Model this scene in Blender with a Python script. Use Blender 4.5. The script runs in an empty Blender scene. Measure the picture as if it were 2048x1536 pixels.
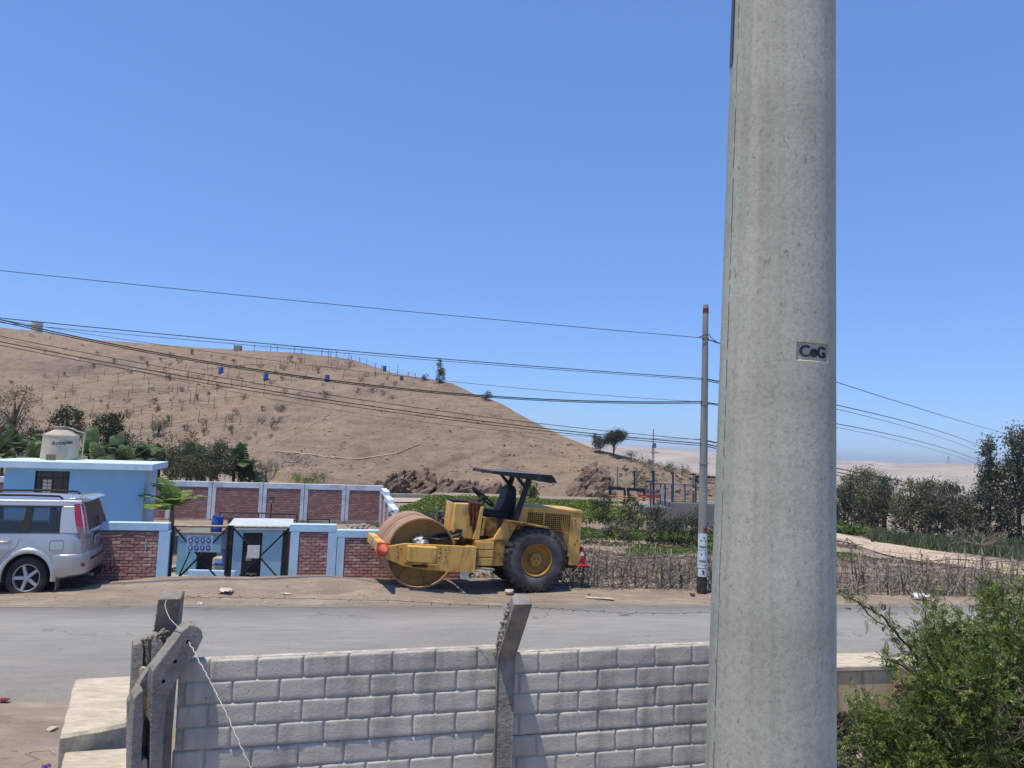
import bpy, math, random
import numpy as np
from mathutils import Vector, Matrix, noise

# ------------------------------------------------------------------ camera, sky, sun, exposure
scene = bpy.context.scene
col = scene.collection
F, EYE = 1462.0, 2.64
PITCH, ROLL = math.radians(5.0), math.radians(2.2)
CAMR = Matrix.Rotation(math.radians(90) + PITCH, 3, 'X') @ Matrix.Rotation(ROLL, 3, 'Z')
cd = bpy.data.cameras.new('camera')
cam = bpy.data.objects.new('camera', cd)
col.objects.link(cam)
cam.location = (0, 0, EYE)
cam.rotation_euler = CAMR.to_euler()
cd.sensor_width = 36.0
cd.lens = 36.0 * F / 2048.0
cd.clip_start = 0.05
cd.clip_end = 6000
scene.camera = cam

SUN_EL, SUN_AZ = math.radians(75), math.radians(228)      # azimuth from +Y, clockwise: left of and behind the camera
sun_dir = Vector((math.sin(SUN_AZ) * math.cos(SUN_EL), math.cos(SUN_AZ) * math.cos(SUN_EL), math.sin(SUN_EL)))
world = bpy.data.worlds.new('World')
scene.world = world
world.use_nodes = True
wn = world.node_tree.nodes
wl = world.node_tree.links
wn.clear()
wout = wn.new('ShaderNodeOutputWorld')
wbg = wn.new('ShaderNodeBackground')
wsky = wn.new('ShaderNodeTexSky')
wsky.sky_type = 'NISHITA'
wsky.sun_disc = False
wsky.sun_elevation = SUN_EL
wsky.sun_rotation = SUN_AZ
wsky.altitude = 100
wsky.air_density = 1.0
wsky.dust_density = 0.0
wsky.ozone_density = 6.0
wbg.inputs['Strength'].default_value = 0.15
wgam = wn.new('ShaderNodeGamma')                          # the phone's flat tone curve, applied to the whole sky alike
wgam.inputs[1].default_value = 0.58
wtint = wn.new('ShaderNodeMix')
wtint.data_type = 'RGBA'
wtint.blend_type = 'MULTIPLY'
wtint.inputs[0].default_value = 1.0
wtint.inputs[7].default_value = (0.93, 1.34, 2.12, 1)
wl.new(wsky.outputs[0], wgam.inputs[0])
wl.new(wgam.outputs[0], wtint.inputs[6])
wl.new(wtint.outputs[2], wbg.inputs[0])
wl.new(wbg.outputs[0], wout.inputs[0])
sl = bpy.data.lights.new('sun', 'SUN')
sl.energy = 4.8
sl.angle = math.radians(0.53)
sl.color = (1.0, 0.90, 0.72)
sun = bpy.data.objects.new('sun', sl)
col.objects.link(sun)
sun.rotation_euler = sun_dir.to_track_quat('Z', 'Y').to_euler()
vs = scene.view_settings
vs.view_transform = 'Standard'
vs.look = 'None'
vs.exposure = 0.10
vs.gamma = 1.0
vs.use_curve_mapping = False
scene.render.film_transparent = False
scene.cycles.max_bounces = 6
scene.cycles.transparent_max_bounces = 12

# ------------------------------------------------------------------ measuring helpers (photo pixel + distance -> metres)
def ray(u, v):
    return CAMR @ Vector(((u - 1024) / F, (768 - v) / F, -1.0))

def P(u, v, Y):
    d = ray(u, v)
    t = Y / d.y
    return Vector((d.x * t, Y, EYE + d.z * t))

def G(u, v, z=0.0):
    d = ray(u, v)
    t = (z - EYE) / d.z
    return Vector((d.x * t, d.y * t, z))

def proj(p):
    c = CAMR.transposed() @ (Vector(p) - Vector((0, 0, EYE)))
    return 1024 + F * c.x / -c.z, 768 - F * c.y / -c.z

def lerp(a, b, t):
    return a + (b - a) * t

def interp(x, xs, ys):
    return float(np.interp(x, xs, ys))

# ------------------------------------------------------------------ mesh builder
class MB:
    def __init__(s):
        s.v, s.f, s.mi = [], [], []

    def add(s, vs_, fs, m=0):
        o = len(s.v)
        s.v += [Vector(p) for p in vs_]
        s.f += [tuple(i + o for i in f) for f in fs]
        s.mi += [m] * len(fs)
        return s

    def box(s, x0, x1, y0, y1, z0, z1, m=0, M=None):
        p = [Vector((x, y, z)) for z in (z0, z1) for y in (y0, y1) for x in (x0, x1)]
        if M is not None:
            p = [M @ q for q in p]
        return s.add(p, [(0, 2, 3, 1), (4, 5, 7, 6), (0, 1, 5, 4), (2, 6, 7, 3), (0, 4, 6, 2), (1, 3, 7, 5)], m)

    def hexa(s, b, t, m=0):
        """bottom ring and top ring of equal length"""
        n = len(b)
        fs = [tuple(range(n - 1, -1, -1)), tuple(range(n, 2 * n))]
        fs += [(i, (i + 1) % n, n + (i + 1) % n, n + i) for i in range(n)]
        return s.add(list(b) + list(t), fs, m)

    def prism(s, poly, a0, a1, axis='y', m=0):
        """polygon in the plane across the axis, extruded from a0 to a1"""
        def q(p, a):
            return {'y': (p[0], a, p[1]), 'x': (a, p[0], p[1]), 'z': (p[0], p[1], a)}[axis]
        return s.hexa([q(p, a0) for p in poly], [q(p, a1) for p in poly], m)

    def cyl(s, p0, p1, r0, r1=None, n=12, m=0, caps=True):
        p0, p1 = Vector(p0), Vector(p1)
        r1 = r0 if r1 is None else r1
        d = (p1 - p0).normalized()
        a = d.orthogonal().normalized()
        b = d.cross(a)
        ring = lambda c, r: [c + (a * math.cos(2 * math.pi * i / n) + b * math.sin(2 * math.pi * i / n)) * r for i in range(n)]
        fs = [(i, (i + 1) % n, n + (i + 1) % n, n + i) for i in range(n)]
        if caps:
            fs += [tuple(range(n - 1, -1, -1)), tuple(range(n, 2 * n))]
        return s.add(ring(p0, r0) + ring(p1, r1), fs, m)

    def tube(s, pts, r, n=6, m=0):
        pts = [Vector(p) for p in pts]
        rs = r if isinstance(r, (list, tuple)) else [r] * len(pts)
        o = []
        a = None
        for i, p in enumerate(pts):
            d = (pts[min(i + 1, len(pts) - 1)] - pts[max(i - 1, 0)])
            if d.length < 1e-9:
                d = Vector((0, 0, 1))
            d.normalize()
            if a is None:
                a = d.orthogonal().normalized()
            a = (a - d * a.dot(d))
            a = a.normalized() if a.length > 1e-6 else d.orthogonal().normalized()
            b = d.cross(a)
            o += [p + (a * math.cos(2 * math.pi * k / n) + b * math.sin(2 * math.pi * k / n)) * rs[i] for k in range(n)]
        fs = []
        for i in range(len(pts) - 1):
            fs += [(i * n + k, i * n + (k + 1) % n, (i + 1) * n + (k + 1) % n, (i + 1) * n + k) for k in range(n)]
        fs += [tuple(range(n - 1, -1, -1)), tuple(range((len(pts) - 1) * n, len(pts) * n))]
        return s.add(o, fs, m)

    def lathe(s, prof, n=32, M=None, m=0, a0=0.0, a1=2 * math.pi):
        """prof: (radius, height) pairs about local z"""
        full = abs(a1 - a0 - 2 * math.pi) < 1e-6
        k = n if full else n + 1
        vs_ = []
        for (r, z) in prof:
            for i in range(k):
                t = a0 + (a1 - a0) * i / n
                p = Vector((r * math.cos(t), r * math.sin(t), z))
                vs_.append(M @ p if M is not None else p)
        fs = []
        for j in range(len(prof) - 1):
            for i in range(n):
                i2 = (i + 1) % k
                fs.append((j * k + i, j * k + i2, (j + 1) * k + i2, (j + 1) * k + i))
        return s.add(vs_, fs, m)

    def grid(s, rows, m=0):
        """rows: list of equally long point rows"""
        n = len(rows[0])
        vs_ = [p for r in rows for p in r]
        fs = [(j * n + i, j * n + i + 1, (j + 1) * n + i + 1, (j + 1) * n + i) for j in range(len(rows) - 1) for i in range(n - 1)]
        return s.add(vs_, fs, m)

    def build(s, name, mat, parent=None, world=False, smooth=None, bevel=None, seg=2):
        vs_ = s.v
        if world and parent is not None:
            M = chain(parent).inverted()
            vs_ = [M @ p for p in vs_]
        me = bpy.data.meshes.new(name)
        me.from_pydata([tuple(p) for p in vs_], [], s.f)
        mats = mat if isinstance(mat, (list, tuple)) else [mat]
        for mm in mats:
            me.materials.append(mm)
        if len(mats) > 1:
            me.polygons.foreach_set('material_index', s.mi)
        me.update()
        return link(name, me, parent, smooth, bevel, seg)

def chain(o):
    M = Matrix.Identity(4)
    while o is not None:
        M = o.matrix_basis @ M
        o = o.parent
    return M

def link(name, me, parent=None, smooth=None, bevel=None, seg=2):
    o = bpy.data.objects.new(name, me)
    col.objects.link(o)
    if parent is not None:
        o.parent = parent
    if smooth is not None:
        me.polygons.foreach_set('use_smooth', [True] * len(me.polygons))
        if smooth < 179:
            me.set_sharp_from_angle(angle=math.radians(smooth))
    if bevel:
        b = o.modifiers.new('bevel', 'BEVEL')
        b.width = bevel
        b.segments = seg
        b.limit_method = 'ANGLE'
        b.angle_limit = math.radians(40)
    return o

def npmesh(name, v, f, mat, parent=None, smooth=None):
    """v (N,3) array, f (M,k) array of equally long faces"""
    v = np.asarray(v, dtype=np.float32)
    f = np.asarray(f, dtype=np.int32)
    k = f.shape[1]
    me = bpy.data.meshes.new(name)
    me.vertices.add(len(v))
    me.vertices.foreach_set('co', v.ravel())
    me.loops.add(f.size)
    me.loops.foreach_set('vertex_index', f.ravel())
    me.polygons.add(len(f))
    me.polygons.foreach_set('loop_start', np.arange(0, f.size, k, dtype=np.int32))
    me.update(calc_edges=True)
    for mm in (mat if isinstance(mat, (list, tuple)) else [mat]):
        me.materials.append(mm)
    return link(name, me, parent, smooth)

def tag(o, label=None, cat=None, group=None, kind=None):
    if label: o['label'] = label
    if cat: o['category'] = cat
    if group: o['group'] = group
    if kind: o['kind'] = kind
    return o

def thing(name, label, cat, loc=(0, 0, 0), rz=0.0, group=None):
    o = bpy.data.objects.new(name, None)
    o.empty_display_size = 0.2
    col.objects.link(o)
    o.location = loc
    o.rotation_euler = (0, 0, rz)
    return tag(o, label, cat, group)

def copy_tree(o, parent=None):
    c = o.copy()
    col.objects.link(c)
    c.parent = parent
    for ch in list(o.children):
        copy_tree(ch, c)
    return c

def inst(name, me, parent, loc, rot=None, sc=None):
    o = bpy.data.objects.new(name, me)
    col.objects.link(o)
    o.parent = parent
    o.location = loc
    if rot is not None: o.rotation_euler = rot
    if sc is not None: o.scale = (sc, sc, sc) if isinstance(sc, (int, float)) else sc
    return o

# ------------------------------------------------------------------ procedural materials
def srgb(r, g, b):
    f = lambda c: (c / 255 / 12.92) if c <= 10 else ((c / 255 + 0.055) / 1.055) ** 2.4
    return (f(r), f(g), f(b))

_mats = {}
def pm(name, c1, c2=None, scale=4.0, rough=0.8, bump=0.0, bscale=30.0, metal=0.0, dirt=None, damt=0.5, dscale=1.2, spec=0.3,
       stretch=(1, 1, 1), detail=6.0, coat=0.0, mid=(0.35, 0.65), bdist=0.02, dmid=(0.5, 0.75), speck=None, spscale=60.0, spth=0.62, dstretch=None):
    if name in _mats: return _mats[name]
    m = bpy.data.materials.new(name)
    m.use_nodes = True
    N, L = m.node_tree.nodes, m.node_tree.links
    N.clear()
    out = N.new('ShaderNodeOutputMaterial')
    b = N.new('ShaderNodeBsdfPrincipled')
    L.new(b.outputs[0], out.inputs[0])
    b.inputs['Roughness'].default_value = rough
    b.inputs['Metallic'].default_value = metal
    b.inputs['Specular IOR Level'].default_value = spec
    if coat:
        b.inputs['Coat Weight'].default_value = coat
        b.inputs['Coat Roughness'].default_value = 0.08
    tc = N.new('ShaderNodeNewGeometry')                   # place in the world, so that no two copies wear alike
    mp = N.new('ShaderNodeMapping')
    mp.inputs['Scale'].default_value = stretch
    L.new(tc.outputs['Position'], mp.inputs[0])
    mp2 = N.new('ShaderNodeMapping')
    mp2.inputs['Scale'].default_value = dstretch or stretch
    L.new(tc.outputs['Position'], mp2.inputs[0])
    def nz(sc, det=detail, mp=mp):
        n = N.new('ShaderNodeTexNoise')
        n.inputs['Scale'].default_value = sc
        n.inputs['Detail'].default_value = det
        n.inputs['Roughness'].default_value = 0.62
        L.new(mp.outputs[0], n.inputs['Vector'])
        return n
    def step(src, lo, hi):
        r = N.new('ShaderNodeMapRange')
        r.inputs['From Min'].default_value = lo
        r.inputs['From Max'].default_value = hi
        L.new(src, r.inputs[0])
        return r.outputs[0]
    def mix(fac, A, B):
        x = N.new('ShaderNodeMix')
        x.data_type = 'RGBA'
        L.new(fac, x.inputs[0])
        for s_, val in ((6, A), (7, B)):
            if isinstance(val, tuple): x.inputs[s_].default_value = (*val, 1)
            else: L.new(val, x.inputs[s_])
        return x.outputs[2]
    c2 = c2 or tuple(c * 0.8 for c in c1)
    cur = mix(step(nz(scale).outputs[0], *mid), c1, c2)
    if dirt:
        fac = step(nz(dscale, 8, mp2).outputs[0], *dmid)
        mu = N.new('ShaderNodeMath'); mu.operation = 'MULTIPLY'; mu.inputs[1].default_value = damt
        L.new(fac, mu.inputs[0])
        cur = mix(mu.outputs[0], cur, dirt)
    if speck:
        fac = step(nz(spscale, 2).outputs[0], spth, spth + 0.05)
        cur = mix(fac, cur, speck)
    L.new(cur, b.inputs['Base Color'])
    if bump:
        bp = N.new('ShaderNodeBump')
        bp.inputs['Strength'].default_value = bump
        bp.inputs['Distance'].default_value = bdist
        L.new(nz(bscale, 8).outputs[0], bp.inputs['Height'])
        L.new(bp.outputs[0], b.inputs['Normal'])
    _mats[name] = m
    return m

def leafmat(name, c1, c2, trans=0.3, rough=0.55, c3=None):
    """each leaf its own tint; light passes through"""
    if name in _mats: return _mats[name]
    m = bpy.data.materials.new(name)
    m.use_nodes = True
    N, L = m.node_tree.nodes, m.node_tree.links
    N.clear()
    out = N.new('ShaderNodeOutputMaterial')
    g = N.new('ShaderNodeNewGeometry')
    r = N.new('ShaderNodeValToRGB')
    r.color_ramp.elements[0].color = (*c1, 1)
    r.color_ramp.elements[1].color = (*c2, 1)
    if c3:
        e = r.color_ramp.elements.new(0.9)
        e.color = (*c2, 1)
        r.color_ramp.elements[2].color = (*c3, 1)
    L.new(g.outputs['Random Per Island'], r.inputs[0])
    b = N.new('ShaderNodeBsdfPrincipled')
    b.inputs['Roughness'].default_value = rough
    b.inputs['Specular IOR Level'].default_value = 0.3
    t = N.new('ShaderNodeBsdfTranslucent')
    L.new(r.outputs[0], b.inputs['Base Color'])
    L.new(r.outputs[0], t.inputs[0])
    mx = N.new('ShaderNodeMixShader')
    mx.inputs[0].default_value = trans
    L.new(b.outputs[0], mx.inputs[1])
    L.new(t.outputs[0], mx.inputs[2])
    L.new(mx.outputs[0], out.inputs[0])
    _mats[name] = m
    return m

def glassmat(name, tint, alpha, rough=0.05):
    if name in _mats: return _mats[name]
    m = bpy.data.materials.new(name)
    m.use_nodes = True
    N, L = m.node_tree.nodes, m.node_tree.links
    N.clear()
    out = N.new('ShaderNodeOutputMaterial')
    tr = N.new('ShaderNodeBsdfTransparent')
    tr.inputs[0].default_value = (*tint, 1)
    gl = N.new('ShaderNodeBsdfGlossy')
    gl.inputs['Roughness'].default_value = rough
    df = N.new('ShaderNodeBsdfDiffuse')
    df.inputs[0].default_value = (0.16, 0.17, 0.17, 1)
    fr = N.new('ShaderNodeFresnel')
    fr.inputs[0].default_value = 1.5
    m1 = N.new('ShaderNodeMixShader')
    m1.inputs[0].default_value = alpha
    L.new(tr.outputs[0], m1.inputs[1]); L.new(df.outputs[0], m1.inputs[2])
    m2 = N.new('ShaderNodeMixShader')
    L.new(fr.outputs[0], m2.inputs[0]); L.new(m1.outputs[0], m2.inputs[1]); L.new(gl.outputs[0], m2.inputs[2])
    L.new(m2.outputs[0], out.inputs[0])
    _mats[name] = m
    return m

# ------------------------------------------------------------------ foliage helpers
def leaf_quads(cen, length, width, rng, dirs=None, spread=1.0, fold=0.25):
    """one folded diamond per centre; returns (4N,3) and (N,4)"""
    n = len(cen)
    cen = np.asarray(cen, float)
    d = rng.normal(size=(n, 3)) * spread
    if dirs is not None: d = d + dirs
    d /= np.linalg.norm(d, axis=1, keepdims=True) + 1e-9
    s = np.cross(d, rng.normal(size=(n, 3)))
    s /= np.linalg.norm(s, axis=1, keepdims=True) + 1e-9
    up = np.cross(s, d)
    ln = (length * rng.uniform(0.6, 1.3, n))[:, None]
    wd = (width * rng.uniform(0.7, 1.2, n))[:, None]
    a = cen - d * ln * 0.5
    c = cen + d * ln * 0.5
    m = cen - d * ln * 0.05 + up * wd * fold
    b = m + s * wd * 0.5
    e = m - s * wd * 0.5
    v = np.stack([a, b, c, e], 1).reshape(-1, 3)
    f = np.arange(4 * n).reshape(n, 4)
    return v, f

def limb(mb, p, d, length, r, rng, depth, tips, spread=0.6, seg=4, up=0.15, ratio=0.72, n=5, kids=3, minr=0.004):
    """a bent tapering limb with smaller limbs; tip points are collected in tips"""
    pts, rs = [Vector(p)], [r]
    d = Vector(d).normalized()
    q = Vector(p)
    for i in range(seg):
        d = (d + Vector((rng.normal() * 0.16, rng.normal() * 0.16, rng.normal() * 0.12 + up * 0.3))).normalized()
        q = q + d * (length / seg)
        pts.append(q.copy())
        rs.append(max(minr, r * (1 - 0.45 * (i + 1) / seg)))
    mb.tube(pts, rs, n)
    if depth <= 0:
        tips += pts[1:]
        return
    if depth == 1: tips += pts[2:]
    for k in range(kids):
        t = 0.45 + 0.55 * (k + rng.uniform(0.2, 1.0)) / kids
        i = min(seg, max(1, int(round(t * seg))))
        nd = (d + Vector((rng.normal() * spread, rng.normal() * spread, rng.normal() * spread * 0.5 + up))).normalized()
        limb(mb, pts[i], nd, length * ratio * rng.uniform(0.75, 1.15), rs[i] * 0.62, rng, depth - 1, tips, spread, seg, up, ratio, n, kids, minr)

def text_mesh(body, size, M, mat, name, parent, extrude=0.0, bold=0.0, world=True, bend=None):
    cu = bpy.data.curves.new('lettering', 'FONT')
    cu.body = body
    cu.size = size
    cu.extrude = extrude
    cu.offset = bold
    cu.align_x = 'CENTER'
    cu.align_y = 'CENTER'
    cu.resolution_u = 3
    to = bpy.data.objects.new('lettering', cu)
    col.objects.link(to)
    bpy.context.view_layer.update()
    me = bpy.data.meshes.new_from_object(to)
    bpy.data.objects.remove(to)
    MM = M
    if world and parent is not None: MM = chain(parent).inverted() @ M
    for v in me.vertices:
        c = bend(v.co) if bend else v.co
        v.co = MM @ c
    me.materials.clear()
    me.materials.append(mat)
    return link(name, me, parent)

# ================================================================== THE SETTING
# ---- ground heights from measured points (thin plate spline over metres)
_cp = []
def _c(u, v, Y): p = P(u, v, Y); _cp.append((p.x, p.y, p.z))
def _w(x, y, z): _cp.append((x, y, z))
for x in (-30, -20, -12, -6, 0, 6, 12, 20):
    _w(x, 12.6 + x * 0.18, 0.0)
for (u, v, Y) in ((330, 1152, 13.9), (600, 1152, 14.4), (940, 1157, 15.1), (1400, 1181, 14.5), (1900, 1196, 15.2)): _c(u, v, Y)
for (x, y, z) in ((-20, 18, -1.9), (-14, 19, -2.0), (-8, 20, -2.0), (-5, 19, -1.7), (-14, 25, -2.05), (-8, 25, -2.0), (-20, 25, -2.0),
                  (-22, 31, -1.3), (-12, 31, -1.35), (-8, 33, -1.35), (-22, 37, -1.2), (-12, 38, -1.2), (-30, 30, -1.5), (-45, 35, -0.8)): _w(x, y, z)
for (u, v, Y) in ((800, 1062, 34), (900, 1062, 36), (1050, 1075, 34), (1250, 1112, 31), (1380, 1118, 31), (1100, 1100, 26), (1300, 1135, 24), (1500, 1150, 24),
                  (790, 1003, 56), (1000, 1003, 56), (1250, 1004, 57), (1400, 1012, 60),
                  (1700, 1080, 44), (1800, 1100, 42), (1900, 1120, 40), (1750, 1076, 62), (1950, 1084, 62), (2040, 1125, 42), (2048, 1155, 28), (1700, 1130, 26),
                  (1850, 1150, 24), (1500, 1060, 50), (1370, 1056, 44), (1420, 1060, 44), (1340, 1052, 45), (1600, 1050, 60), (2300, 1150, 45), (2300, 1110, 62), (2300, 1190, 25)): _c(u, v, Y)
for (x, y, z) in ((-60, 15, 0), (-60, 30, -0.5), (-60, 60, 1), (-30, 55, -0.5), (-10, 70, -1.6), (60, 15, -0.5), (60, 80, -6), (30, 90, -6), (80, 50, -6)): _w(x, y, z)
_cp = np.array(_cp)
def _tps_k(r2): return np.where(r2 > 1e-9, r2 * np.log(r2 + 1e-12), 0.0)
_n = len(_cp)
_K = _tps_k(((_cp[:, None, :2] - _cp[None, :, :2]) ** 2).sum(2)) + np.eye(_n) * 2.0
_Pm = np.c_[np.ones(_n), _cp[:, :2]]
_A = np.zeros((_n + 3, _n + 3)); _A[:_n, :_n] = _K; _A[:_n, _n:] = _Pm; _A[_n:, :_n] = _Pm.T
_sol = np.linalg.solve(_A, np.r_[_cp[:, 2], np.zeros(3)])
ROAD_Y0, ROAD_SL = 12.47, 0.182                     # far edge of the asphalt: y = ROAD_Y0 + ROAD_SL * x
def smooth01(t):
    t = np.clip(t, 0, 1)
    return t * t * (3 - 2 * t)

def _terrace(x, y, z):
    """the bean terraces right of the compound: level steps with banks between them"""
    for (ya, yb, zs, xe, xw) in ((40.0, 57.0, -1.12, 8.0, 1.6), (36.2, 40.0, -1.62, 15.0, 6.0), (32.5, 36.2, -1.88, 15.0, 6.0)):
        yy = y - 0.06 * (x - 5)
        w = smooth01((yy - ya) / 0.5) * (1 - smooth01((yy - yb) / 0.5)) * smooth01((x + 6.5) / 1.0) * (1 - smooth01((x - xe) / xw))
        z = z * (1 - w) + (zs + 0.012 * (yy - ya)) * w
    return z

def gz_np(x, y):
    x, y = np.asarray(x, float), np.asarray(y, float)
    sh = x.shape
    xf, yf = x.ravel(), y.ravel()
    z = np.zeros_like(xf)
    for i0 in range(0, len(xf), 20000):
        a, b = xf[i0:i0 + 20000], yf[i0:i0 + 20000]
        r2 = (a[:, None] - _cp[None, :, 0]) ** 2 + (b[:, None] - _cp[None, :, 1]) ** 2
        z[i0:i0 + 20000] = _tps_k(r2) @ _sol[:_n] + _sol[_n] + _sol[_n + 1] * a + _sol[_n + 2] * b
    z = _terrace(xf, yf, z)
    z = np.clip(z, -9, 3)
    dist = np.hypot(xf, yf - 25)
    far = smooth01((dist - 55) / 60)
    z = z * (1 - far) + (-9.0 - 6 * smooth01((dist - 150) / 400)) * far
    d = yf - (ROAD_Y0 + ROAD_SL * xf)                # distance past the far road edge
    flat = 1 - smooth01((d - 0.6) / 1.6)
    z = z * (1 - flat) + (-0.03) * flat
    own = smooth01((5.2 - yf) / 1.6) * smooth01((xf + 3.2) / 0.5)
    z = z - own * 0.75
    return z.reshape(sh)

def _mound(x, y):
    m = 0.16 * math.exp(-(((x + 1.9) / 1.0) ** 2 + ((y - 13.0) / 0.55) ** 2))
    m += 0.10 * math.exp(-(((x + 3.3) / 0.8) ** 2 + ((y - 13.6) / 0.5) ** 2))
    m += 0.06 * math.exp(-(((x + 5.5) / 1.5) ** 2 + ((y - 13.3) / 0.4) ** 2))
    return m

def gz(x, y):
    z = float(gz_np(np.array([x]), np.array([y]))[0])
    d = y - (ROAD_Y0 + ROAD_SL * x)
    if d > 0.0:
        w = min(1.0, d / 0.5)
        z += w * (0.022 * noise.noise((x * 1.1, y * 2.0, 3)) + 0.013 * noise.noise((x * 3.7, y * 4.5, 7)) + _mound(x, y))
    return z

M_ground = None
def make_ground_mat():
    """dust shoulder, field soil and river-plain sand by noise only"""
    return pm('dry_soil', srgb(146, 134, 121), srgb(116, 104, 92), scale=1.1, rough=0.95, bump=0.55, bscale=14, bdist=0.05, detail=10,
              dirt=srgb(172, 156, 138), damt=0.7, dscale=2.6, stretch=(0.55, 1.5, 1), mid=(0.3, 0.7), speck=srgb(196, 184, 168), spscale=34, spth=0.70)

def make_ground():
    xs = np.r_[-3000, -1500, -700, -350, -180, -110, -80, np.arange(-60, -14, 1.6), np.arange(-14, 16, 0.2), np.arange(16, 64, 1.2), 75, 95, 130, 200, 380, 750, 1500, 3000]
    ys = np.r_[-60, -30, -15, np.arange(-8, 4, 1.0), np.arange(4, 10, 0.4), np.arange(10, 18, 0.14), np.arange(18, 62, 0.55), np.arange(62, 100, 3), 120, 150, 200, 300, 500, 900, 1600, 3000, 5000]
    X, Y = np.meshgrid(xs, ys)
    Z = gz_np(X, Y)
    for j in range(X.shape[0]):
        for i in range(X.shape[1]):
            x, y = X[j, i], Y[j, i]
            if 4 < y < 70 and -40 < x < 60:
                d = y - (ROAD_Y0 + ROAD_SL * x)
                if d > 0.0:
                    w = min(1.0, d / 0.5)
                    Z[j, i] += w * (0.022 * noise.noise((x * 1.1, y * 2.0, 3)) + 0.013 * noise.noise((x * 3.7, y * 4.5, 7)))
                    if y < 18 and -8 < x < 2: Z[j, i] += w * _mound(x, y)
                elif d < -4.6:
                    Z[j, i] += 0.02 * noise.noise((x * 1.7, y * 1.7, 1)) + 0.01
    v = np.stack([X, Y, Z], 2).reshape(-1, 3)
    ny, nx = X.shape
    idx = np.arange(nx * ny).reshape(ny, nx)
    f = np.stack([idx[:-1, :-1], idx[:-1, 1:], idx[1:, 1:], idx[1:, :-1]], 2).reshape(-1, 4)
    o = npmesh('ground', v, f, make_ground_mat(), smooth=180)
    tag(o, 'dry dusty ground of the roadside and fields', kind='structure')
make_ground()

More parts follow.
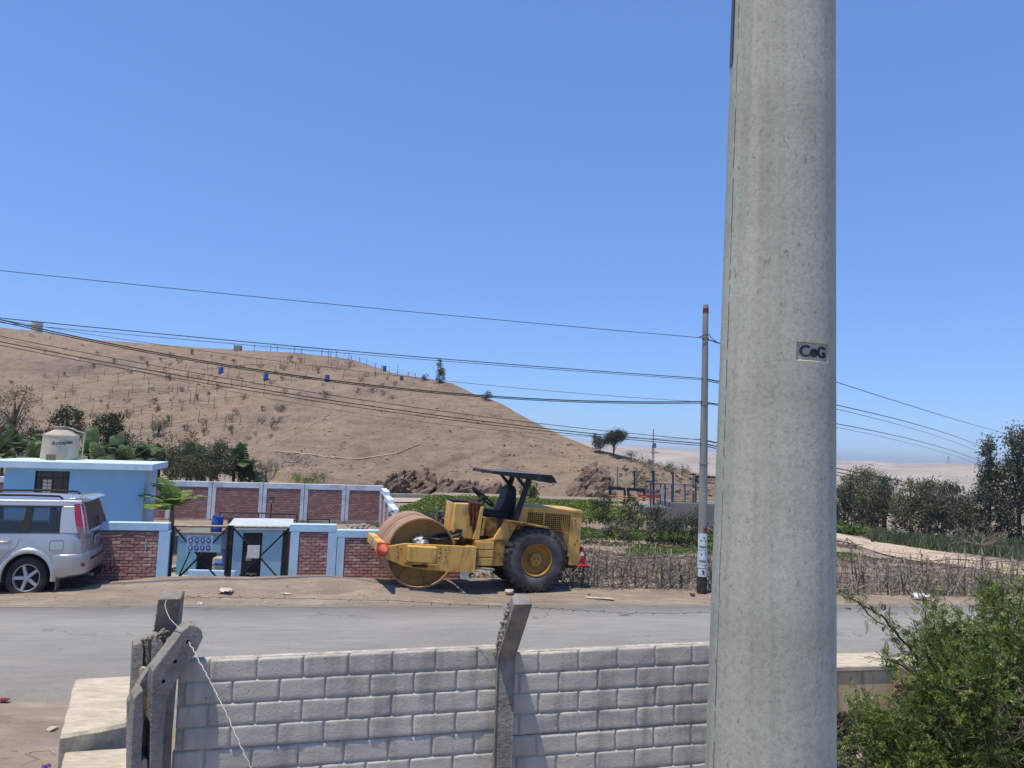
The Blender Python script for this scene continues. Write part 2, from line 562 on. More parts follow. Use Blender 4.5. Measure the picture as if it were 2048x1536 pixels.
# ---- road: dusty two-lane asphalt with a worn edge line on the far side
def asphalt_mat():
    m = bpy.data.materials.new('dusty_asphalt')
    m.use_nodes = True
    N, L = m.node_tree.nodes, m.node_tree.links
    b = N['Principled BSDF']
    b.inputs['Roughness'].default_value = 0.85
    tc = N.new('ShaderNodeTexCoord')
    def nz(scale, st, det):
        mp = N.new('ShaderNodeMapping'); mp.inputs['Scale'].default_value = st
        L.new(tc.outputs['Object'], mp.inputs[0])
        n = N.new('ShaderNodeTexNoise'); n.inputs['Scale'].default_value = scale; n.inputs['Detail'].default_value = det
        n.inputs['Roughness'].default_value = 0.65
        L.new(mp.outputs[0], n.inputs['Vector'])
        return n.outputs[0]
    def ramp(src, stops):
        r = N.new('ShaderNodeValToRGB')
        while len(r.color_ramp.elements) < len(stops): r.color_ramp.elements.new(0.5)
        for e, (p, c) in zip(r.color_ramp.elements, stops): e.position = p; e.color = (*c, 1)
        L.new(src, r.inputs[0])
        return r.outputs[0]
    def mixc(fac, A, B, typ='MIX'):
        x = N.new('ShaderNodeMix'); x.data_type = 'RGBA'; x.blend_type = typ
        if isinstance(fac, float): x.inputs[0].default_value = fac
        else: L.new(fac, x.inputs[0])
        for s_, val in ((6, A), (7, B)):
            if isinstance(val, tuple): x.inputs[s_].default_value = (*val, 1)
            else: L.new(val, x.inputs[s_])
        return x.outputs[2]
    # worn lanes: the binder polished pale by tyres, older darker asphalt along the far lane (y is across the road, 0..1 over 4.7 m)
    sp = N.new('ShaderNodeSeparateXYZ'); L.new(tc.outputs['Object'], sp.inputs[0])
    wob = N.new('ShaderNodeMath'); wob.operation = 'MULTIPLY_ADD'; wob.inputs[1].default_value = 0.35
    L.new(nz(0.9, (0.3, 1, 1), 4), wob.inputs[0]); L.new(sp.outputs[1], wob.inputs[2])
    mr = N.new('ShaderNodeMapRange'); mr.inputs['From Min'].default_value = -4.4; mr.inputs['From Max'].default_value = 0.62
    L.new(wob.outputs[0], mr.inputs[0])
    lane = ramp(mr.outputs[0], [(0.0, (0.25, 0.222, 0.192)), (0.28, (0.248, 0.240, 0.224)), (0.55, (0.26, 0.254, 0.24)), (0.68, (0.285, 0.279, 0.264)), (0.80, (0.235, 0.229, 0.218)), (0.88, (0.172, 0.169, 0.163)), (0.95, (0.205, 0.20, 0.19)), (1.0, (0.27, 0.245, 0.215))])
    streak = ramp(nz(6.0, (0.18, 1.6, 1), 6), [(0.3, (0.84, 0.84, 0.84)), (0.7, (1.08, 1.08, 1.08))])
    c = mixc(1.0, lane, streak, 'MULTIPLY')
    grit = ramp(nz(120, (1, 1, 1), 2), [(0.32, (0.66, 0.66, 0.66)), (0.68, (1.28, 1.28, 1.28))])
    c = mixc(0.85, c, mixc(1.0, c, grit, 'MULTIPLY'))
    tone = ramp(nz(0.55, (0.6, 1.2, 1), 5), [(0.32, (0.84, 0.84, 0.84)), (0.68, (1.10, 1.09, 1.08))])
    c = mixc(1.0, c, tone, 'MULTIPLY')
    vo = N.new('ShaderNodeTexVoronoi'); vo.feature = 'DISTANCE_TO_EDGE'; vo.inputs['Scale'].default_value = 0.42
    vm = N.new('ShaderNodeVectorMath'); vm.operation = 'ADD'
    nn = N.new('ShaderNodeTexNoise'); nn.inputs['Scale'].default_value = 1.6; nn.inputs['Detail'].default_value = 6
    L.new(tc.outputs['Object'], nn.inputs['Vector']); L.new(tc.outputs['Object'], vm.inputs[0]); L.new(nn.outputs['Color'], vm.inputs[1]); L.new(vm.outputs[0], vo.inputs['Vector'])
    crack = ramp(vo.outputs['Distance'], [(0.0035, (1, 1, 1)), (0.008, (0, 0, 0))])
    gate = ramp(nz(0.8, (1, 1, 1), 3), [(0.50, (0, 0, 0)), (0.60, (0.7, 0.7, 0.7))])
    ck = mixc(1.0, crack, gate, 'MULTIPLY')
    c = mixc(ck, c, (0.07, 0.068, 0.065))
    dust = ramp(nz(1.5, (0.5, 1.6, 1), 6), [(0.55, (0, 0, 0)), (0.78, (0.22, 0.22, 0.22))])
    c = mixc(dust, c, srgb(158, 142, 124))
    pits = ramp(nz(11, (0.35, 1.5, 1), 3), [(0.26, (1, 1, 1)), (0.30, (0, 0, 0))])
    c = mixc(pits, c, (0.075, 0.075, 0.075))
    L.new(c, b.inputs['Base Color'])
    bp = N.new('ShaderNodeBump'); bp.inputs['Strength'].default_value = 0.6; bp.inputs['Distance'].default_value = 0.01
    L.new(nz(160, (1, 1, 1), 3), bp.inputs['Height']); L.new(bp.outputs[0], b.inputs['Normal'])
    return m

road_ang = math.atan(ROAD_SL)
ROADM = Matrix.Translation((0, ROAD_Y0, 0)) @ Matrix.Rotation(road_ang, 4, 'Z')
def make_road():
    # local frame: x along, y across (0 = far edge)
    rows = []
    W = 4.55
    for j, t in enumerate((0, 0.1, 0.5, 0.95, 1.0)):
        row = []
        for i in range(0, 401):
            x = -60 + i * 0.3
            e = 0.0
            if j == 0: e = -0.08 + 0.10 * noise.noise((x * 0.8, 0, 5)) + 0.05 * noise.noise((x * 3.1, 0, 9))
            if j == 4: e = 0.20 * noise.noise((x * 0.55, 2, 5)) + 0.12 * noise.noise((x * 2.3, 1, 9))
            y = -W * (1 - t) + e + 0.30
            z = 0.012 + 0.02 * math.sin(math.pi * t) - (0.075 if j in (0, 4) else 0)
            row.append((x, y, z))
        rows.append(row)
    o = MB().grid(rows).build('road', asphalt_mat(), smooth=180)
    o.matrix_basis = ROADM
    tag(o, 'grey dusty asphalt road running across the picture', kind='structure')
    # worn edge line, broken where the paint has gone
    m = MB()
    rng = random.Random(4)
    x = -14.0
    while x < 16:
        l = rng.uniform(0.2, 1.5)
        w = 0.022 + 0.02 * rng.random()
        y = -0.06 + 0.03 * noise.noise((x * 0.5, 3, 3))
        k = int(l / 0.3) + 2
        m.grid([[(x + l * i / (k - 1), y - w - 0.012 * rng.random(), 0.0215) for i in range(k)], [(x + l * i / (k - 1), y + 0.012 * rng.random(), 0.0205) for i in range(k)]])
        x += l + rng.uniform(0.1, 1.4)
    e = m.build('edge_line', pm('worn_white_paint', srgb(156, 153, 146), srgb(132, 129, 123), scale=9, rough=0.8), o)
make_road()

# ---- sandy hill with the planted terraces, behind the compound
H_u = [-420, -200, 0, 70, 200, 400, 600, 700, 790, 850, 905, 950, 1000, 1060, 1120, 1180, 1230, 1300, 1400, 1480, 1570, 1660]
H_vc = [628, 640, 655, 662, 680, 695, 706, 718, 747, 757, 766, 789, 805, 839, 868, 894, 908, 925, 948, 968, 996, 1015]
H_Yc = [190, 180, 165, 158, 148, 136, 122, 112, 101, 95, 92, 89, 87, 85, 83, 81, 80, 80, 80, 80, 80, 80]
H_vb = [950, 950, 950, 950, 950, 950, 955, 970, 985, 990, 992, 992, 992, 995, 997, 1000, 1002, 1003, 1005, 1007, 1012, 1020]
H_Yb = [75, 75, 74, 73, 72, 68, 64, 62, 60, 60, 60, 60, 60, 61, 61, 61, 62, 63, 65, 68, 72, 76]
def hill_pt(u, s):
    B = P(u, interp(u, H_u, H_vb), interp(u, H_u, H_Yb))
    C = P(u, interp(u, H_u, H_vc), interp(u, H_u, H_Yc))
    if s <= 1:
        p = B.lerp(C, s)
        bul = interp(u, [-200, 500, 800, 1000, 1200, 1600], [1.2, 0.6, -0.6, 0.3, 0.4, 0.2])
        p.z += bul * math.sin(math.pi * s)
    else:
        d = (C - B); d.z = 0
        p = C + d.normalized() * (s - 1) * 60
        p.z -= 26 * ((s - 1) ** 1.25) * 0.6 + 0.0
    a = min(1.0, max(0.0, s * 5)) * (1 if s < 0.93 else max(0.15, 1 - (s - 0.93) * 12))
    p.z += a * (0.42 * noise.noise((p.x * 0.11, p.y * 0.11, 1.3)) + 0.26 * noise.noise((p.x * 0.33, p.y * 0.33, 4.1)) + 0.14 * noise.noise((p.x * 0.9, p.y * 0.9, 8.2)))
    gl = abs(noise.noise(((u - 420 * s) * 0.019, s * 1.3, 6.6)))          # rain gullies running down the slope
    p.z -= a * 0.40 * max(0.0, 0.16 - gl) / 0.16 * (1 - 0.5 * s)
    left = 1 - smooth01((u - 560) / 260)                      # little planting terraces on the left slope only
    p.z += float(left) * a * 0.16 * math.sin(p.z * 5.2 + 1.2 * noise.noise((p.x * 0.06, p.y * 0.06, 2)))
    if s < 0.02: p.z -= 1.5
    return p

def hill_at(u, v):
    lo, hi = 0.03, 1.0
    for _ in range(26):
        mid_ = (lo + hi) / 2
        if proj(hill_pt(u, mid_))[1] > v: lo = mid_
        else: hi = mid_
    return hill_pt(u, (lo + hi) / 2)

def make_hill():
    us = np.arange(-420, 1661, 5.0)
    ss = np.r_[np.linspace(0, 1, 150), np.linspace(1.04, 2.2, 14)]
    rows = [[hill_pt(u, s) for u in us] for s in ss]
    m = bpy.data.materials.new('hill_dust')
    m.use_nodes = True
    N, L = m.node_tree.nodes, m.node_tree.links
    bs = N['Principled BSDF']; bs.inputs['Roughness'].default_value = 0.97; bs.inputs['Specular IOR Level'].default_value = 0.1
    tc = N.new('ShaderNodeTexCoord')
    def nz(scale, st=(1, 1, 1), det=8, rg=0.62):
        mp = N.new('ShaderNodeMapping'); mp.inputs['Scale'].default_value = st; mp.inputs['Rotation'].default_value = (0, 0, 0.5)
        L.new(tc.outputs['Object'], mp.inputs[0])
        n = N.new('ShaderNodeTexNoise'); n.inputs['Scale'].default_value = scale; n.inputs['Detail'].default_value = det; n.inputs['Roughness'].default_value = rg
        L.new(mp.outputs[0], n.inputs['Vector']); return n.outputs[0]
    def ramp(src, stops):
        r = N.new('ShaderNodeValToRGB')
        while len(r.color_ramp.elements) < len(stops): r.color_ramp.elements.new(0.5)
        for e, (p_, c_) in zip(r.color_ramp.elements, stops): e.position = p_; e.color = (*c_, 1)
        L.new(src, r.inputs[0]); return r.outputs[0]
    def mx(A, B, fac=1.0, typ='MULTIPLY'):
        x = N.new('ShaderNodeMix'); x.data_type = 'RGBA'; x.blend_type = typ
        if isinstance(fac, float): x.inputs[0].default_value = fac
        else: L.new(fac, x.inputs[0])
        L.new(A, x.inputs[6])
        if isinstance(B, tuple): x.inputs[7].default_value = (*B, 1)
        else: L.new(B, x.inputs[7])
        return x.outputs[2]
    base = ramp(nz(0.05, (1, 1, 1.5)), [(0.32, srgb(110, 98, 88)), (0.5, srgb(131, 117, 104)), (0.68, srgb(140, 122, 102))])
    base = mx(base, ramp(nz(0.5, (1, 1, 3)), [(0.3, (0.74, 0.74, 0.74)), (0.7, (1.18, 1.17, 1.15))]))
    base = mx(base, ramp(nz(2.6), [(0.3, (0.76, 0.75, 0.74)), (0.55, (1.06, 1.05, 1.05))]))
    spk = ramp(nz(3.8, det=3), [(0.64, (0, 0, 0)), (0.70, (1, 1, 1))])
    base = mx(base, srgb(82, 70, 60), spk, 'MIX')
    pal = ramp(nz(5.0, det=2), [(0.68, (0, 0, 0)), (0.72, (1, 1, 1))])
    base = mx(base, srgb(156, 142, 126), pal, 'MIX')
    L.new(base, bs.inputs['Base Color'])
    bp = N.new('ShaderNodeBump'); bp.inputs['Strength'].default_value = 1.0; bp.inputs['Distance'].default_value = 0.26
    L.new(nz(1.3, det=10, rg=0.7), bp.inputs['Height']); L.new(bp.outputs[0], bs.inputs['Normal'])
    o = MB().grid(rows).build('hill', m, smooth=180)
    tag(o, 'bare brown earth hill rising behind the walled compound', kind='structure')
make_hill()

# ---- far desert hills across the plain
def make_far_hills():
    us = np.arange(1040, 2700, 8.0)
    uu = [1040, 1180, 1260, 1330, 1400, 1500, 1670, 1740, 1800, 1880, 1960, 2048, 2300, 2700]
    vr = [880, 884, 893, 897, 902, 908, 922, 921, 927, 926, 930, 936, 938, 950]
    rows = []
    for s in np.linspace(0, 1, 60):
        row = []
        for u in us:
            v0 = 1030.0
            B, C = P(u, v0, 230), P(u, interp(u, uu, vr), 900)
            p = B.lerp(C, s)
            w = math.sin(math.pi * min(1, s)) 
            p.z += w * (7.5 * noise.noise((p.x * 0.006, p.y * 0.006, 2)) + 3.0 * noise.noise((p.x * 0.017, p.y * 0.017, 5)) + 1.0 * noise.noise((p.x * 0.05, p.y * 0.05, 7)))
            row.append(p)
        rows.append(row)
    for k in (1, 2, 3):
        rows.append([r + Vector((0, 80 * k, -10.0 * k)) for r in rows[59]])
    m = pm('desert_sand', srgb(170, 160, 150), srgb(140, 131, 124), scale=0.02, rough=1.0, detail=8, bump=0.6, bscale=0.06, bdist=4)
    o = MB().grid(rows).build('desert_hills', m, smooth=180)
    tag(o, 'pale smooth desert hills far across the valley', kind='structure')
make_far_hills()

def far_track():
    a, b = [], []
    for (u, v) in ((1868, 948), (1876, 944), (1884, 940), (1890, 934), (1894, 929)):
        p = P(u, v, interp(v, [929, 948], [780, 560])); a.append(p + Vector((-3.0, -8, 1.6))); b.append(p + Vector((3.0, -8, 1.6)))
    tag(MB().grid([a, b]).build('hill_track', pm('worn_path', srgb(160, 144, 126), srgb(146, 130, 112), scale=1.5, rough=0.97)), 'pale vehicle track climbing the far desert hill', kind='structure')
far_track()

# ================================================================== FOREGROUND
M_conc = pm('pale_concrete', srgb(172, 170, 163), srgb(150, 148, 142), scale=3.0, rough=0.92, bump=0.35, bscale=45, bdist=0.008, dirt=srgb(128, 124, 116), damt=0.5, dscale=5)
M_conc_rough = pm('rough_concrete', srgb(160, 152, 140), srgb(118, 112, 104), scale=9, rough=0.95, bump=0.9, bscale=38, bdist=0.02, dirt=srgb(96, 90, 82), damt=0.7, dscale=14, dmid=(0.5, 0.6))
M_post = pm('post_concrete', srgb(152, 147, 138), srgb(122, 118, 111), scale=7, rough=0.9, bump=1.0, bscale=42, bdist=0.02, dirt=srgb(100, 96, 90), damt=0.6, dscale=9, speck=srgb(84, 80, 76), spscale=50, spth=0.68)
M_plaster = pm('sunlit_plaster', srgb(196, 186, 166), srgb(166, 156, 138), scale=11, rough=0.93, bump=0.5, bscale=75, bdist=0.01, dirt=srgb(140, 131, 116), damt=0.65, dscale=13, stretch=(0.55, 1.5, 1), speck=srgb(128, 118, 104), spscale=40, spth=0.70)

# ---- the big utility pole close to the camera
def make_near_pole():
    Y0 = 2.05
    b, t = P(1538.5, 1536, Y0), P(1566, 0, Y0)
    ax = (t - b).normalized()
    z0, z1 = -0.9, 6.5
    at_z = lambda z: b + (t - b) * ((z - b.z) / (t.z - b.z))
    rad = lambda z: lerp(0.1665, 0.1428, (z - b.z) / (t.z - b.z))
    root = thing('utility_pole', 'massive round grey concrete utility pole standing closest to the camera', 'pole', at_z(z0))
    # stamp recess: find its angles from the photo corners
    def ang(u, v):
        d = ray(u, v).normalized()
        o = Vector((0, 0, EYE))
        c = P(1553, v, Y0)
        # intersect with the vertical cylinder of the pole at that height
        cx, cy, r = at_z(c.z).x, at_z(c.z).y, rad(c.z)
        A = d.x ** 2 + d.y ** 2
        B = 2 * (d.x * (o.x - cx) + d.y * (o.y - cy))
        C = (o.x - cx) ** 2 + (o.y - cy) ** 2 - r * r
        k = (-B - math.sqrt(max(0, B * B - 4 * A * C))) / (2 * A)
        p = o + d * k
        return math.atan2(p.y - cy, p.x - cx), p.z
    a0, zt = ang(1593, 683); a1, _ = ang(1656, 690); _, zb = ang(1620, 722)
    angs = sorted(set([round(i * 2 * math.pi / 96 - math.pi, 5) for i in range(96)] + [a0, a0 + 0.012, a1 - 0.012, a1]))
    zs = sorted(set([z0, z1, zb, zb + 0.003, zt - 0.003, zt] + [float(z) for z in np.linspace(z0, z1, 38)]))
    rows = []
    for z in zs:
        c, r = at_z(z), rad(z)
        row = []
        for a in angs + [angs[0] + 2 * math.pi]:
            ins = (a0 + 0.006 < a < a1 - 0.006) and (zb + 0.0015 < z < zt - 0.0015)
            rr = r - (0.007 if ins else 0.0)
            seam = math.exp(-((a + 2.91) / 0.02) ** 2) * 0.0022          # casting seam
            row.append(Vector((c.x + (rr + seam) * math.cos(a), c.y + (rr + seam) * math.sin(a), z)))
        rows.append(row)
    m = bpy.data.materials.new('spun_concrete')
    m.use_nodes = True
    N, L = m.node_tree.nodes, m.node_tree.links
    bs = N['Principled BSDF']; bs.inputs['Roughness'].default_value = 0.8; bs.inputs['Specular IOR Level'].default_value = 0.25
    tc = N.new('ShaderNodeTexCoord')
    def nz(scale, st, det, rg=0.6):
        mp = N.new('ShaderNodeMapping'); mp.inputs['Scale'].default_value = st; L.new(tc.outputs['Object'], mp.inputs[0])
        n = N.new('ShaderNodeTexNoise'); n.inputs['Scale'].default_value = scale; n.inputs['Detail'].default_value = det; n.inputs['Roughness'].default_value = rg
        L.new(mp.outputs[0], n.inputs['Vector']); return n.outputs[0]
    def ramp(src, stops):
        r = N.new('ShaderNodeValToRGB')
        while len(r.color_ramp.elements) < len(stops): r.color_ramp.elements.new(0.5)
        for e, (p_, c_) in zip(r.color_ramp.elements, stops): e.position = p_; e.color = (*c_, 1)
        L.new(src, r.inputs[0]); return r.outputs[0]
    def mul(A, B, f=1.0):
        x = N.new('ShaderNodeMix'); x.data_type = 'RGBA'; x.blend_type = 'MULTIPLY'; x.inputs[0].default_value = f
        L.new(A, x.inputs[6]); L.new(B, x.inputs[7]); return x.outputs[2]
    base = ramp(nz(2.2, (1, 1, 0.45), 8), [(0.3, srgb(157, 160, 146)), (0.7, srgb(186, 187, 172))])
    fine = ramp(nz(75, (1, 1, 0.8), 5, 0.75), [(0.3, (0.70, 0.70, 0.70)), (0.55, (1.05, 1.05, 1.05))])
    fleck = ramp(nz(58, (1, 1, 0.6), 3), [(0.28, (0.66, 0.66, 0.66)), (0.38, (1, 1, 1))])
    band = ramp(nz(1.6, (0.15, 0.15, 1.3), 5), [(0.33, (0.82, 0.82, 0.81)), (0.67, (1.08, 1.08, 1.08))])
    drip = ramp(nz(16, (1, 1, 0.03), 4), [(0.34, (0.78, 0.78, 0.79)), (0.55, (1.04, 1.04, 1.04))])
    L.new(mul(mul(mul(mul(base, fine, 0.8), fleck), band), drip, 0.7), bs.inputs['Base Color'])
    bp = N.new('ShaderNodeBump'); bp.inputs['Strength'].default_value = 0.35; bp.inputs['Distance'].default_value = 0.004
    L.new(nz(110, (1, 1, 0.7), 5, 0.7), bp.inputs['Height']); L.new(bp.outputs[0], bs.inputs['Normal'])
    MB().grid(rows).build('shaft', m, root, world=True, smooth=35)
    # the casting seam, broken and pitted
    rs_ = random.Random(6)
    z = z0
    sm_ = MB()
    while z < z1 - 0.1:
        l = rs_.uniform(0.02, 0.16)
        pts = []
        for k in range(4):
            zz = z + l * k / 3; c_ = at_z(zz); r_s = rad(zz) + 0.0005; a_s = -2.90 + rs_.uniform(-0.006, 0.006)
            pts.append((c_.x + r_s * math.cos(a_s), c_.y + r_s * math.sin(a_s), zz))
        sm_.tube(pts, rs_.uniform(0.0008, 0.002), 4)
        z += l + rs_.uniform(0.0, 0.05)
    sm_.build('casting_seam', pm('seam_dark', srgb(120, 120, 112), srgb(92, 92, 88), scale=60, rough=0.95), root, world=True)['kind'] = 'stuff'
    # maker's stamp: C, a round dot, G pressed into the recess
    ink = pm('stamp_dark', srgb(64, 64, 66), srgb(46, 46, 50), rough=0.85)
    zc, r = (zb + zt) / 2, rad((zb + zt) / 2) - 0.0055
    cc = at_z(zc)
    h = zt - zb
    for (ch, fr, sz) in (('C', 0.25, 0.86), ('G', 0.80, 0.86)):
        a = lerp(a0, a1, fr)
        M = Matrix.Translation((cc.x + r * math.cos(a), cc.y + r * math.sin(a), zc)) @ Matrix.Rotation(a + math.pi / 2, 4, 'Z') @ Matrix.Rotation(math.pi / 2, 4, 'X')
        text_mesh(ch, h * sz, M, ink, 'stamped_letter', root, extrude=0.0012, bold=0.0006)
    a = lerp(a0, a1, 0.53)
    pc = Vector((cc.x + r * math.cos(a), cc.y + r * math.sin(a), zc - 0.002))
    nrm = Vector((math.cos(a), math.sin(a), 0))
    MB().cyl(pc - nrm * 0.002, pc + nrm * 0.002, h * 0.23, n=20).build('stamped_dot', ink, root, world=True)
    # dark paint plate just entering the frame at the top left of the shaft
    A0, A1 = -3.0, -3.09
    pl = []
    for z in np.linspace(P(1460, 128, Y0).z, P(1462, 0, Y0).z + 0.25, 5):
        c = at_z(z); rr = rad(z) + 0.003
        pl.append([Vector((c.x + rr * math.cos(a_), c.y + rr * math.sin(a_), z)) for a_ in np.linspace(A0 - 0.5, A1, 8)])
    MB().grid(pl).build('notice_plate', pm('faded_black_plate', srgb(92, 98, 108), srgb(70, 74, 84), rough=0.6), root, world=True, smooth=180)
make_near_pole()

# ---- precast fence: posts, panels, moulded bricks
def brick_mesh(w, h, seed, name='brick'):
    """a moulded brick face: rounded pillow with an uneven skin; x across, z up, -y out"""
    nx, nz_ = max(4, int(w / 0.028)), 6
    xs = np.r_[0, 0.007, 0.017, np.linspace(0.03, w - 0.03, max(2, nx - 3)), w - 0.017, w - 0.007, w] if w > 0.08 else np.r_[0, 0.007, w / 2, w - 0.007, w]
    zs = np.r_[0, 0.006, 0.015, np.linspace(0.03, h - 0.03, 4), h - 0.015, h - 0.006, h]
    rows = []
    for z in zs:
        row = []
        for x in xs:
            e = min(x, w - x, z, h - z)
            pr = 0.010 * min(1, (e / 0.0075)) ** 0.5 if e > 0 else 0
            nzv = 0.0028 * noise.noise((x * 22 + seed * 7, z * 30, seed)) + 0.002 * noise.noise((x * 8 + seed, z * 9, seed * 3))
            jx = 0.003 * noise.noise((x * 40, z * 40, seed + 9))
            row.append((x + jx, -pr - (nzv if e > 0.005 else 0), z + 0.003 * noise.noise((x * 30, z * 50, seed + 4))))
        rows.append(row)
    mb = MB().grid(rows)
    me = bpy.data.meshes.new(name)
    me.from_pydata([tuple(p) for p in mb.v], [], mb.f)
    me.polygons.foreach_set('use_smooth', [True] * len(me.polygons))
    me.materials.append(M_panel)
    return me
M_panel = pm('moulded_panel', srgb(196, 190, 178), srgb(176, 171, 161), scale=2.2, rough=0.92, bump=0.6, bscale=60, bdist=0.005, dirt=srgb(138, 133, 126), damt=0.7, dscale=3.2, dstretch=(2.2, 2.2, 0.35), dmid=(0.5, 0.7), speck=srgb(120, 117, 112), spscale=24, spth=0.73)
M_joint = pm('panel_joint', srgb(188, 183, 173), srgb(140, 136, 129), scale=16, rough=0.95, bump=0.5, bscale=80, bdist=0.006)

def make_fence():
    p1, p2, p3 = P(345, 1400, 4.16), P(1004, 1400, 4.55), P(1565, 1400, 4.93)
    root = thing('precast_fence', 'grey precast concrete fence with moulded brick panels between bent posts', 'fence', (p2.x, p2.y, -0.78))
    rng = random.Random(11)
    # heights of panel tops at both ends of both bays
    tops = [(P(390, 1320, 4.18).z, P(988, 1293, 4.54).z), (P(1030, 1305, 4.57).z, P(1414, 1287, 4.83).z + 0.015)]
    bh, bw, gap = 0.1215, 0.252, 0.0045
    variants = [brick_mesh(bw - gap, bh - gap, s) for s in range(6)]
    cut = {}
    for bay, (a, b) in enumerate(((p1, p2), (p2, p3))):
        a2, b2 = Vector((a.x, a.y, 0)), Vector((b.x, b.y, 0))
        d = (b2 - a2); L_ = d.length; d.normalize()
        ang = math.atan2(d.y, d.x)
        slope = (tops[bay][1] - tops[bay][0]) / (L_ - 0.1)
        for k in range(4):
            zt = tops[bay][0] - k * (4 * bh + 0.004)
            jit = rng.uniform(-0.006, 0.006)
            M = Matrix.Translation((a2.x, a2.y, zt)) @ Matrix.Rotation(ang, 4, 'Z') @ Matrix.Rotation(-math.atan(slope) * (1 if k < 2 else 0.8), 4, 'Y') @ Matrix.Translation((0.02, jit, 0))
            Wp = L_ - 0.04
            pan = MB().box(0, Wp, 0.0, 0.045, -4 * bh, 0).build('panel', M_joint, root)
            pan.matrix_basis = chain(root).inverted() @ M
            if k >= 3: continue
            for row in range(4):
                x = -bw * (0.5 if row % 2 else 0.0) - (0.05 if bay else 0.09)
                zr = -4 * bh + (3 - row) * bh + gap / 2
                while x < Wp - 0.01:
                    x0, x1 = max(x, 0.0), min(x + bw - gap, Wp)
                    if x1 - x0 > 0.035:
                        w = x1 - x0
                        if abs(w - (bw - gap)) < 1e-4: me = variants[rng.randrange(6)]
                        else:
                            key = round(w, 3)
                            if key not in cut: cut[key] = brick_mesh(w, bh - gap, len(cut) + 20)
                            me = cut[key]
                        inst('brick', me, pan, (x0, 0.0, zr + rng.uniform(-0.0015, 0.0015)))
                    x += bw
        cap = None
    # middle post with its arm leaning out towards the viewer
    def bent_post(c, yaw, h, la, lz, wob, w=0.105, dp=0.12, zb=-0.9, jag=True):
        M = Matrix.Translation((c.x, c.y, 0)) @ Matrix.Rotation(yaw, 4, 'Z')
        mb = MB()
        prof = [(-dp * 0.75, zb), (-dp * 0.75, h * 0.62), (-dp * 0.66, h), (-dp * 0.75 - la, h + lz), (-dp * 0.75 - la + 0.085, h + lz + 0.035), (dp * 0.25, h + 0.10), (dp * 0.25, zb)]
        n = len(prof)
        cols = [-w / 2, -w / 2 + 0.012, w / 2 - 0.008, w / 2]
        rings = []
        for ci, x in enumerate(cols):
            ch = 0.010 if ci in (0, 3) else 0.0
            cy = sum(p[0] for p in prof) / n
            rings.append([M @ Vector((x + wob * max(0, p[1] - h) , p[0] + (ch if p[0] < cy else -ch), p[1] - (ch * 0.5 if p[1] > h else 0))) for p in prof])
        for r0, r1 in zip(rings, rings[1:]):
            o = len(mb.v)
            mb.add(r0 + r1, [(i, (i + 1) % n, n + (i + 1) % n, n + i) for i in range(n)])
        mb.add(rings[0], [tuple(range(n - 1, -1, -1))])
        mb.add(rings[-1], [tuple(range(n))])
        po = mb.build('post', M_post, root, world=True, bevel=0.004)
        if jag:                                          # broken, pebbly left arris
            jm = MB()
            rr = random.Random(7)
            for i in range(34):
                t = rr.random()
                y = lerp(-dp * 0.2, -dp * 0.3 - la * 0.85, t); z = lerp(h - 0.02, h + lz * 0.95, t)
                s = rr.uniform(0.008, 0.02)
                q = M @ Vector((-w / 2 + wob * (z - h) + rr.uniform(-0.006, 0.004), y + rr.uniform(-0.02, 0.06), z))
                chunk(jm, q, s, rr)
            jm.build('broken_edge', M_conc_rough, po, world=True)
        return po
    bent_post(Vector((p2.x, p2.y, 0)), 0.20, 1.40, 0.24, 0.36, 0.10)
    bent_post(Vector((p3.x, p3.y, 0)), 0.20, 1.40, 0.24, 0.36, 0.0, jag=False)
    c0 = P(331, 1300, 4.62)
    bent_post(Vector((c0.x, c0.y, 0)), 0.22, 1.38, 0.16, 0.30, 0.16, w=0.12)
    return root

def chunk(mb, c, s, rr, flat=1.0, n=1):
    """an angular lump: jittered octahedron-like stone"""
    vs_ = []
    for d in ((1, 0, 0), (-1, 0, 0), (0, 1, 0), (0, -1, 0), (0, 0, 1), (0, 0, -1), (.7, .7, .5), (-.7, .6, .5), (.6, -.7, .5), (-.6, -.7, .4)):
        k = s * rr.uniform(0.65, 1.2)
        vs_.append(Vector(c) + Vector((d[0] * k, d[1] * k, d[2] * k * flat)))
    import bmesh
    bm = bmesh.new()
    for p in vs_: bm.verts.new(p)
    bmesh.ops.convex_hull(bm, input=bm.verts)
    bm.verts.ensure_lookup_table(); bm.verts.index_update()
    keep = [v for v in bm.verts if v.link_faces]
    ix = {v: i for i, v in enumerate(keep)}
    mb.add([v.co.copy() for v in keep], [tuple(ix[v] for v in f.verts) for f in bm.faces])
    bm.free()
FENCE = make_fence()

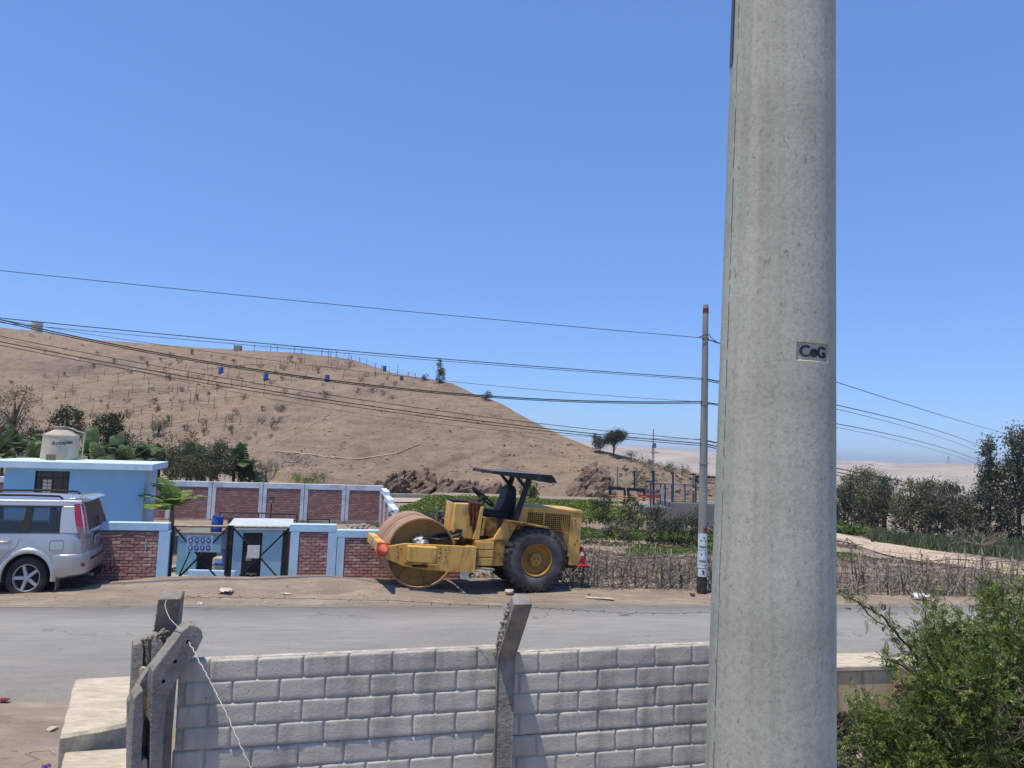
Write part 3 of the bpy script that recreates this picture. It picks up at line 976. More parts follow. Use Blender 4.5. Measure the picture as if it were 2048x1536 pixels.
def make_corner_posts():
    # holed bent post standing in front of the fence end
    Y = 3.96
    base = P(320, 1500, Y)
    root = thing('bent_fence_post', 'bent concrete fence post with three round holes in its slanting arm', 'post', (base.x, base.y, -0.78))
    q = lambda pts, y: [P(u, v, Y + (u - 320) * 0.0019) for (u, v) in pts]
    def slab(name, pts, y0, y1, mat=M_post, bev=0.006):
        mb = MB()
        a = q(pts, 0); b = q(pts, 0)
        a = [p + Vector((-0.57 * y0, 0.82 * y0, 0)) for p in a]; b = [p + Vector((-0.57 * y1, 0.82 * y1, 0)) for p in b]
        mb.hexa(list(reversed(a)), list(reversed(b)))
        return mb.build(name, mat, root, world=True, bevel=bev)
    arm = [(305, 1342), (366, 1261), (380, 1249), (396, 1253), (404, 1262), (406, 1276), (389, 1311), (369, 1337), (348, 1372), (334, 1400), (328, 1480), (322, 1600), (317, 1790), (296, 1790), (299, 1560), (301, 1440), (303, 1380)]
    s = slab('shaft', arm, 0.0, 0.13)
    dark = pm('hole_dark', srgb(30, 29, 28), rough=0.95)
    for (u, v) in ((377, 1283), (352, 1323), (328, 1363)):
        c = P(u, v, Y + (u - 320) * 0.0019)
        cut = MB().cyl(c + Vector((0.03, -0.05, 0)), c + Vector((-0.16, 0.23, 0)), 0.0105, n=14).build('hole_cutter', dark, s, world=True)
        cut.hide_render = True
        cut.hide_viewport = True
        bmod = s.modifiers.new('hole', 'BOOLEAN'); bmod.operation = 'DIFFERENCE'; bmod.solver = 'EXACT'; bmod.object = cut
    CUTTERS.append(s)
    slab('flange', [(287, 1380), (278, 1384), (268, 1397), (265, 1440), (262, 1500), (258, 1790), (280, 1790), (284, 1500), (287, 1440)], 0.0, 0.13)
    slab('web', [(264, 1420), (262, 1790), (345, 1790), (350, 1600), (358, 1400), (366, 1340), (320, 1335), (300, 1360), (285, 1385)], 0.133, 0.20, bev=0.004)
    slab('wedge', [(283, 1527), (282, 1600), (297, 1600), (297, 1523), (290, 1520)], 0.02, 0.076, M_plaster)
    # broken stub behind it
    Y2 = 4.32
    b2 = P(295, 1400, Y2)
    st = thing('broken_post_stub', 'snapped concrete post stub with jagged crumbling top beside the bent post', 'post', (b2.x, b2.y, -0.78))
    def slab2(name, pts, y0, y1, mat):
        a = [P(u, v, Y2) + Vector((-0.5 * y0, 0.86 * y0, 0)) for (u, v) in pts]; b = [P(u, v, Y2) + Vector((-0.5 * y1, 0.86 * y1, 0)) for (u, v) in pts]
        return MB().hexa(list(reversed(a)), list(reversed(b))).build(name, mat, st, world=True, bevel=0.005)
    slab2('shaft', [(266, 1300), (267, 1290), (284, 1284), (287, 1300), (285, 1340), (280, 1420), (276, 1700), (252, 1700), (257, 1460), (262, 1380)], 0.0, 0.13, M_post)
    slab2('web', [(284, 1288), (298, 1276), (304, 1290), (302, 1330), (298, 1420), (296, 1700), (276, 1700), (280, 1420)], 0.05, 0.13, M_post)
    slab2('flange', [(303, 1284), (312, 1272), (322, 1280), (329, 1296), (326, 1320), (316, 1350), (312, 1700), (296, 1700), (299, 1400), (303, 1330)], 0.005, 0.13, M_post)
    rr = random.Random(5)
    jm = MB()
    for i in range(60):
        u = rr.uniform(266, 328)
        v = interp(u, [266, 290, 305, 314, 322, 330], [1291, 1280, 1272, 1268, 1279, 1296]) + rr.uniform(-2, 8)
        chunk(jm, P(u, v, Y2) + Vector((0, rr.uniform(0, 0.13), 0)), rr.uniform(0.008, 0.02), rr)
    jm.build('broken_top', M_conc_rough, st, world=True)
    slab2('splinter', [(280, 1338), (284, 1332), (294, 1336), (296, 1350), (290, 1372), (281, 1390), (279, 1360)], -0.02, 0.05, M_plaster)
CUTTERS = []
make_corner_posts()

# ---- sunlit concrete parapet blocks at the lower left
def rough_block(name, label, top_px, z, zb, seed, n=14, chip=0.012):
    """top_px: four corners of the top, seen in the photo, in order back-left, back-right, front-right, front-left"""
    c = [G(u, v, z) for (u, v) in top_px]
    cen = sum(c, Vector()) / 4
    root = thing(name, label, 'concrete block', (cen.x, cen.y, zb))
    ring = lambda s, zz, e: [cen.lerp(p, s) + Vector((0, 0, zz - z)) for p in edge_pts(c, n, e)]
    def edge_pts(cs, k, e):
        out = []
        for i in range(4):
            a, b = cs[i], cs[(i + 1) % 4]
            for j in range(k):
                p = a.lerp(b, j / k)
                if j == 0: p = p.lerp(cen, 0.02)
                p = p + Vector((noise.noise(p * 9 + Vector((seed, 0, e))), noise.noise(p * 9 + Vector((0, seed, e))), 0)) * chip
                out.append(p)
        return out
    mb = MB()
    R = [ring(0.0, z, 0), ring(0.5, z, 0), ring(0.93, z, 1), ring(0.975, z - 0.008, 2), ring(1.0, z - 0.03, 3), ring(1.005, z - 0.12, 4), ring(1.0, z - 0.3, 5), ring(1.0, zb, 6)]
    m_ = 4 * n
    for j, r in enumerate(R):
        for p in r: p.z += 0.0
    for a, b in zip(R, R[1:]):
        mb.add(a + b, [(i, (i + 1) % m_, m_ + (i + 1) % m_, m_ + i) for i in range(m_)])
    mb.v = [p for p in mb.v]
    o = mb.build('body', M_plaster, root, world=True, smooth=50)
    return root
rough_block('parapet_block', 'sunlit whitewashed concrete parapet block left of the broken post', [(150, 1356), (268, 1349), (256, 1444), (121, 1468)], 0.77, -0.6, 3)
rough_block('parapet_block', 'smooth cream concrete block at the lower left frame edge, in front of the whitewashed one', [(128, 1500), (262, 1492), (292, 1660), (96, 1690)], 0.675, -0.7, 8, chip=0.006)

# ---- culvert headwall behind the pole, lower right
def make_headwall():
    a, b = G(1545, 1337, 0.60), G(1790, 1331, 0.60)
    a2, b2 = G(1560, 1313, 0.60), G(1762, 1307, 0.60)
    b.z = b2.z = a.z = a2.z = 0.60
    root = thing('culvert_headwall', 'stained low concrete culvert wall with pale top, right of the big pole', 'wall', (a.x, a.y, -0.7))
    down = lambda p, z: Vector((p.x, p.y, z))
    m = pm('stained_concrete', srgb(196, 180, 148), srgb(172, 156, 126), scale=2.5, rough=0.93, bump=0.4, bscale=30, bdist=0.01, dirt=srgb(92, 84, 72), damt=0.75, dscale=5, stretch=(1.6, 1.6, 0.25), dmid=(0.48, 0.66))
    MB().hexa([down(p, -0.75) for p in (a, b, b2, a2)], [down(p, 0.555) for p in (a, b, b2, a2)]).build('wall', m, root, world=True, bevel=0.012)
    o = Vector((0.0, -0.02, 0))
    MB().hexa([down(p, 0.557) + (o if i < 2 else -o) for i, p in enumerate((a, b, b2, a2))], [down(p, 0.61) + (o if i < 2 else -o) for i, p in enumerate((a, b, b2, a2))]).build('coping', M_plaster, root, world=True, bevel=0.012)
    # splayed wing wall
    c, d = G(1786, 1313, 0.62), G(1875, 1340, 0.62)
    n = Vector((-(d - c).y, (d - c).x, 0)).normalized() * 0.28
    w = thing('culvert_wing_wall', 'short splayed concrete wing wall half hidden by the thorny bush', 'wall', (c.x, c.y, -0.7))
    MB().hexa([down(p, -0.7) for p in (c, d, d + n, c + n)], [down(c, 0.56), down(d, 0.50), down(d + n, 0.50), down(c + n, 0.56)]).build('wall', m, w, world=True, bevel=0.012)
    MB().hexa([down(c, 0.562), down(d, 0.502), down(d + n, 0.502), down(c + n, 0.562)], [down(c, 0.61), down(d, 0.55), down(d + n, 0.55), down(c + n, 0.61)]).build('coping', M_plaster, w, world=True, bevel=0.01)
    # dry leaf litter heaped in the channel
    rng = np.random.default_rng(3)
    cen = []
    for i in range(900):
        u, v = rng.uniform(1786, 1850), rng.uniform(1362, 1480)
        p = P(u, v, rng.uniform(7.2, 7.6)); cen.append(p)
    V, Fc = leaf_quads(cen, 0.07, 0.03, rng)
    o = npmesh('dry_leaf_litter', V, Fc, leafmat('dead_leaf', srgb(92, 74, 60), srgb(160, 138, 116), 0.1))
    tag(o, 'heap of dry brown leaves caught in the culvert channel', 'leaf litter', kind='stuff')
make_headwall()

# ---- wires on the fence
def make_fence_wires():
    Y = [4.06, 3.98, 3.86, 3.82, 3.78, 3.74, 3.7, 3.66, 3.62, 3.58, 3.52]
    px = [(377, 1284), (388, 1302), (398, 1322), (411, 1345), (424, 1370), (439, 1400), (455, 1432), (470, 1466), (485, 1500), (504, 1540), (520, 1590)]
    pts = []
    for (u, v), y in zip(px, Y): pts.append(P(u, v, y))
    fine = []
    for i in range(len(pts) - 1):
        for k in range(5):
            p = pts[i].lerp(pts[i + 1], k / 5)
            fine.append(p + Vector((0.003 * math.sin(i * 5 + k * 2.1), 0.003 * math.cos(i * 4 + k * 1.7), 0)))
    o = MB().tube(fine, 0.0032, 5).build('loose_wire', pm('pale_wire', srgb(196, 190, 180), srgb(160, 154, 146), scale=40, rough=0.6, metal=0.2), smooth=180)
    tag(o, 'loose pale twisted wire hanging from the holed bent post', 'wire')
    px2 = [(363, 1262), (352, 1250), (340, 1238), (334, 1225), (330, 1212), (331, 1203), (335, 1198)]
    o = MB().tube([P(u, v, lerp(4.02, 4.4, i / 6)) for i, (u, v) in enumerate(px2)], 0.0022, 5).build('loose_wire', _mats['pale_wire'], smooth=180)
    tag(o, 'short pale wire curl between the bent post and the tall corner post', 'wire')
    rust = pm('rusty_wire', srgb(82, 72, 66), srgb(56, 50, 48), scale=60, rough=0.8, metal=0.3)
    m = MB()
    px3 = [(372, 1194, 4.4), (480, 1195, 4.42), (600, 1197, 4.44), (800, 1202, 4.46), (900, 1208, 4.47), (1003, 1213, 4.45)]
    px4 = [(1030, 1213, 4.45), (1100, 1217, 4.5), (1164, 1221, 4.55), (1250, 1226, 4.6), (1340, 1227, 4.65), (1420, 1224, 4.7), (1560, 1218, 4.8)]
    rr = random.Random(2)
    for seg in (px3, px4):
        m = MB()
        pts = []
        for (a, b) in zip(seg, seg[1:]):
            for k in range(8):
                t = k / 8
                pts.append(P(lerp(a[0], b[0], t), lerp(a[1], b[1], t) + 1.2 * math.sin((a[0] + k * 9) * 0.35), lerp(a[2], b[2], t)))
        pts.append(P(*seg[-1]))
        m.tube(pts, 0.0014, 4)
        for i in range(2, len(pts) - 1, 3):
            for s_ in range(2):
                d = Vector((rr.uniform(-1, 1), rr.uniform(-0.6, 0.6), rr.uniform(-1, 1))).normalized() * 0.013
                m.tube([pts[i] - d, pts[i] + d], 0.0010, 3)
        if seg is px4:
            q = P(1252, 1229, 4.6)
            for s_ in range(5): m.tube([q + Vector((rr.uniform(-0.05, 0.05), 0, rr.uniform(-0.01, 0.01))), q + Vector((rr.uniform(-0.05, 0.05), 0, rr.uniform(-0.01, 0.01)))], 0.0013, 3)
        o = m.build('barbed_wire', rust)
        tag(o, 'thin rusty barbed wire strand above the left fence panel' if seg is px3 else 'thin rusty barbed wire strand between the middle fence post and the big pole', 'barbed wire')
make_fence_wires()

# ---- thorny bush, lower right
def make_bush():
    rng = np.random.default_rng(21)
    base = P(1960, 1700, 4.1); base.z = -0.7
    root = thing('thorny_bush', 'big green thorny bush with feathery leaves filling the lower right corner', 'bush', base)
    wood = pm('bush_bark', srgb(104, 88, 72), srgb(70, 58, 48), scale=20, rough=0.9, bump=0.4, bscale=50)
    mb, pts_all, dirs_all = MB(), [], []
    thorns = MB()
    def branch(px, r0, dens=1.0, jit=0.05, shoots=1.0):
        pts = [P(u, v, y) for (u, v, y) in px]
        fine = []
        for a, b in zip(pts, pts[1:]):
            for k in range(6): fine.append(a.lerp(b, k / 6) + Vector(rng.normal(size=3) * 0.006))
        fine.append(pts[-1])
        mb.tube(fine, [lerp(r0, r0 * 0.25, i / len(fine)) for i in range(len(fine))], 5)
        for i, p in enumerate(fine):
            if i < len(fine) * 0.12: continue
            d = (fine[min(i + 1, len(fine) - 1)] - fine[max(i - 1, 0)]).normalized()
            for _ in range(int(rng.poisson(7.5 * dens))):
                pts_all.append(p + Vector(rng.normal(size=3) * jit)); dirs_all.append(d * 0.7 + Vector((0, 0, 0.25)))
            if rng.random() < 0.34 * shoots:                          # side shoot
                sd = (d * 0.6 + Vector(rng.normal(size=3) * 0.8) + Vector((0, 0, 0.0))).normalized()
                ln = rng.uniform(0.08, 0.20)
                sp = [p + sd * ln * t + Vector((0, 0, 0.04 * t * t)) + Vector(rng.normal(size=3) * 0.006) for t in np.linspace(0, 1, 6)]
                mb.tube(sp, [r0 * 0.4 * (1 - 0.7 * t) for t in np.linspace(0, 1, 6)], 4)
                for s_ in sp[1:]:
                    for _ in range(int(rng.poisson(7.0 * dens))):
                        pts_all.append(s_ + Vector(rng.normal(size=3) * jit * 0.8)); dirs_all.append(sd)
            if rng.random() < 0.22:
                td = Vector(rng.normal(size=3)).normalized()
                thorns.tube([p, p + td * rng.uniform(0.025, 0.06)], [0.0019, 0.0003], 4)
    # the long arm reaching left over the road
    branch([(1960, 1520, 4.1), (1900, 1420, 4.1), (1855, 1345, 4.1), (1815, 1290, 4.05), (1770, 1238, 4.0), (1730, 1212, 3.95), (1698, 1192, 3.9)], 0.012, 0.42, 0.026, 0.12)
    branch([(1900, 1420, 4.1), (1850, 1370, 4.0), (1800, 1330, 3.95), (1765, 1312, 3.9)], 0.008, 0.55, 0.03, 0.2)
    tips = [(1848, 1245), (1866, 1222), (1900, 1212), (1935, 1196), (1972, 1184), (2010, 1176), (2045, 1152), (2080, 1160), (2130, 1180), (1880, 1290), (1930, 1260), (1990, 1240), (2040, 1230), (2100, 1260),
            (1860, 1330), (1910, 1350), (1970, 1330), (2030, 1320), (2090, 1340), (1830, 1400), (1950, 1400), (2010, 1390), (2070, 1420), (2150, 1300)]
    for i, (u, v) in enumerate(tips):
        v += 34
        y0, y1 = 4.2 + rng.uniform(-0.3, 0.4), 4.25 + rng.uniform(-0.55, 0.7)
        m_ = (lerp(1990, u, 0.5) + rng.uniform(-40, 40), lerp(1640, v, 0.5), lerp(y0, y1, 0.5))
        branch([(1990 + rng.uniform(-60, 60), 1640, y0), m_, (lerp(m_[0], u, 0.55) + rng.uniform(-15, 15), lerp(m_[1], v, 0.55), y1), (u, v, y1)], 0.010, 1.25, 0.055, 1.25)
    low = [(1690, 1530), (1712, 1505), (1725, 1460), (1715, 1420), (1750, 1430), (1770, 1500), (1790, 1455), (1820, 1430), (1845, 1500), (1880, 1480), (1700, 1570), (1760, 1560), (1920, 1520), (2000, 1500), (2060, 1520), (2110, 1460), (1840, 1560)]
    for i, (u, v) in enumerate(low):
        y1 = 3.9 + rng.uniform(-0.35, 0.45)
        branch([(lerp(1990, u, 0.35) + rng.uniform(-40, 40), 1680, 4.1), (lerp(1950, u, 0.6), lerp(1640, v, 0.5), y1), (u, v, y1)], 0.009, 1.1, 0.05, 1.2)
    mb.build('branches', wood, root, world=True, smooth=180)
    thorns.build('thorns', pm('thorn_white', srgb(214, 206, 190), rough=0.6), root, world=True)
    # bare grey inner twigs
    tw = MB()
    for i in range(300):
        p = P(rng.uniform(1860, 2080), rng.uniform(1370, 1530), rng.uniform(3.75, 4.4))
        d = Vector(rng.normal(size=3)).normalized() * rng.uniform(0.05, 0.22)
        tw.tube([p, p + d * 0.5 + Vector(rng.normal(size=3) * 0.015), p + d], [0.0026, 0.002, 0.001], 4)
    tw.build('dry_twigs', pm('dry_twig', srgb(150, 138, 124), srgb(100, 90, 80), scale=30, rough=0.9), root, world=True)
    # feathery fronds: a midrib with rows of leaflets
    pts_all = np.array([tuple(p) for p in pts_all]); D = np.array([tuple(d) for d in dirs_all])
    n = len(pts_all)
    d = D + rng.normal(size=(n, 3)) * 0.75; d /= np.linalg.norm(d, axis=1, keepdims=True)
    s = np.cross(d, rng.normal(size=(n, 3)) * 0.6 + np.array([0, 0, 1.0])); s /= np.linalg.norm(s, axis=1, keepdims=True) + 1e-9
    up = np.cross(s, d)
    ln = rng.uniform(0.032, 0.078, n)
    K = 7
    V = []
    for k in range(K):
        for sg in (-1, 1):
            t = (k + 0.8) / K
            wl_ = (0.020 * (1 - abs(t - 0.45) * 0.9))
            o = pts_all + d * (ln * t)[:, None] - up * (0.012 * t * t)
            ld = s * sg * 0.86 + d * 0.5
            a = o; c = o + ld * wl_ + up * 0.004
            m1 = o + ld * wl_ * 0.5 + d * 0.0036; m2 = o + ld * wl_ * 0.5 - d * 0.0036
            V.append(np.stack([a, m1, c, m2], 1))
    V = np.concatenate(V, 0).reshape(-1, 3)
    M = np.array(chain(root).inverted())
    V = V @ M[:3, :3].T + M[:3, 3]
    npmesh('foliage', V, np.arange(len(V)).reshape(-1, 4), leafmat('feather_leaf', srgb(44, 62, 34), srgb(112, 132, 60), 0.36, c3=srgb(184, 190, 100)), root)
    # dead leaf clump against the headwall
    p = P(1690, 1470, 6.6)
    cen = [P(rng.normal(1688, 14), rng.uniform(1425, 1510), 6.4 + rng.uniform(0, 0.25)) for _ in range(700)]
    r2 = thing('dead_leaf_clump', 'clump of dead dark brown leaves between the big pole and the culvert wall', 'dead plant', (p.x, p.y, -0.3))
    V, Fc = leaf_quads([c - Vector((p.x, p.y, -0.3)) for c in cen], 0.06, 0.022, rng)
    npmesh('leaves', V, Fc, leafmat('dead_dark_leaf', srgb(52, 44, 40), srgb(98, 86, 78), 0.1), r2)
    st = MB()
    for i in range(14):
        a = Vector((rng.normal() * 0.05, rng.normal() * 0.03, -0.3)); b = cen[i * 40] - Vector((p.x, p.y, -0.3))
        st.tube([a, a.lerp(b, 0.5) + Vector((0.02, 0, 0.05)), b], [0.006, 0.004, 0.002], 4)
    st.build('stems', wood, r2)
make_bush()

# ================================================================== THE WALLED COMPOUND ACROSS THE ROAD
def on_line(A, d, u, v):
    """distance along the vertical plane A + t d seen at pixel u, v, and the height there"""
    r = ray(u, v)
    k = r.x / r.y
    t = (k * A.y - A.x) / (d.x - k * d.y)
    Y = A.y + d.y * t
    return t, EYE + r.z / r.y * Y

M_sky = pm('light_blue_paint', srgb(180, 214, 238), srgb(170, 205, 231), scale=2, rough=0.75, bump=0.15, bscale=25, dirt=srgb(158, 176, 186), damt=0.6, dscale=4, dmid=(0.48, 0.72), dstretch=(1.5, 1.5, 0.5))
M_blue = pm('house_blue_paint', srgb(132, 182, 216), srgb(124, 174, 210), scale=1.1, rough=0.7, bump=0.12, bscale=20, dirt=srgb(140, 166, 186), damt=0.6, dscale=2.2, dmid=(0.5, 0.75), dstretch=(1.4, 1.4, 0.35))
M_white = pm('bluish_white_paint', srgb(206, 216, 226), srgb(188, 199, 210), scale=1.5, rough=0.8, bump=0.2, bscale=18, dirt=srgb(134, 140, 146), damt=0.6, dscale=1.5)
M_mortar = pm('brick_mortar', srgb(148, 132, 124), srgb(124, 108, 102), scale=6, rough=0.95, bump=0.4, bscale=60)
M_grey = pm('grey_plaster', srgb(140, 136, 128), srgb(118, 114, 107), scale=1.4, rough=0.9, bump=0.3, bscale=14, dirt=srgb(98, 94, 88), damt=0.5, dscale=0.7)
M_black = pm('black_steel', srgb(44, 42, 40), srgb(30, 29, 28), scale=12, rough=0.6, metal=0.2, dirt=srgb(88, 76, 64), damt=0.5, dscale=9)
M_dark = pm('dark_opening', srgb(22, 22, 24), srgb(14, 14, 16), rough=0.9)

def brickmat(name, c1, c2, c3, per_object):
    m = bpy.data.materials.new(name)
    m.use_nodes = True
    N, L = m.node_tree.nodes, m.node_tree.links
    b = N['Principled BSDF']; b.inputs['Roughness'].default_value = 0.8
    r = N.new('ShaderNodeValToRGB')
    r.color_ramp.elements[0].color = (*c1, 1); r.color_ramp.elements[1].color = (*c2, 1)
    e = r.color_ramp.elements.new(0.82); e.color = (*c2, 1); r.color_ramp.elements[2].color = (*c3, 1)
    if per_object:
        oi = N.new('ShaderNodeObjectInfo'); L.new(oi.outputs['Random'], r.inputs[0])
    else:
        g = N.new('ShaderNodeNewGeometry'); L.new(g.outputs['Random Per Island'], r.inputs[0])
    tc = N.new('ShaderNodeTexCoord'); n = N.new('ShaderNodeTexNoise'); n.inputs['Scale'].default_value = 30; n.inputs['Detail'].default_value = 5
    L.new(tc.outputs['Object'], n.inputs['Vector'])
    mr = N.new('ShaderNodeMapRange'); mr.inputs['To Min'].default_value = 0.72; mr.inputs['To Max'].default_value = 1.22; L.new(n.outputs[0], mr.inputs[0])
    mx = N.new('ShaderNodeMix'); mx.data_type = 'RGBA'; mx.blend_type = 'MULTIPLY'; mx.inputs[0].default_value = 1
    L.new(r.outputs[0], mx.inputs[6]); L.new(mr.outputs[0], mx.inputs[7]); L.new(mx.outputs[2], b.inputs['Base Color'])
    bp = N.new('ShaderNodeBump'); bp.inputs['Strength'].default_value = 0.4; bp.inputs['Distance'].default_value = 0.004
    L.new(n.outputs[0], bp.inputs['Height']); L.new(bp.outputs[0], b.inputs['Normal'])
    return m
M_brick = brickmat('painted_brick', srgb(150, 106, 102), srgb(172, 130, 122), srgb(184, 164, 152), True)
M_brick_far = brickmat('painted_brick_far', srgb(146, 104, 98), srgb(164, 126, 118), srgb(172, 146, 138), False)

def small_brick(w, h, d):
    mb = MB()
    b = 0.006
    o = [(0, 0), (w, 0), (w, h), (0, h)]
    i_ = [(b, b), (w - b, b), (w - b, h - b), (b, h - b)]
    vs_ = [Vector((x, d, z)) for x, z in o] + [Vector((x, b * 0.6, z)) for x, z in o] + [Vector((x, 0, z)) for x, z in i_]
    fs = [(k, (k + 1) % 4, 4 + (k + 1) % 4, 4 + k) for k in range(4)] + [(4 + k, 4 + (k + 1) % 4, 8 + (k + 1) % 4, 8 + k) for k in range(4)] + [(8, 9, 10, 11)]
    mb.add(vs_, fs)
    me = bpy.data.meshes.new('brick')
    me.from_pydata([tuple(p) for p in mb.v], [], mb.f)
    me.materials.append(M_brick)
    return me
_bk = {}
def fill_bricks(root, x0, x1, z0, z1, y, pw, ph, seed=0, joined=False):
    """running bond between x0..x1 and z0..z1 on the plane y; single parts, or one joined part when too small to pick apart"""
    rr = random.Random(seed)
    gap = 0.010 if not joined else 0.016
    mb = MB()
    r, z = 0, z0
    while z < z1 - 0.02:
        h = min(ph, z1 - z) - gap
        x = x0 - (pw / 2 if r % 2 else 0)
        while x < x1 - 0.01:
            a, b = max(x, x0), min(x + pw - gap, x1)
            if b - a > 0.03:
                yy = y + rr.uniform(-0.003, 0.003)
                if joined: mb.box(a, b, yy, yy + 0.03, z, z + h)
                else:
                    key = (round(b - a, 3), round(h, 3))
                    if key not in _bk: _bk[key] = small_brick(b - a, h, 0.03)
                    inst('brick', _bk[key], root, (a, yy, z))
            x += pw
        z += ph; r += 1
    if joined:
        o = mb.build('brickwork', M_brick_far, root)
        o['kind'] = 'stuff'
        return o

# front line of the compound, along the shoulder
FA, FB = P(338, 1152, 13.95), P(940, 1157, 15.15)
Fd = Vector((FB.x - FA.x, FB.y - FA.y, 0)).normalized()
F_ang = math.atan2(Fd.y, Fd.x)
fl = lambda u, v: on_line(FA, Fd, u, v)

def front_wall(name, label, u0, u1, v_top, infill, posts, zb=-0.35, cap_px=15, seed=0):
    t0, _ = fl(u0, v_top); t1, _ = fl(u1, v_top)
    zt = fl((u0 + u1) / 2, v_top)[1]
    o = FA + Fd * t0
    root = thing(name, label, 'wall', (o.x, o.y, zb), F_ang)
    L_ = t1 - t0
    H_ = zt - zb
    hc = cap_px / F * 14.2
    MB().box(0.01, L_ - 0.01, 0.045, 0.17, 0, H_ - 0.02).build('core', M_mortar, root)
    MB().box(0, L_, 0.0, 0.2, H_ - hc, H_).build('cap_beam', M_sky, root, bevel=0.008)
    for (pa, pb) in posts:
        a, b = fl(pa, 1100)[0] - t0, fl(pb, 1100)[0] - t0
        MB().box(a, b, 0.002, 0.198, 0, H_ - hc - 0.001).build('pillar', M_sky, root, bevel=0.008)
    for (pa, pb) in infill:
        a, b = fl(pa, 1100)[0] - t0 + 0.004, fl(pb, 1100)[0] - t0 - 0.004
        fill_bricks(root, a, b, 0.06, H_ - hc - 0.004, 0.018, 0.158, 0.0585, seed)
    return root
front_wall('boundary_wall', 'low pale blue wall with purple brick infill behind the silver car', -120, 338, 1043, [(-100, 315)], [(315, 338), (-120, -100)], seed=1)
front_wall('boundary_wall', 'short pale blue wall section with one brick panel, right of the mesh gate', 580, 673, 1049, [(597, 655)], [(580, 597), (655, 673)], seed=2)
front_wall('boundary_wall', 'lower pale blue brick wall partly hidden behind the roller drum', 674, 812, 1061, [(689, 800)], [(674, 689), (800, 812)], seed=3)
front_wall('boundary_wall', 'knee high brick wall stub with blue end pillar under the roller frame', 813, 940, 1118, [(813, 923)], [(923, 940)], cap_px=10, seed=4)

# graffiti on the first wall, smeared white and dark red strokes
def graffiti():
    m = MB()
    W = bpy.data.objects['boundary_wall']
    for (u0, v0, u1, v1) in ((222, 1072, 245, 1070), (224, 1088, 224, 1132), (264, 1076, 266, 1086), (292, 1078, 291, 1100), (268, 1072, 290, 1073)):
        pa, pb = fl(u0, v0), fl(u1, v1)
        a, b = FA + Fd * pa[0], FA + Fd * pb[0]
        n = Vector((Fd.y, -Fd.x, 0)) * -0.008
        q0 = Vector((a.x, a.y, pa[1])) + n; q1 = Vector((b.x, b.y, pb[1])) + n
        s_ = Vector((0, 0, 0.011)) if abs(u1 - u0) > abs(v1 - v0) else Fd * 0.011
        m.add([q0 - s_, q0 + s_, q1 + s_, q1 - s_], [(0, 1, 2, 3)])
    m.build('chalk_marks', pm('chalk', srgb(178, 168, 162), srgb(150, 130, 124), scale=60, rough=0.95), W, world=True)
    r = pm('red_scrawl', srgb(112, 36, 40), rough=0.9)
    t, z = fl(220, 1136)
    a = FA + Fd * t + Vector((Fd.y, -Fd.x, 0)) * -0.010
    for k, (u0, v0, u1, v1) in enumerate(((196, 1130, 200, 1143), (200, 1143, 204, 1130), (209, 1131, 209, 1142), (209, 1142, 216, 1142), (220, 1131, 221, 1142), (221, 1142, 227, 1131), (231, 1132, 237, 1132), (237, 1132, 231, 1142))):
        pa, pb = fl(u0, v0), fl(u1, v1)
        A_, B_ = FA + Fd * pa[0], FA + Fd * pb[0]
        n = Vector((Fd.y, -Fd.x, 0)) * -0.010
        MB().tube([Vector((A_.x, A_.y, pa[1])) + n, Vector((B_.x, B_.y, pb[1])) + n], 0.008, 4).build('paint_stroke', r, W, world=True)
graffiti()

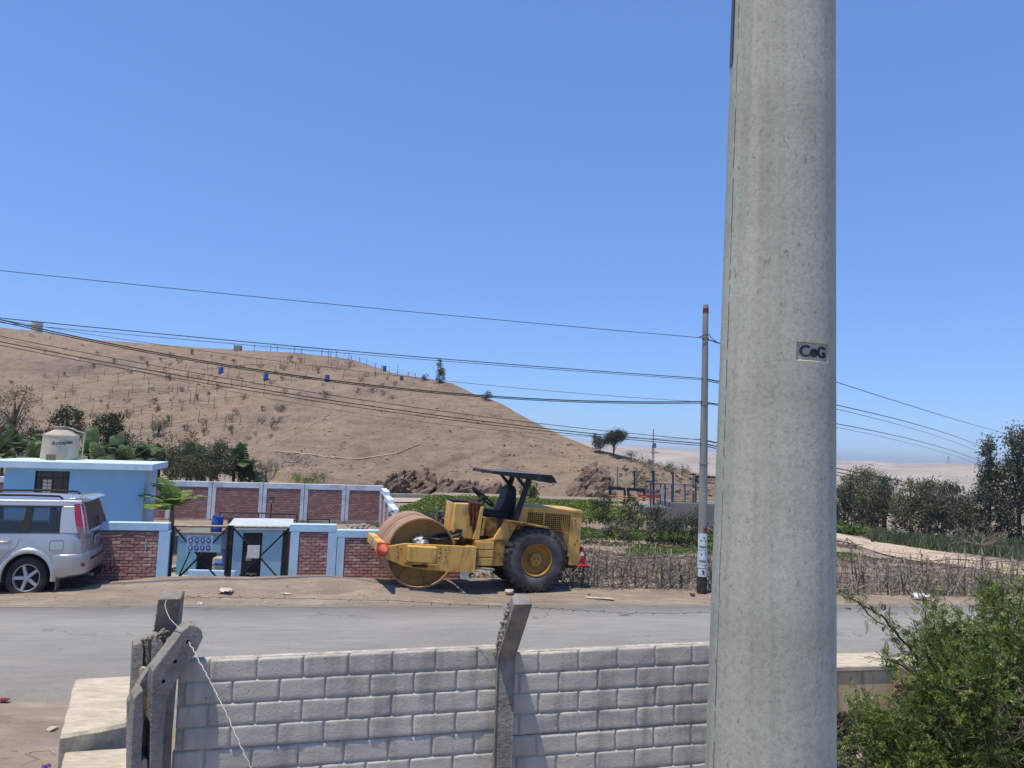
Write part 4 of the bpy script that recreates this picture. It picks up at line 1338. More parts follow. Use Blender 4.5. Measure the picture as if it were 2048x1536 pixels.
# ---- mesh gate, two leaves
def make_gate():
    t0 = fl(339, 1100)[0] + 0.02; t1 = fl(579, 1100)[0] - 0.02
    tm = fl(457, 1100)[0]
    zt, zb = fl(458, 1052)[1], -0.22
    o = FA + Fd * tm
    n = 0
    H_ = zt - zb
    wire = pm('galvanised_mesh', srgb(92, 94, 98), srgb(70, 72, 76), scale=20, rough=0.5, metal=0.6)
    pale = pm('sunlit_pipe', srgb(150, 146, 138), srgb(116, 110, 102), scale=12, rough=0.55, metal=0.4)  # top rail paler than the black frame: sunlight put into its colour
    for k, (a, b) in enumerate(((t0, tm - 0.03), (tm + 0.03, t1))):
        p = FA + Fd * a
        root = thing('gate_leaf', ('left' if k == 0 else 'right') + (' black mesh gate leaf carrying the blue pictogram sign' if k == 0 else ' black mesh gate leaf carrying the blank white board'), 'gate', (p.x, p.y, zb), F_ang)
        L_ = b - a
        y = 0.08
        MB().cyl((0, y, H_ - 0.02), (L_, y, H_ - 0.02), 0.024, n=10).build('top_rail', pale, root, smooth=60)
        MB().cyl((0, y, 0.06), (L_, y, 0.06), 0.02, n=10).build('bottom_rail', M_black, root, smooth=60)
        for x in (0.0, L_):
            r = 0.034 if (k == 0) == (x > 0) else 0.026
            MB().cyl((x, y, 0), (x, y, H_), r, n=10).build('stile', M_black, root, smooth=60)
        for (xa, xb) in ((0.02, L_ - 0.02), (L_ - 0.02, 0.02)):
            MB().cyl((xa, y - 0.012 if xa < xb else y + 0.012, H_ - 0.04), (xb, y - 0.012 if xa < xb else y + 0.012, 0.03), 0.017, n=8).build('brace', M_black, root, smooth=60)
        if k == 0: MB().cyl((0.36, y + 0.02, H_ * 0.66), (0.10, y + 0.03, 0.05), 0.013, n=8).build('brace', M_black, root, smooth=60)
        m = MB()
        st = 0.046
        x = -H_
        while x < L_:
            for sg in (1, -1):
                # one slanting wire clipped to the leaf
                xa, za, xb, zb_ = x, 0.03, x + H_ * 0.9, H_ - 0.03
                f0, f1 = max(0, (0 - xa) / (xb - xa)), min(1, (L_ - xa) / (xb - xa))
                if f1 > f0 + 0.02:
                    A_ = Vector((lerp(xa, xb, f0), y + 0.003 * sg, lerp(za, zb_, f0))); B_ = Vector((lerp(xa, xb, f1), y + 0.003 * sg, lerp(za, zb_, f1)))
                    if sg < 0: A_.x, B_.x = L_ - A_.x, L_ - B_.x
                    m.cyl(A_, B_, 0.0022, n=3, caps=False)
            x += st
        me = m.build('chain_link', wire, root); me['kind'] = 'stuff'
        if k == 1: MB().box(-0.02, 0.02, y - 0.08, y - 0.03, H_ * 0.32, H_ * 0.45).build('padlock', M_black, root)
    # pictogram sign and blank board hung on the leaves
    c = [fl(u, v) for (u, v) in ((374, 1071), (424, 1104))]
    p = FA + Fd * c[0][0]
    s = thing('safety_sign', 'pale blue safety sign with two rows of four round blue pictograms on the gate', 'sign', (p.x, p.y, c[1][1]), F_ang)
    W_, Hs = c[1][0] - c[0][0], c[0][1] - c[1][1]
    M = Matrix.Rotation(0.03, 4, 'Y')
    MB().box(0, W_, 0.015, 0.022, 0, Hs).build('board', pm('sign_board', srgb(158, 176, 194), srgb(146, 166, 186), scale=14, rough=0.6), s)
    disc = pm('sign_blue', srgb(44, 92, 158), srgb(38, 84, 148), rough=0.5)
    pic = pm('sign_white', srgb(216, 222, 226), rough=0.5)
    txt = pm('sign_grey_print', srgb(96, 124, 156), rough=0.6)
    rr = random.Random(3)
    for r in range(2):
        for q in range(4):
            x, z = W_ * (0.16 + 0.225 * q), Hs * (0.70 - 0.45 * r)
            d = MB().cyl((x, 0.0145, z), (x, 0.010, z), Hs * 0.145, n=18).build('pictogram', disc, s)
            kind = (r * 4 + q) % 4
            g = MB()
            h = Hs * 0.07
            if kind == 0: g.box(x - h, x + h * 0.6, 0.0085, 0.0098, z - h * 0.9, z + h * 0.3); g.cyl((x, 0.0085, z + h * 0.5), (x, 0.0098, z + h * 0.5), h * 0.6, n=8)
            elif kind == 1: g.prism([(x - h, z - h * 0.6), (x + h, z - h * 0.2), (x + h * 0.4, z + h), (x - h * 0.4, z + h * 0.3)], 0.0085, 0.0098)
            elif kind == 2: g.box(x - h * 0.35, x + h * 0.35, 0.0085, 0.0098, z - h, z + h * 0.4); g.cyl((x, 0.0085, z + h * 0.8), (x, 0.0098, z + h * 0.8), h * 0.45, n=8)
            else: g.box(x - h, x + h, 0.0085, 0.0098, z - h * 0.3, z + h * 0.4)
            g.build('symbol', pic, d)
            MB().box(x - Hs * 0.12, x + Hs * 0.12, 0.012, 0.0145, z - Hs * 0.205, z - Hs * 0.185).build('caption_bar', txt, s)
    MB().box(W_ * 0.12, W_ * 0.9, 0.012, 0.0145, Hs * 0.9, Hs * 0.95).build('caption_bar', txt, s)
    c = [fl(u, v) for (u, v) in ((495, 1091), (518, 1117))]
    p = FA + Fd * c[0][0]
    s = thing('blank_board', 'plain white square board wired to the right gate leaf', 'sign', (p.x, p.y, c[1][1]), F_ang)
    W_, Hs = c[1][0] - c[0][0], c[0][1] - c[1][1]
    MB().box(0, W_, 0.02, 0.032, 0, Hs).build('board', pm('board_white', srgb(206, 208, 204), srgb(186, 188, 184), scale=18, rough=0.6), s, bevel=0.003)
    MB().box(-0.02, W_ * 0.35, 0.036, 0.045, -0.05, 0.05).build('tag_plate', pm('board_grey', srgb(150, 152, 140), rough=0.6), s)
make_gate()

# ---- compound floor, pump house and fittings seen through the gate
def slab_struct(name, label, quad, z0, z1, mat):
    o = MB().hexa([Vector((x, y, z0)) for x, y in quad], [Vector((x, y, z1)) for x, y in quad]).build(name, mat)
    return tag(o, label, kind='structure')
slab_struct('compound_floor', 'pale concrete yard floor behind the gate', [(-22, 17.5), (-5.2, 20.5), (-6.0, 28.6), (-22, 27.0)], -2.3, -1.92, pm('yard_concrete', srgb(176, 170, 158), srgb(150, 144, 134), scale=2, rough=0.9, bump=0.3, bscale=10))
slab_struct('upper_terrace', 'raised dusty terrace in front of the rear compound wall', [(-30, 27.5), (-6.2, 29.2), (-6.6, 36.6), (-30, 33.0)], -2.3, -1.30, make_ground_mat())

def make_pump_house():
    Y = 23.5
    a, b = P(462, 1050, Y), P(582, 1053, Y + 0.5)
    d = Vector((b.x - a.x, b.y - a.y, 0)); L_ = d.length; ang = math.atan2(d.y, d.x)
    zt = a.z
    zb = -2.0
    root = thing('pump_house', 'small flat roofed pale blue pump house with dark doorway behind the gate', 'building', (a.x, a.y, zb), ang)
    H_ = zt - zb
    dx0, dx1 = (487 - 462) / 120 * L_, (526 - 462) / 120 * L_
    ex = (566 - 462) / 120 * L_
    dh = P(505, 1067, Y).z - zb
    w = MB()
    w.box(0.06, dx0, 0, 0.12, 0, H_ - 0.14); w.box(dx0, dx1, 0, 0.12, dh, H_ - 0.14); w.box(dx1, ex, 0, 0.12, 0, H_ - 0.14)
    w.box(0.06, 0.18, 0.121, 1.9, 0, H_ - 0.14); w.box(0.06, L_, 1.9, 2.0, 0, H_ - 0.14)
    w.build('wall', pm('pump_house_paint', srgb(146, 188, 212), srgb(136, 178, 204), scale=2, rough=0.8, dirt=srgb(150, 170, 180), damt=0.4, dscale=3), root)
    MB().box(-0.08, L_ + 0.06, -0.12, 2.15, H_ - 0.138, H_).build('roof', pm('roof_slab_pale', srgb(186, 196, 202), srgb(166, 176, 184), scale=3, rough=0.85), root, bevel=0.01)
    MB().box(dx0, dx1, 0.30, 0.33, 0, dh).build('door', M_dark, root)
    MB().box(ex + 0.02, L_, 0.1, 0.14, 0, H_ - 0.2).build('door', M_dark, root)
    # low blue plinth wall in front, left
    p0, p1 = P(376, 1140, 21.5), P(475, 1140, 21.8)
    r2 = thing('plinth_wall', 'low light blue kerb wall crossing the yard behind the gate', 'wall', (p0.x, p0.y, -2.1), 0.05)
    MB().box(0, p1.x - p0.x, 0, 0.15, 0, p0.z + 2.1).build('body', M_sky, r2, bevel=0.01)
    # pale blue box tank on the left with dark hatch
    q0, q1 = P(357, 1068, 24.5), P(440, 1068, 24.5)
    r3 = thing('concrete_cistern', 'square pale turquoise concrete cistern with dark hatch behind the left gate leaf', 'cistern', (q0.x, q0.y, -2.0), 0.12)
    Wc = q1.x - q0.x
    Hc = q0.z + 2.0
    hz = P(400, 1105, 24.5).z + 2.0
    c = MB()
    c.box(0, Wc * 0.45, 0, 0.14, 0, Hc); c.box(Wc * 0.45, Wc, 0, 0.14, hz, Hc); c.box(0, 0.14, 0.141, 1.7, 0, Hc); c.box(Wc - 0.14, Wc, 0.141, 1.7, 0, Hc); c.box(0.141, Wc - 0.141, 1.55, 1.7, 0, Hc)
    c.build('wall', pm('turquoise_paint', srgb(120, 170, 190), srgb(110, 160, 182), scale=2, rough=0.8, dirt=srgb(150, 160, 160), damt=0.4, dscale=3), r3)
    MB().box(-0.05, Wc + 0.05, -0.05, 1.75, Hc, Hc + 0.07).build('lid_slab', M_grey, r3, bevel=0.01)
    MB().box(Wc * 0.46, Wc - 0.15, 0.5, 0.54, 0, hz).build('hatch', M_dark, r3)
    # broad pale steps between cistern and pump house
    for i, (v, Y_) in enumerate(((1116, 24.2), (1098, 25.3), (1080, 26.4))):
        s0, s1 = P(425, v, Y_), P(470, v, Y_)
        r4 = thing('concrete_step', ['lowest', 'middle', 'top'][i] + ' pale concrete step between the cistern and the pump house', 'step', (s0.x, s0.y, -2.0), 0.1, 'yard steps')
        MB().box(0, s1.x - s0.x, 0, 1.2, 0, s0.z + 2.0).build('slab', pm('pale_step', srgb(190, 184, 172), srgb(160, 154, 144), scale=4, rough=0.9, dirt=srgb(120, 114, 106), damt=0.5, dscale=4), r4, bevel=0.02)
    # blue pump with riser pipe
    bl = pm('pump_blue', srgb(42, 92, 168), srgb(34, 80, 150), scale=6, rough=0.5)
    b0 = P(440, 1127, 23.0)
    r5 = thing('water_pump', 'bright blue water pump with upright delivery pipe behind the gate', 'pump', (b0.x, b0.y, -2.0))
    z = b0.z
    MB().box(-0.12, 0.14, -0.09, 0.09, 0, z + 2.0 - 0.06).build('plinth', M_grey, r5)
    MB().cyl((-0.14, 0, z + 2.0), (0.10, 0, z + 2.0), 0.07, n=16).build('motor', bl, r5, smooth=40)
    p = P(447, 1100, 23.0)
    MB().cyl((0.10, 0, z + 2.0 - 0.06), (0.10, 0, p.z + 2.0), 0.045, n=14).build('riser', bl, r5, smooth=40)
    MB().cyl((0.10, 0, p.z + 2.0), (0.10, 0, p.z + 2.03), 0.085, n=16).build('flange', M_black, r5, smooth=40)
    MB().cyl((-0.14, 0, z + 2.0), (-0.24, 0, z + 2.0 - 0.03), 0.03, n=10).build('inlet', M_grey, r5, smooth=40)
    for i, (u, va, vb) in enumerate(((428, 1068, 1094), (452, 1076, 1095))):
        a_, b_ = P(u, va, 25.8), P(u, vb, 25.8)
        r6 = thing('standpipe', ('tall' if i == 0 else 'short') + ' blue standpipe rising from the yard steps', 'pipe', (b_.x, b_.y, b_.z - 0.3), 0, 'yard standpipes')
        MB().cyl((0, 0, 0), (0, 0, a_.z - b_.z + 0.3), 0.05, n=12).build('pipe', bl, r6, smooth=40)
        MB().cyl((0, 0, a_.z - b_.z + 0.3), (0, 0, a_.z - b_.z + 0.34), 0.075, n=12).build('flange', bl, r6, smooth=40)
    # coiled hose on the yard floor
    h0 = G(363, 1141, -1.9)
    pts = [Vector((h0.x + (0.42 - 0.02 * i / 8) * math.cos(i * 0.35), h0.y + 0.38 * math.sin(i * 0.35), -1.89 + 0.0012 * i)) for i in range(60)]
    tag(MB().tube(pts, 0.018, 6).build('coiled_hose', pm('hose_black', srgb(46, 46, 44), rough=0.6), smooth=180), 'coiled black hose lying on the yard floor behind the gate', 'hose')
make_pump_house()

# ---- blue barrel, bucket, railings and lamp post on the terrace
def barrel(name, label, loc, r, h, rot=None, group=None, lid=True):
    root = thing(name, label, 'barrel', loc, 0, group)
    if rot: root.rotation_euler = rot
    m = pm('barrel_blue', srgb(38, 82, 158), srgb(30, 68, 138), scale=3, rough=0.45, dirt=srgb(90, 110, 140), damt=0.4, dscale=4)
    pr = [(0.0, 0.0), (r * 0.9, 0), (r * 0.97, h * 0.03), (r * 0.98, h * 0.3), (r * 1.03, h * 0.33), (r * 0.98, h * 0.36), (r * 0.98, h * 0.64), (r * 1.03, h * 0.67), (r * 0.98, h * 0.70), (r * 0.98, h * 0.95), (r * 1.04, h * 0.96), (r * 1.04, h * 0.99), (r * 0.95, h)]
    MB().lathe(pr, 20).build('body', m, root, smooth=40)
    if lid: MB().lathe([(r * 0.95, h - 0.002), (r * 0.9, h - 0.03), (0, h - 0.03)], 20).build('lid', m, root, smooth=40)
    return root
bp_ = P(431, 1068, 24.9)
barrel('blue_barrel', 'large blue plastic barrel standing above the mesh gate', bp_, 0.185, 0.60, (0, 0.10, 0))
bk = P(459, 1047, 27.2)
bu = thing('bucket', 'small grey bucket beside the large blue barrel', 'bucket', bk)
MB().lathe([(0.0, 0), (0.065, 0), (0.10, 0.21), (0.108, 0.215), (0.10, 0.22), (0.07, 0.02)], 16).build('body', pm('bucket_grey', srgb(92, 100, 106), srgb(76, 82, 88), rough=0.6), bu, smooth=40)

def railing(label, px, Y, post_v, name='railing'):
    """px: (u, v) of the top rail ends; post_v: list of (u, v_bottom)"""
    p0 = P(*px[0], Y)
    root = thing(name, label, 'railing', (p0.x, p0.y, P(post_v[0][0], post_v[0][1], Y).z))
    MB().tube([P(u, v, Y) for u, v in px], 0.026, 8).build('top_rail', M_black, root, world=True, smooth=60)
    for (u, vb) in post_v:
        vt = interp(u, [p[0] for p in px], [p[1] for p in px])
        MB().cyl(P(u, vt, Y), P(u, vb, Y), 0.024, n=8).build('post', M_black, root, world=True, smooth=60)
    return root
r_ = railing('black pipe handrail along the terrace above the gate', [(440, 1025), (517, 1026), (595, 1029)], 29.0, [(440, 1036), (517, 1045), (594, 1047)])
MB().tube([P(440, 1037, 29.0), P(517, 1038, 29.0), P(594, 1041, 29.0)], 0.022, 8).build('mid_rail', M_black, r_, world=True, smooth=60)
railing('short black hoop railing right of the terrace handrail', [(616, 1038), (659, 1039)], 29.0, [(616, 1047), (659, 1048)])
lp0, lp1 = P(540, 1045, 29.5), P(541, 1004, 29.5)
lt = thing('flood_lamp', 'small flood lamp on a thin black pole on the terrace', 'lamp', lp0)
MB().cyl((0, 0, -0.1), (0.02, 0, lp1.z - lp0.z), 0.022, n=8).build('pole', M_black, lt, smooth=60)
zl = lp1.z - lp0.z
MB().prism([(-0.10, zl - 0.02), (0.10, zl - 0.02), (0.10, zl + 0.14), (-0.10, zl + 0.14)], -0.09, 0.05).build('housing', pm('lamp_grey', srgb(92, 92, 88), rough=0.5), lt, bevel=0.01)
MB().box(-0.075, 0.075, -0.096, -0.091, zl + 0.01, zl + 0.11).build('lens', pm('lamp_lens', srgb(160, 164, 160), rough=0.2), lt)
MB().box(-0.12, 0.12, -0.12, 0.05, zl + 0.17, zl + 0.20).build('hood', M_black, lt)

# ---- blue house with roof tank
def make_house():
    a, b = P(8, 960, 26.0), P(290, 960, 27.6)
    d = Vector((b.x - a.x, b.y - a.y, 0)); L_ = d.length; ang = math.atan2(d.y, d.x)
    zb = -2.0
    zt = P(150, 937, 26.8).z
    H_ = zt - zb
    o = Vector((a.x, a.y, zb))
    root = thing('blue_house', 'bright blue flat roofed house with pale roof slab behind the silver car', 'house', o, ang)
    at = lambda u, v: (lambda r: (r[0], r[1] - zb))(on_line(a, d.normalized(), u, v))
    x0, zt1 = at(71, 941); x1, _ = at(140, 944)
    z0 = at(100, 1003)[1]; z1 = at(100, 942)[1]
    D = 3.0
    w = MB()
    w.box(0, x0, 0, 0.18, 0, H_); w.box(x1, L_, 0, 0.18, 0, H_); w.box(x0, x1, 0, 0.18, 0, z0); w.box(x0, x1, 0, 0.18, z1, H_)
    w.build('front_wall', M_blue, root)
    col_ = pm('skylit_side', srgb(176, 198, 214), srgb(168, 190, 208), scale=1.2, rough=0.75)  # side wall greyer than the front: sky-lit shade put into its colour
    # the house runs back askew so its side shows as a narrow strip
    fr = P(313, 960, 30.2)
    M = chain(root).inverted()
    e = M @ Vector((fr.x, fr.y, 0)); e.z = 0
    MB().hexa([Vector((L_ + 0.002, 0, 0)), Vector((e.x, e.y, 0)), Vector((e.x - 0.18, e.y, 0)), Vector((L_ - 0.17, 0.181, 0))], [Vector((L_ + 0.002, 0, H_)), Vector((e.x, e.y, H_)), Vector((e.x - 0.18, e.y, H_)), Vector((L_ - 0.17, 0.181, H_))]).build('side_wall', col_, root)
    MB().hexa([Vector((0, 0.181, 0)), Vector((0.18, 0.181, 0)), Vector((e.x - L_ + 0.18, e.y, 0)), Vector((e.x - L_, e.y, 0))], [Vector((0, 0.181, H_)), Vector((0.18, 0.181, H_)), Vector((e.x - L_ + 0.18, e.y, H_)), Vector((e.x - L_, e.y, H_))]).build('side_wall', M_blue, root)
    bk0, bk1 = Vector((e.x - L_, e.y + 0.002, 0)), Vector((e.x, e.y + 0.002, 0))
    MB().hexa([bk0, bk1, bk1 + Vector((0, .15, 0)), bk0 + Vector((0, .15, 0))], [p + Vector((0, 0, H_)) for p in (bk0, bk1, bk1 + Vector((0, .15, 0)), bk0 + Vector((0, .15, 0)))]).build('back_wall', M_blue, root)
    th = 13 / F * 27
    ov = 0.36
    q = [Vector((-ov - 0.3, -0.45, 0)), Vector((L_ + ov * 0.75, -0.45, 0)), Vector((e.x + ov, e.y + 0.35, 0)), Vector((e.x - L_ - ov, e.y + 0.35, 0))]
    MB().hexa([p + Vector((0, 0, H_ + 0.002)) for p in q], [p + Vector((0, 0, H_ + th)) for p in q]).build('roof', pm('roof_fascia', srgb(196, 220, 234), srgb(186, 210, 226), scale=2, rough=0.75, dirt=srgb(136, 150, 162), damt=0.4, dscale=3), root, bevel=0.012)
    # window: dark blue grid frame, panes, papers taped inside
    win = MB()
    fb = pm('window_frame_navy', srgb(24, 40, 66), srgb(18, 32, 54), rough=0.5)
    t_ = 0.035
    for (p0, p1_) in ((0.0, t_), (x1 - x0 - t_, x1 - x0)): win.box(x0 + p0, x0 + p1_, 0.06, 0.11, z0, z1)
    win.box(x0 + t_, x1 - t_, 0.06, 0.11, z0, z0 + t_); win.box(x0 + t_, x1 - t_, 0.06, 0.11, z1 - t_, z1)
    wo = win.build('window', fb, root)
    cols_ = [0.16, 0.50, 0.80]
    for c_ in cols_:
        xx = lerp(x0, x1, c_); MB().box(xx - 0.018, xx + 0.018, 0.065, 0.105, z0 + t_ + 0.001, z1 - t_ - 0.001).build('mullion', fb, wo)
    hz_ = lerp(z0, z1, 0.78)
    MB().box(x0 + t_, x1 - t_, 0.068, 0.102, hz_ - 0.016, hz_ + 0.016).build('transom', fb, wo)
    gl = glassmat('window_glass', (0.16, 0.2, 0.24), 0.25, 0.04)
    xs_ = [x0 + t_] + [lerp(x0, x1, c_) for c_ in cols_] + [x1 - t_]
    for i in range(4):
        for (za, zb_) in ((z0 + t_, hz_ - 0.017), (hz_ + 0.017, z1 - t_)):
            MB().box(xs_[i] + 0.019, xs_[i + 1] - 0.019, 0.083, 0.087, za, zb_).build('pane', gl, wo)
    pap = pm('paper_sheet', srgb(196, 186, 178), rough=0.8)
    for r in range(4):
        for c_ in range(2):
            xx = lerp(x0, x1, 0.235) + c_ * (x1 - x0) * 0.135; zz = lerp(z0, z1, 0.62) - r * (z1 - z0) * 0.11
            MB().box(xx, xx + (x1 - x0) * 0.115, 0.079, 0.0815, zz, zz + (z1 - z0) * 0.088).build('paper', pap, wo)
    MB().box(x0 - 0.1, x1 + 0.1, 0.9, 0.95, z0 - 0.2, z1 + 0.1).build('room_dark_sheet', pm('dim_room', srgb(34, 44, 58), rough=0.9), root)  # dark sheet behind the panes, the room's dimness put into its colour
    # roof tank
    tb = P(118, 921, 28.4)
    tz = zb + H_ + th + 0.003
    R_ = (160 - 82) / 2 / F * 28.4 * 0.82
    tank = thing('water_tank', 'dusty beige plastic water tank with conical lid on the blue house roof', 'water tank', (tb.x, tb.y, tz))
    zs = lambda v: P(118, v, 28.4).z - tz
    H2 = zs(872)
    M_tank = pm('dusty_beige_plastic', srgb(186, 174, 154), srgb(170, 158, 140), scale=2.5, rough=0.75, dirt=srgb(140, 128, 112), damt=0.5, dscale=3, stretch=(1, 1, 0.4))
    pr = [(0, 0), (R_ * 1.03, 0), (R_ * 1.03, 0.04)]
    for k in range(6): pr += [(R_ * (1.03 - 0.01 * k), 0.06 + (H2 - 0.1) * k / 6), (R_ * (1.02 - 0.01 * k), 0.06 + (H2 - 0.1) * (k + 0.9) / 6)]
    pr += [(R_ * 0.99, H2), (R_ * 1.0, H2 + 0.02)]
    MB().lathe(pr, 40).build('body', M_tank, tank, smooth=35)
    zc, zt2 = zs(860), zs(854)
    lid = MB().lathe([(R_ * 1.0, H2 + 0.02), (R_ * 0.97, H2 + 0.05), (R_ * 0.45, zc), (R_ * 0.40, zc + 0.01)], 40).build('cone_top', pm('dusty_top', srgb(186, 178, 164), srgb(150, 142, 130), scale=5, rough=0.85, dirt=srgb(120, 112, 102), damt=0.5, dscale=6), tank, smooth=35)
    MB().lathe([(R_ * 0.42, zc - 0.02), (R_ * 0.42, zt2), (R_ * 0.38, zt2 + 0.02), (0, zt2 + 0.03)], 28).build('lid', M_grey, tank, smooth=35)
    MB().cyl((0.04, 0.1, zt2), (0.04, 0.1, zs(838)), 0.022, n=8).build('vent_pipe', M_grey, tank)
    pv = pm('pvc_pipe', srgb(176, 176, 170), rough=0.5)
    j = lambda u, v, dy=0.0: P(u, v, 28.4) - Vector((tb.x, tb.y, tz)) + Vector((0, dy, 0))
    MB().tube([j(138, 856), j(150, 859), j(152, 862), j(170, 866), j(169, 872), j(165, 905), j(163, 922)], 0.022, 8).build('inlet_pipe', pv, tank, smooth=60)
    # printed brand and sticker on the shell
    tx = pm('tank_print', srgb(66, 58, 52), rough=0.7)
    a_ = -math.pi / 2 + 0.44 + 0.22
    def bend(co):
        th_ = a_ + co.x / R_
        return Vector((R_ * 1.004 * math.cos(th_), R_ * 1.004 * math.sin(th_), zs(885) + co.y + 0.12 * co.x))
    text_mesh('Rotoplas', 0.20, Matrix.Identity(4), tx, 'lettering', tank, world=False, bend=bend, bold=0.004)
    st = [[Vector((R_ * 1.006 * math.cos(t), R_ * 1.006 * math.sin(t), z)) for t in np.linspace(a_ - 0.28, a_ - 0.08, 5)] for z in (zs(902), zs(890))]
    MB().grid(st).build('sticker', pm('sticker_white', srgb(176, 174, 172), srgb(140, 138, 138), scale=14, rough=0.6), tank, smooth=180)
    bp2 = P(101, 920, 27.4)
    blk = thing('hollow_brick', 'single brown brick standing on the roof in front of the water tank', 'brick', (bp2.x, bp2.y, tz), 0.3)
    MB().box(-0.14, 0.14, -0.09, 0.09, 0, 0.22).build('body', pm('clay_brown', srgb(132, 108, 88), srgb(116, 94, 78), scale=8, rough=0.9), blk, bevel=0.012)
make_house()

# ---- rear wall and stepped side wall
def make_back_wall():
    a, b = P(-40, 1000, 31.8), P(766, 1000, 36.0)
    d = Vector((b.x - a.x, b.y - a.y, 0)); L_ = d.length; d.normalize(); ang = math.atan2(d.y, d.x)
    at = lambda u, v=1000: on_line(a, d, u, v)[0]
    zb = -1.45
    zt = P(540, 966, 34.8).z
    H_ = zt - zb
    root = thing('rear_wall', 'long white framed brick wall closing the back of the compound', 'wall', (a.x, a.y, zb), ang)
    MB().box(0.01, L_ - 0.01, 0.05, 0.19, 0, H_ - 0.02).build('core', M_mortar, root)
    hb, ht = 0.30, 0.25
    cuts = [-40, 120, 241, 340.5, 423, 525, 608, 691, 766]
    for i in range(len(cuts) - 1):
        x0, x1 = at(cuts[i]), at(cuts[i + 1])
        g = 0.012
        MB().box(x0 + g, x1 - g, 0, 0.22, H_ - ht, H_).build('cap_beam', M_white, root, bevel=0.008)
        MB().box(x0 + g, x1 - g, 0, 0.22, 0, hb).build('base_beam', pm('base_plaster', srgb(158, 160, 160), srgb(120, 118, 112), scale=1.0, rough=0.9, dirt=srgb(104, 98, 90), damt=0.8, dscale=0.8), root, bevel=0.008)
        w = 0.17
        for (p0, p1) in ((x0 + g, x0 + w), (x1 - w, x1 - g)):
            MB().box(p0, p1, 0.002, 0.218, hb + 0.001, H_ - ht - 0.001).build('pillar', M_white, root)
        fill_bricks(root, x0 + w + 0.006, x1 - w - 0.006, hb + 0.004, H_ - ht - 0.004, 0.022, 0.215, 0.082, seed=i + 40, joined=True)
    # side wall stepping down towards the road
    c0, c1 = P(766, 1000, 35.9), P(862, 1000, 18.5)
    n = 7
    pts = [c0.lerp(c1, i / n) for i in range(n + 1)]
    e = Vector((c1.x - c0.x, c1.y - c0.y, 0)); seg = e.length / n; e.normalize()
    ang2 = math.atan2(e.y, e.x)
    r2 = thing('stepped_side_wall', 'white framed brick wall stepping down from the rear wall to the roller', 'wall', (c0.x, c0.y, -1.6), ang2)
    for i in range(n):
        top = zt - 0.10 - i * 0.17 + 1.6
        x0, x1 = i * seg + 0.01, (i + 1) * seg - 0.01
        MB().box(x0, x1, -0.13, 0.13, top - 0.24, top).build('cap_beam', M_white, r2, bevel=0.008)
        for (p0, p1) in ((x0, x0 + 0.16), (x1 - 0.16, x1)): MB().box(p0, p1, -0.11, 0.11, 0, top - 0.241).build('pillar', M_white, r2)
        MB().box(x0 + 0.161, x1 - 0.161, -0.07, 0.07, 0, top - 0.242).build('infill', M_brick_far, r2)
    # rubble heaped inside the front corner
    rr = random.Random(9)
    rb = thing('rubble_heap', 'heap of broken pale rubble behind the front wall near the drum', 'rubble', P(712, 1070, 24))
    for i in range(26):
        jm = MB(); chunk(jm, P(rr.uniform(695, 726), rr.uniform(1050, 1062), 24 + rr.uniform(-0.4, 0.6)), rr.uniform(0.06, 0.14), rr, 0.7)
        jm.build('stone', pm('pale_rubble', srgb(160, 150, 136), srgb(128, 118, 106), scale=4, rough=0.95), rb, world=True)
make_back_wall()

# ================================================================== VEHICLES
M_rubber = pm('tyre_rubber', srgb(58, 57, 56), srgb(42, 42, 42), scale=5, rough=0.85, bump=0.2, bscale=40, dirt=srgb(112, 106, 98), damt=0.6, dscale=3)
M_blackp = pm('black_plastic', srgb(34, 34, 36), srgb(26, 26, 28), scale=10, rough=0.6)
ROTY = Matrix.Rotation(-math.pi / 2, 4, 'X')            # local z -> +y

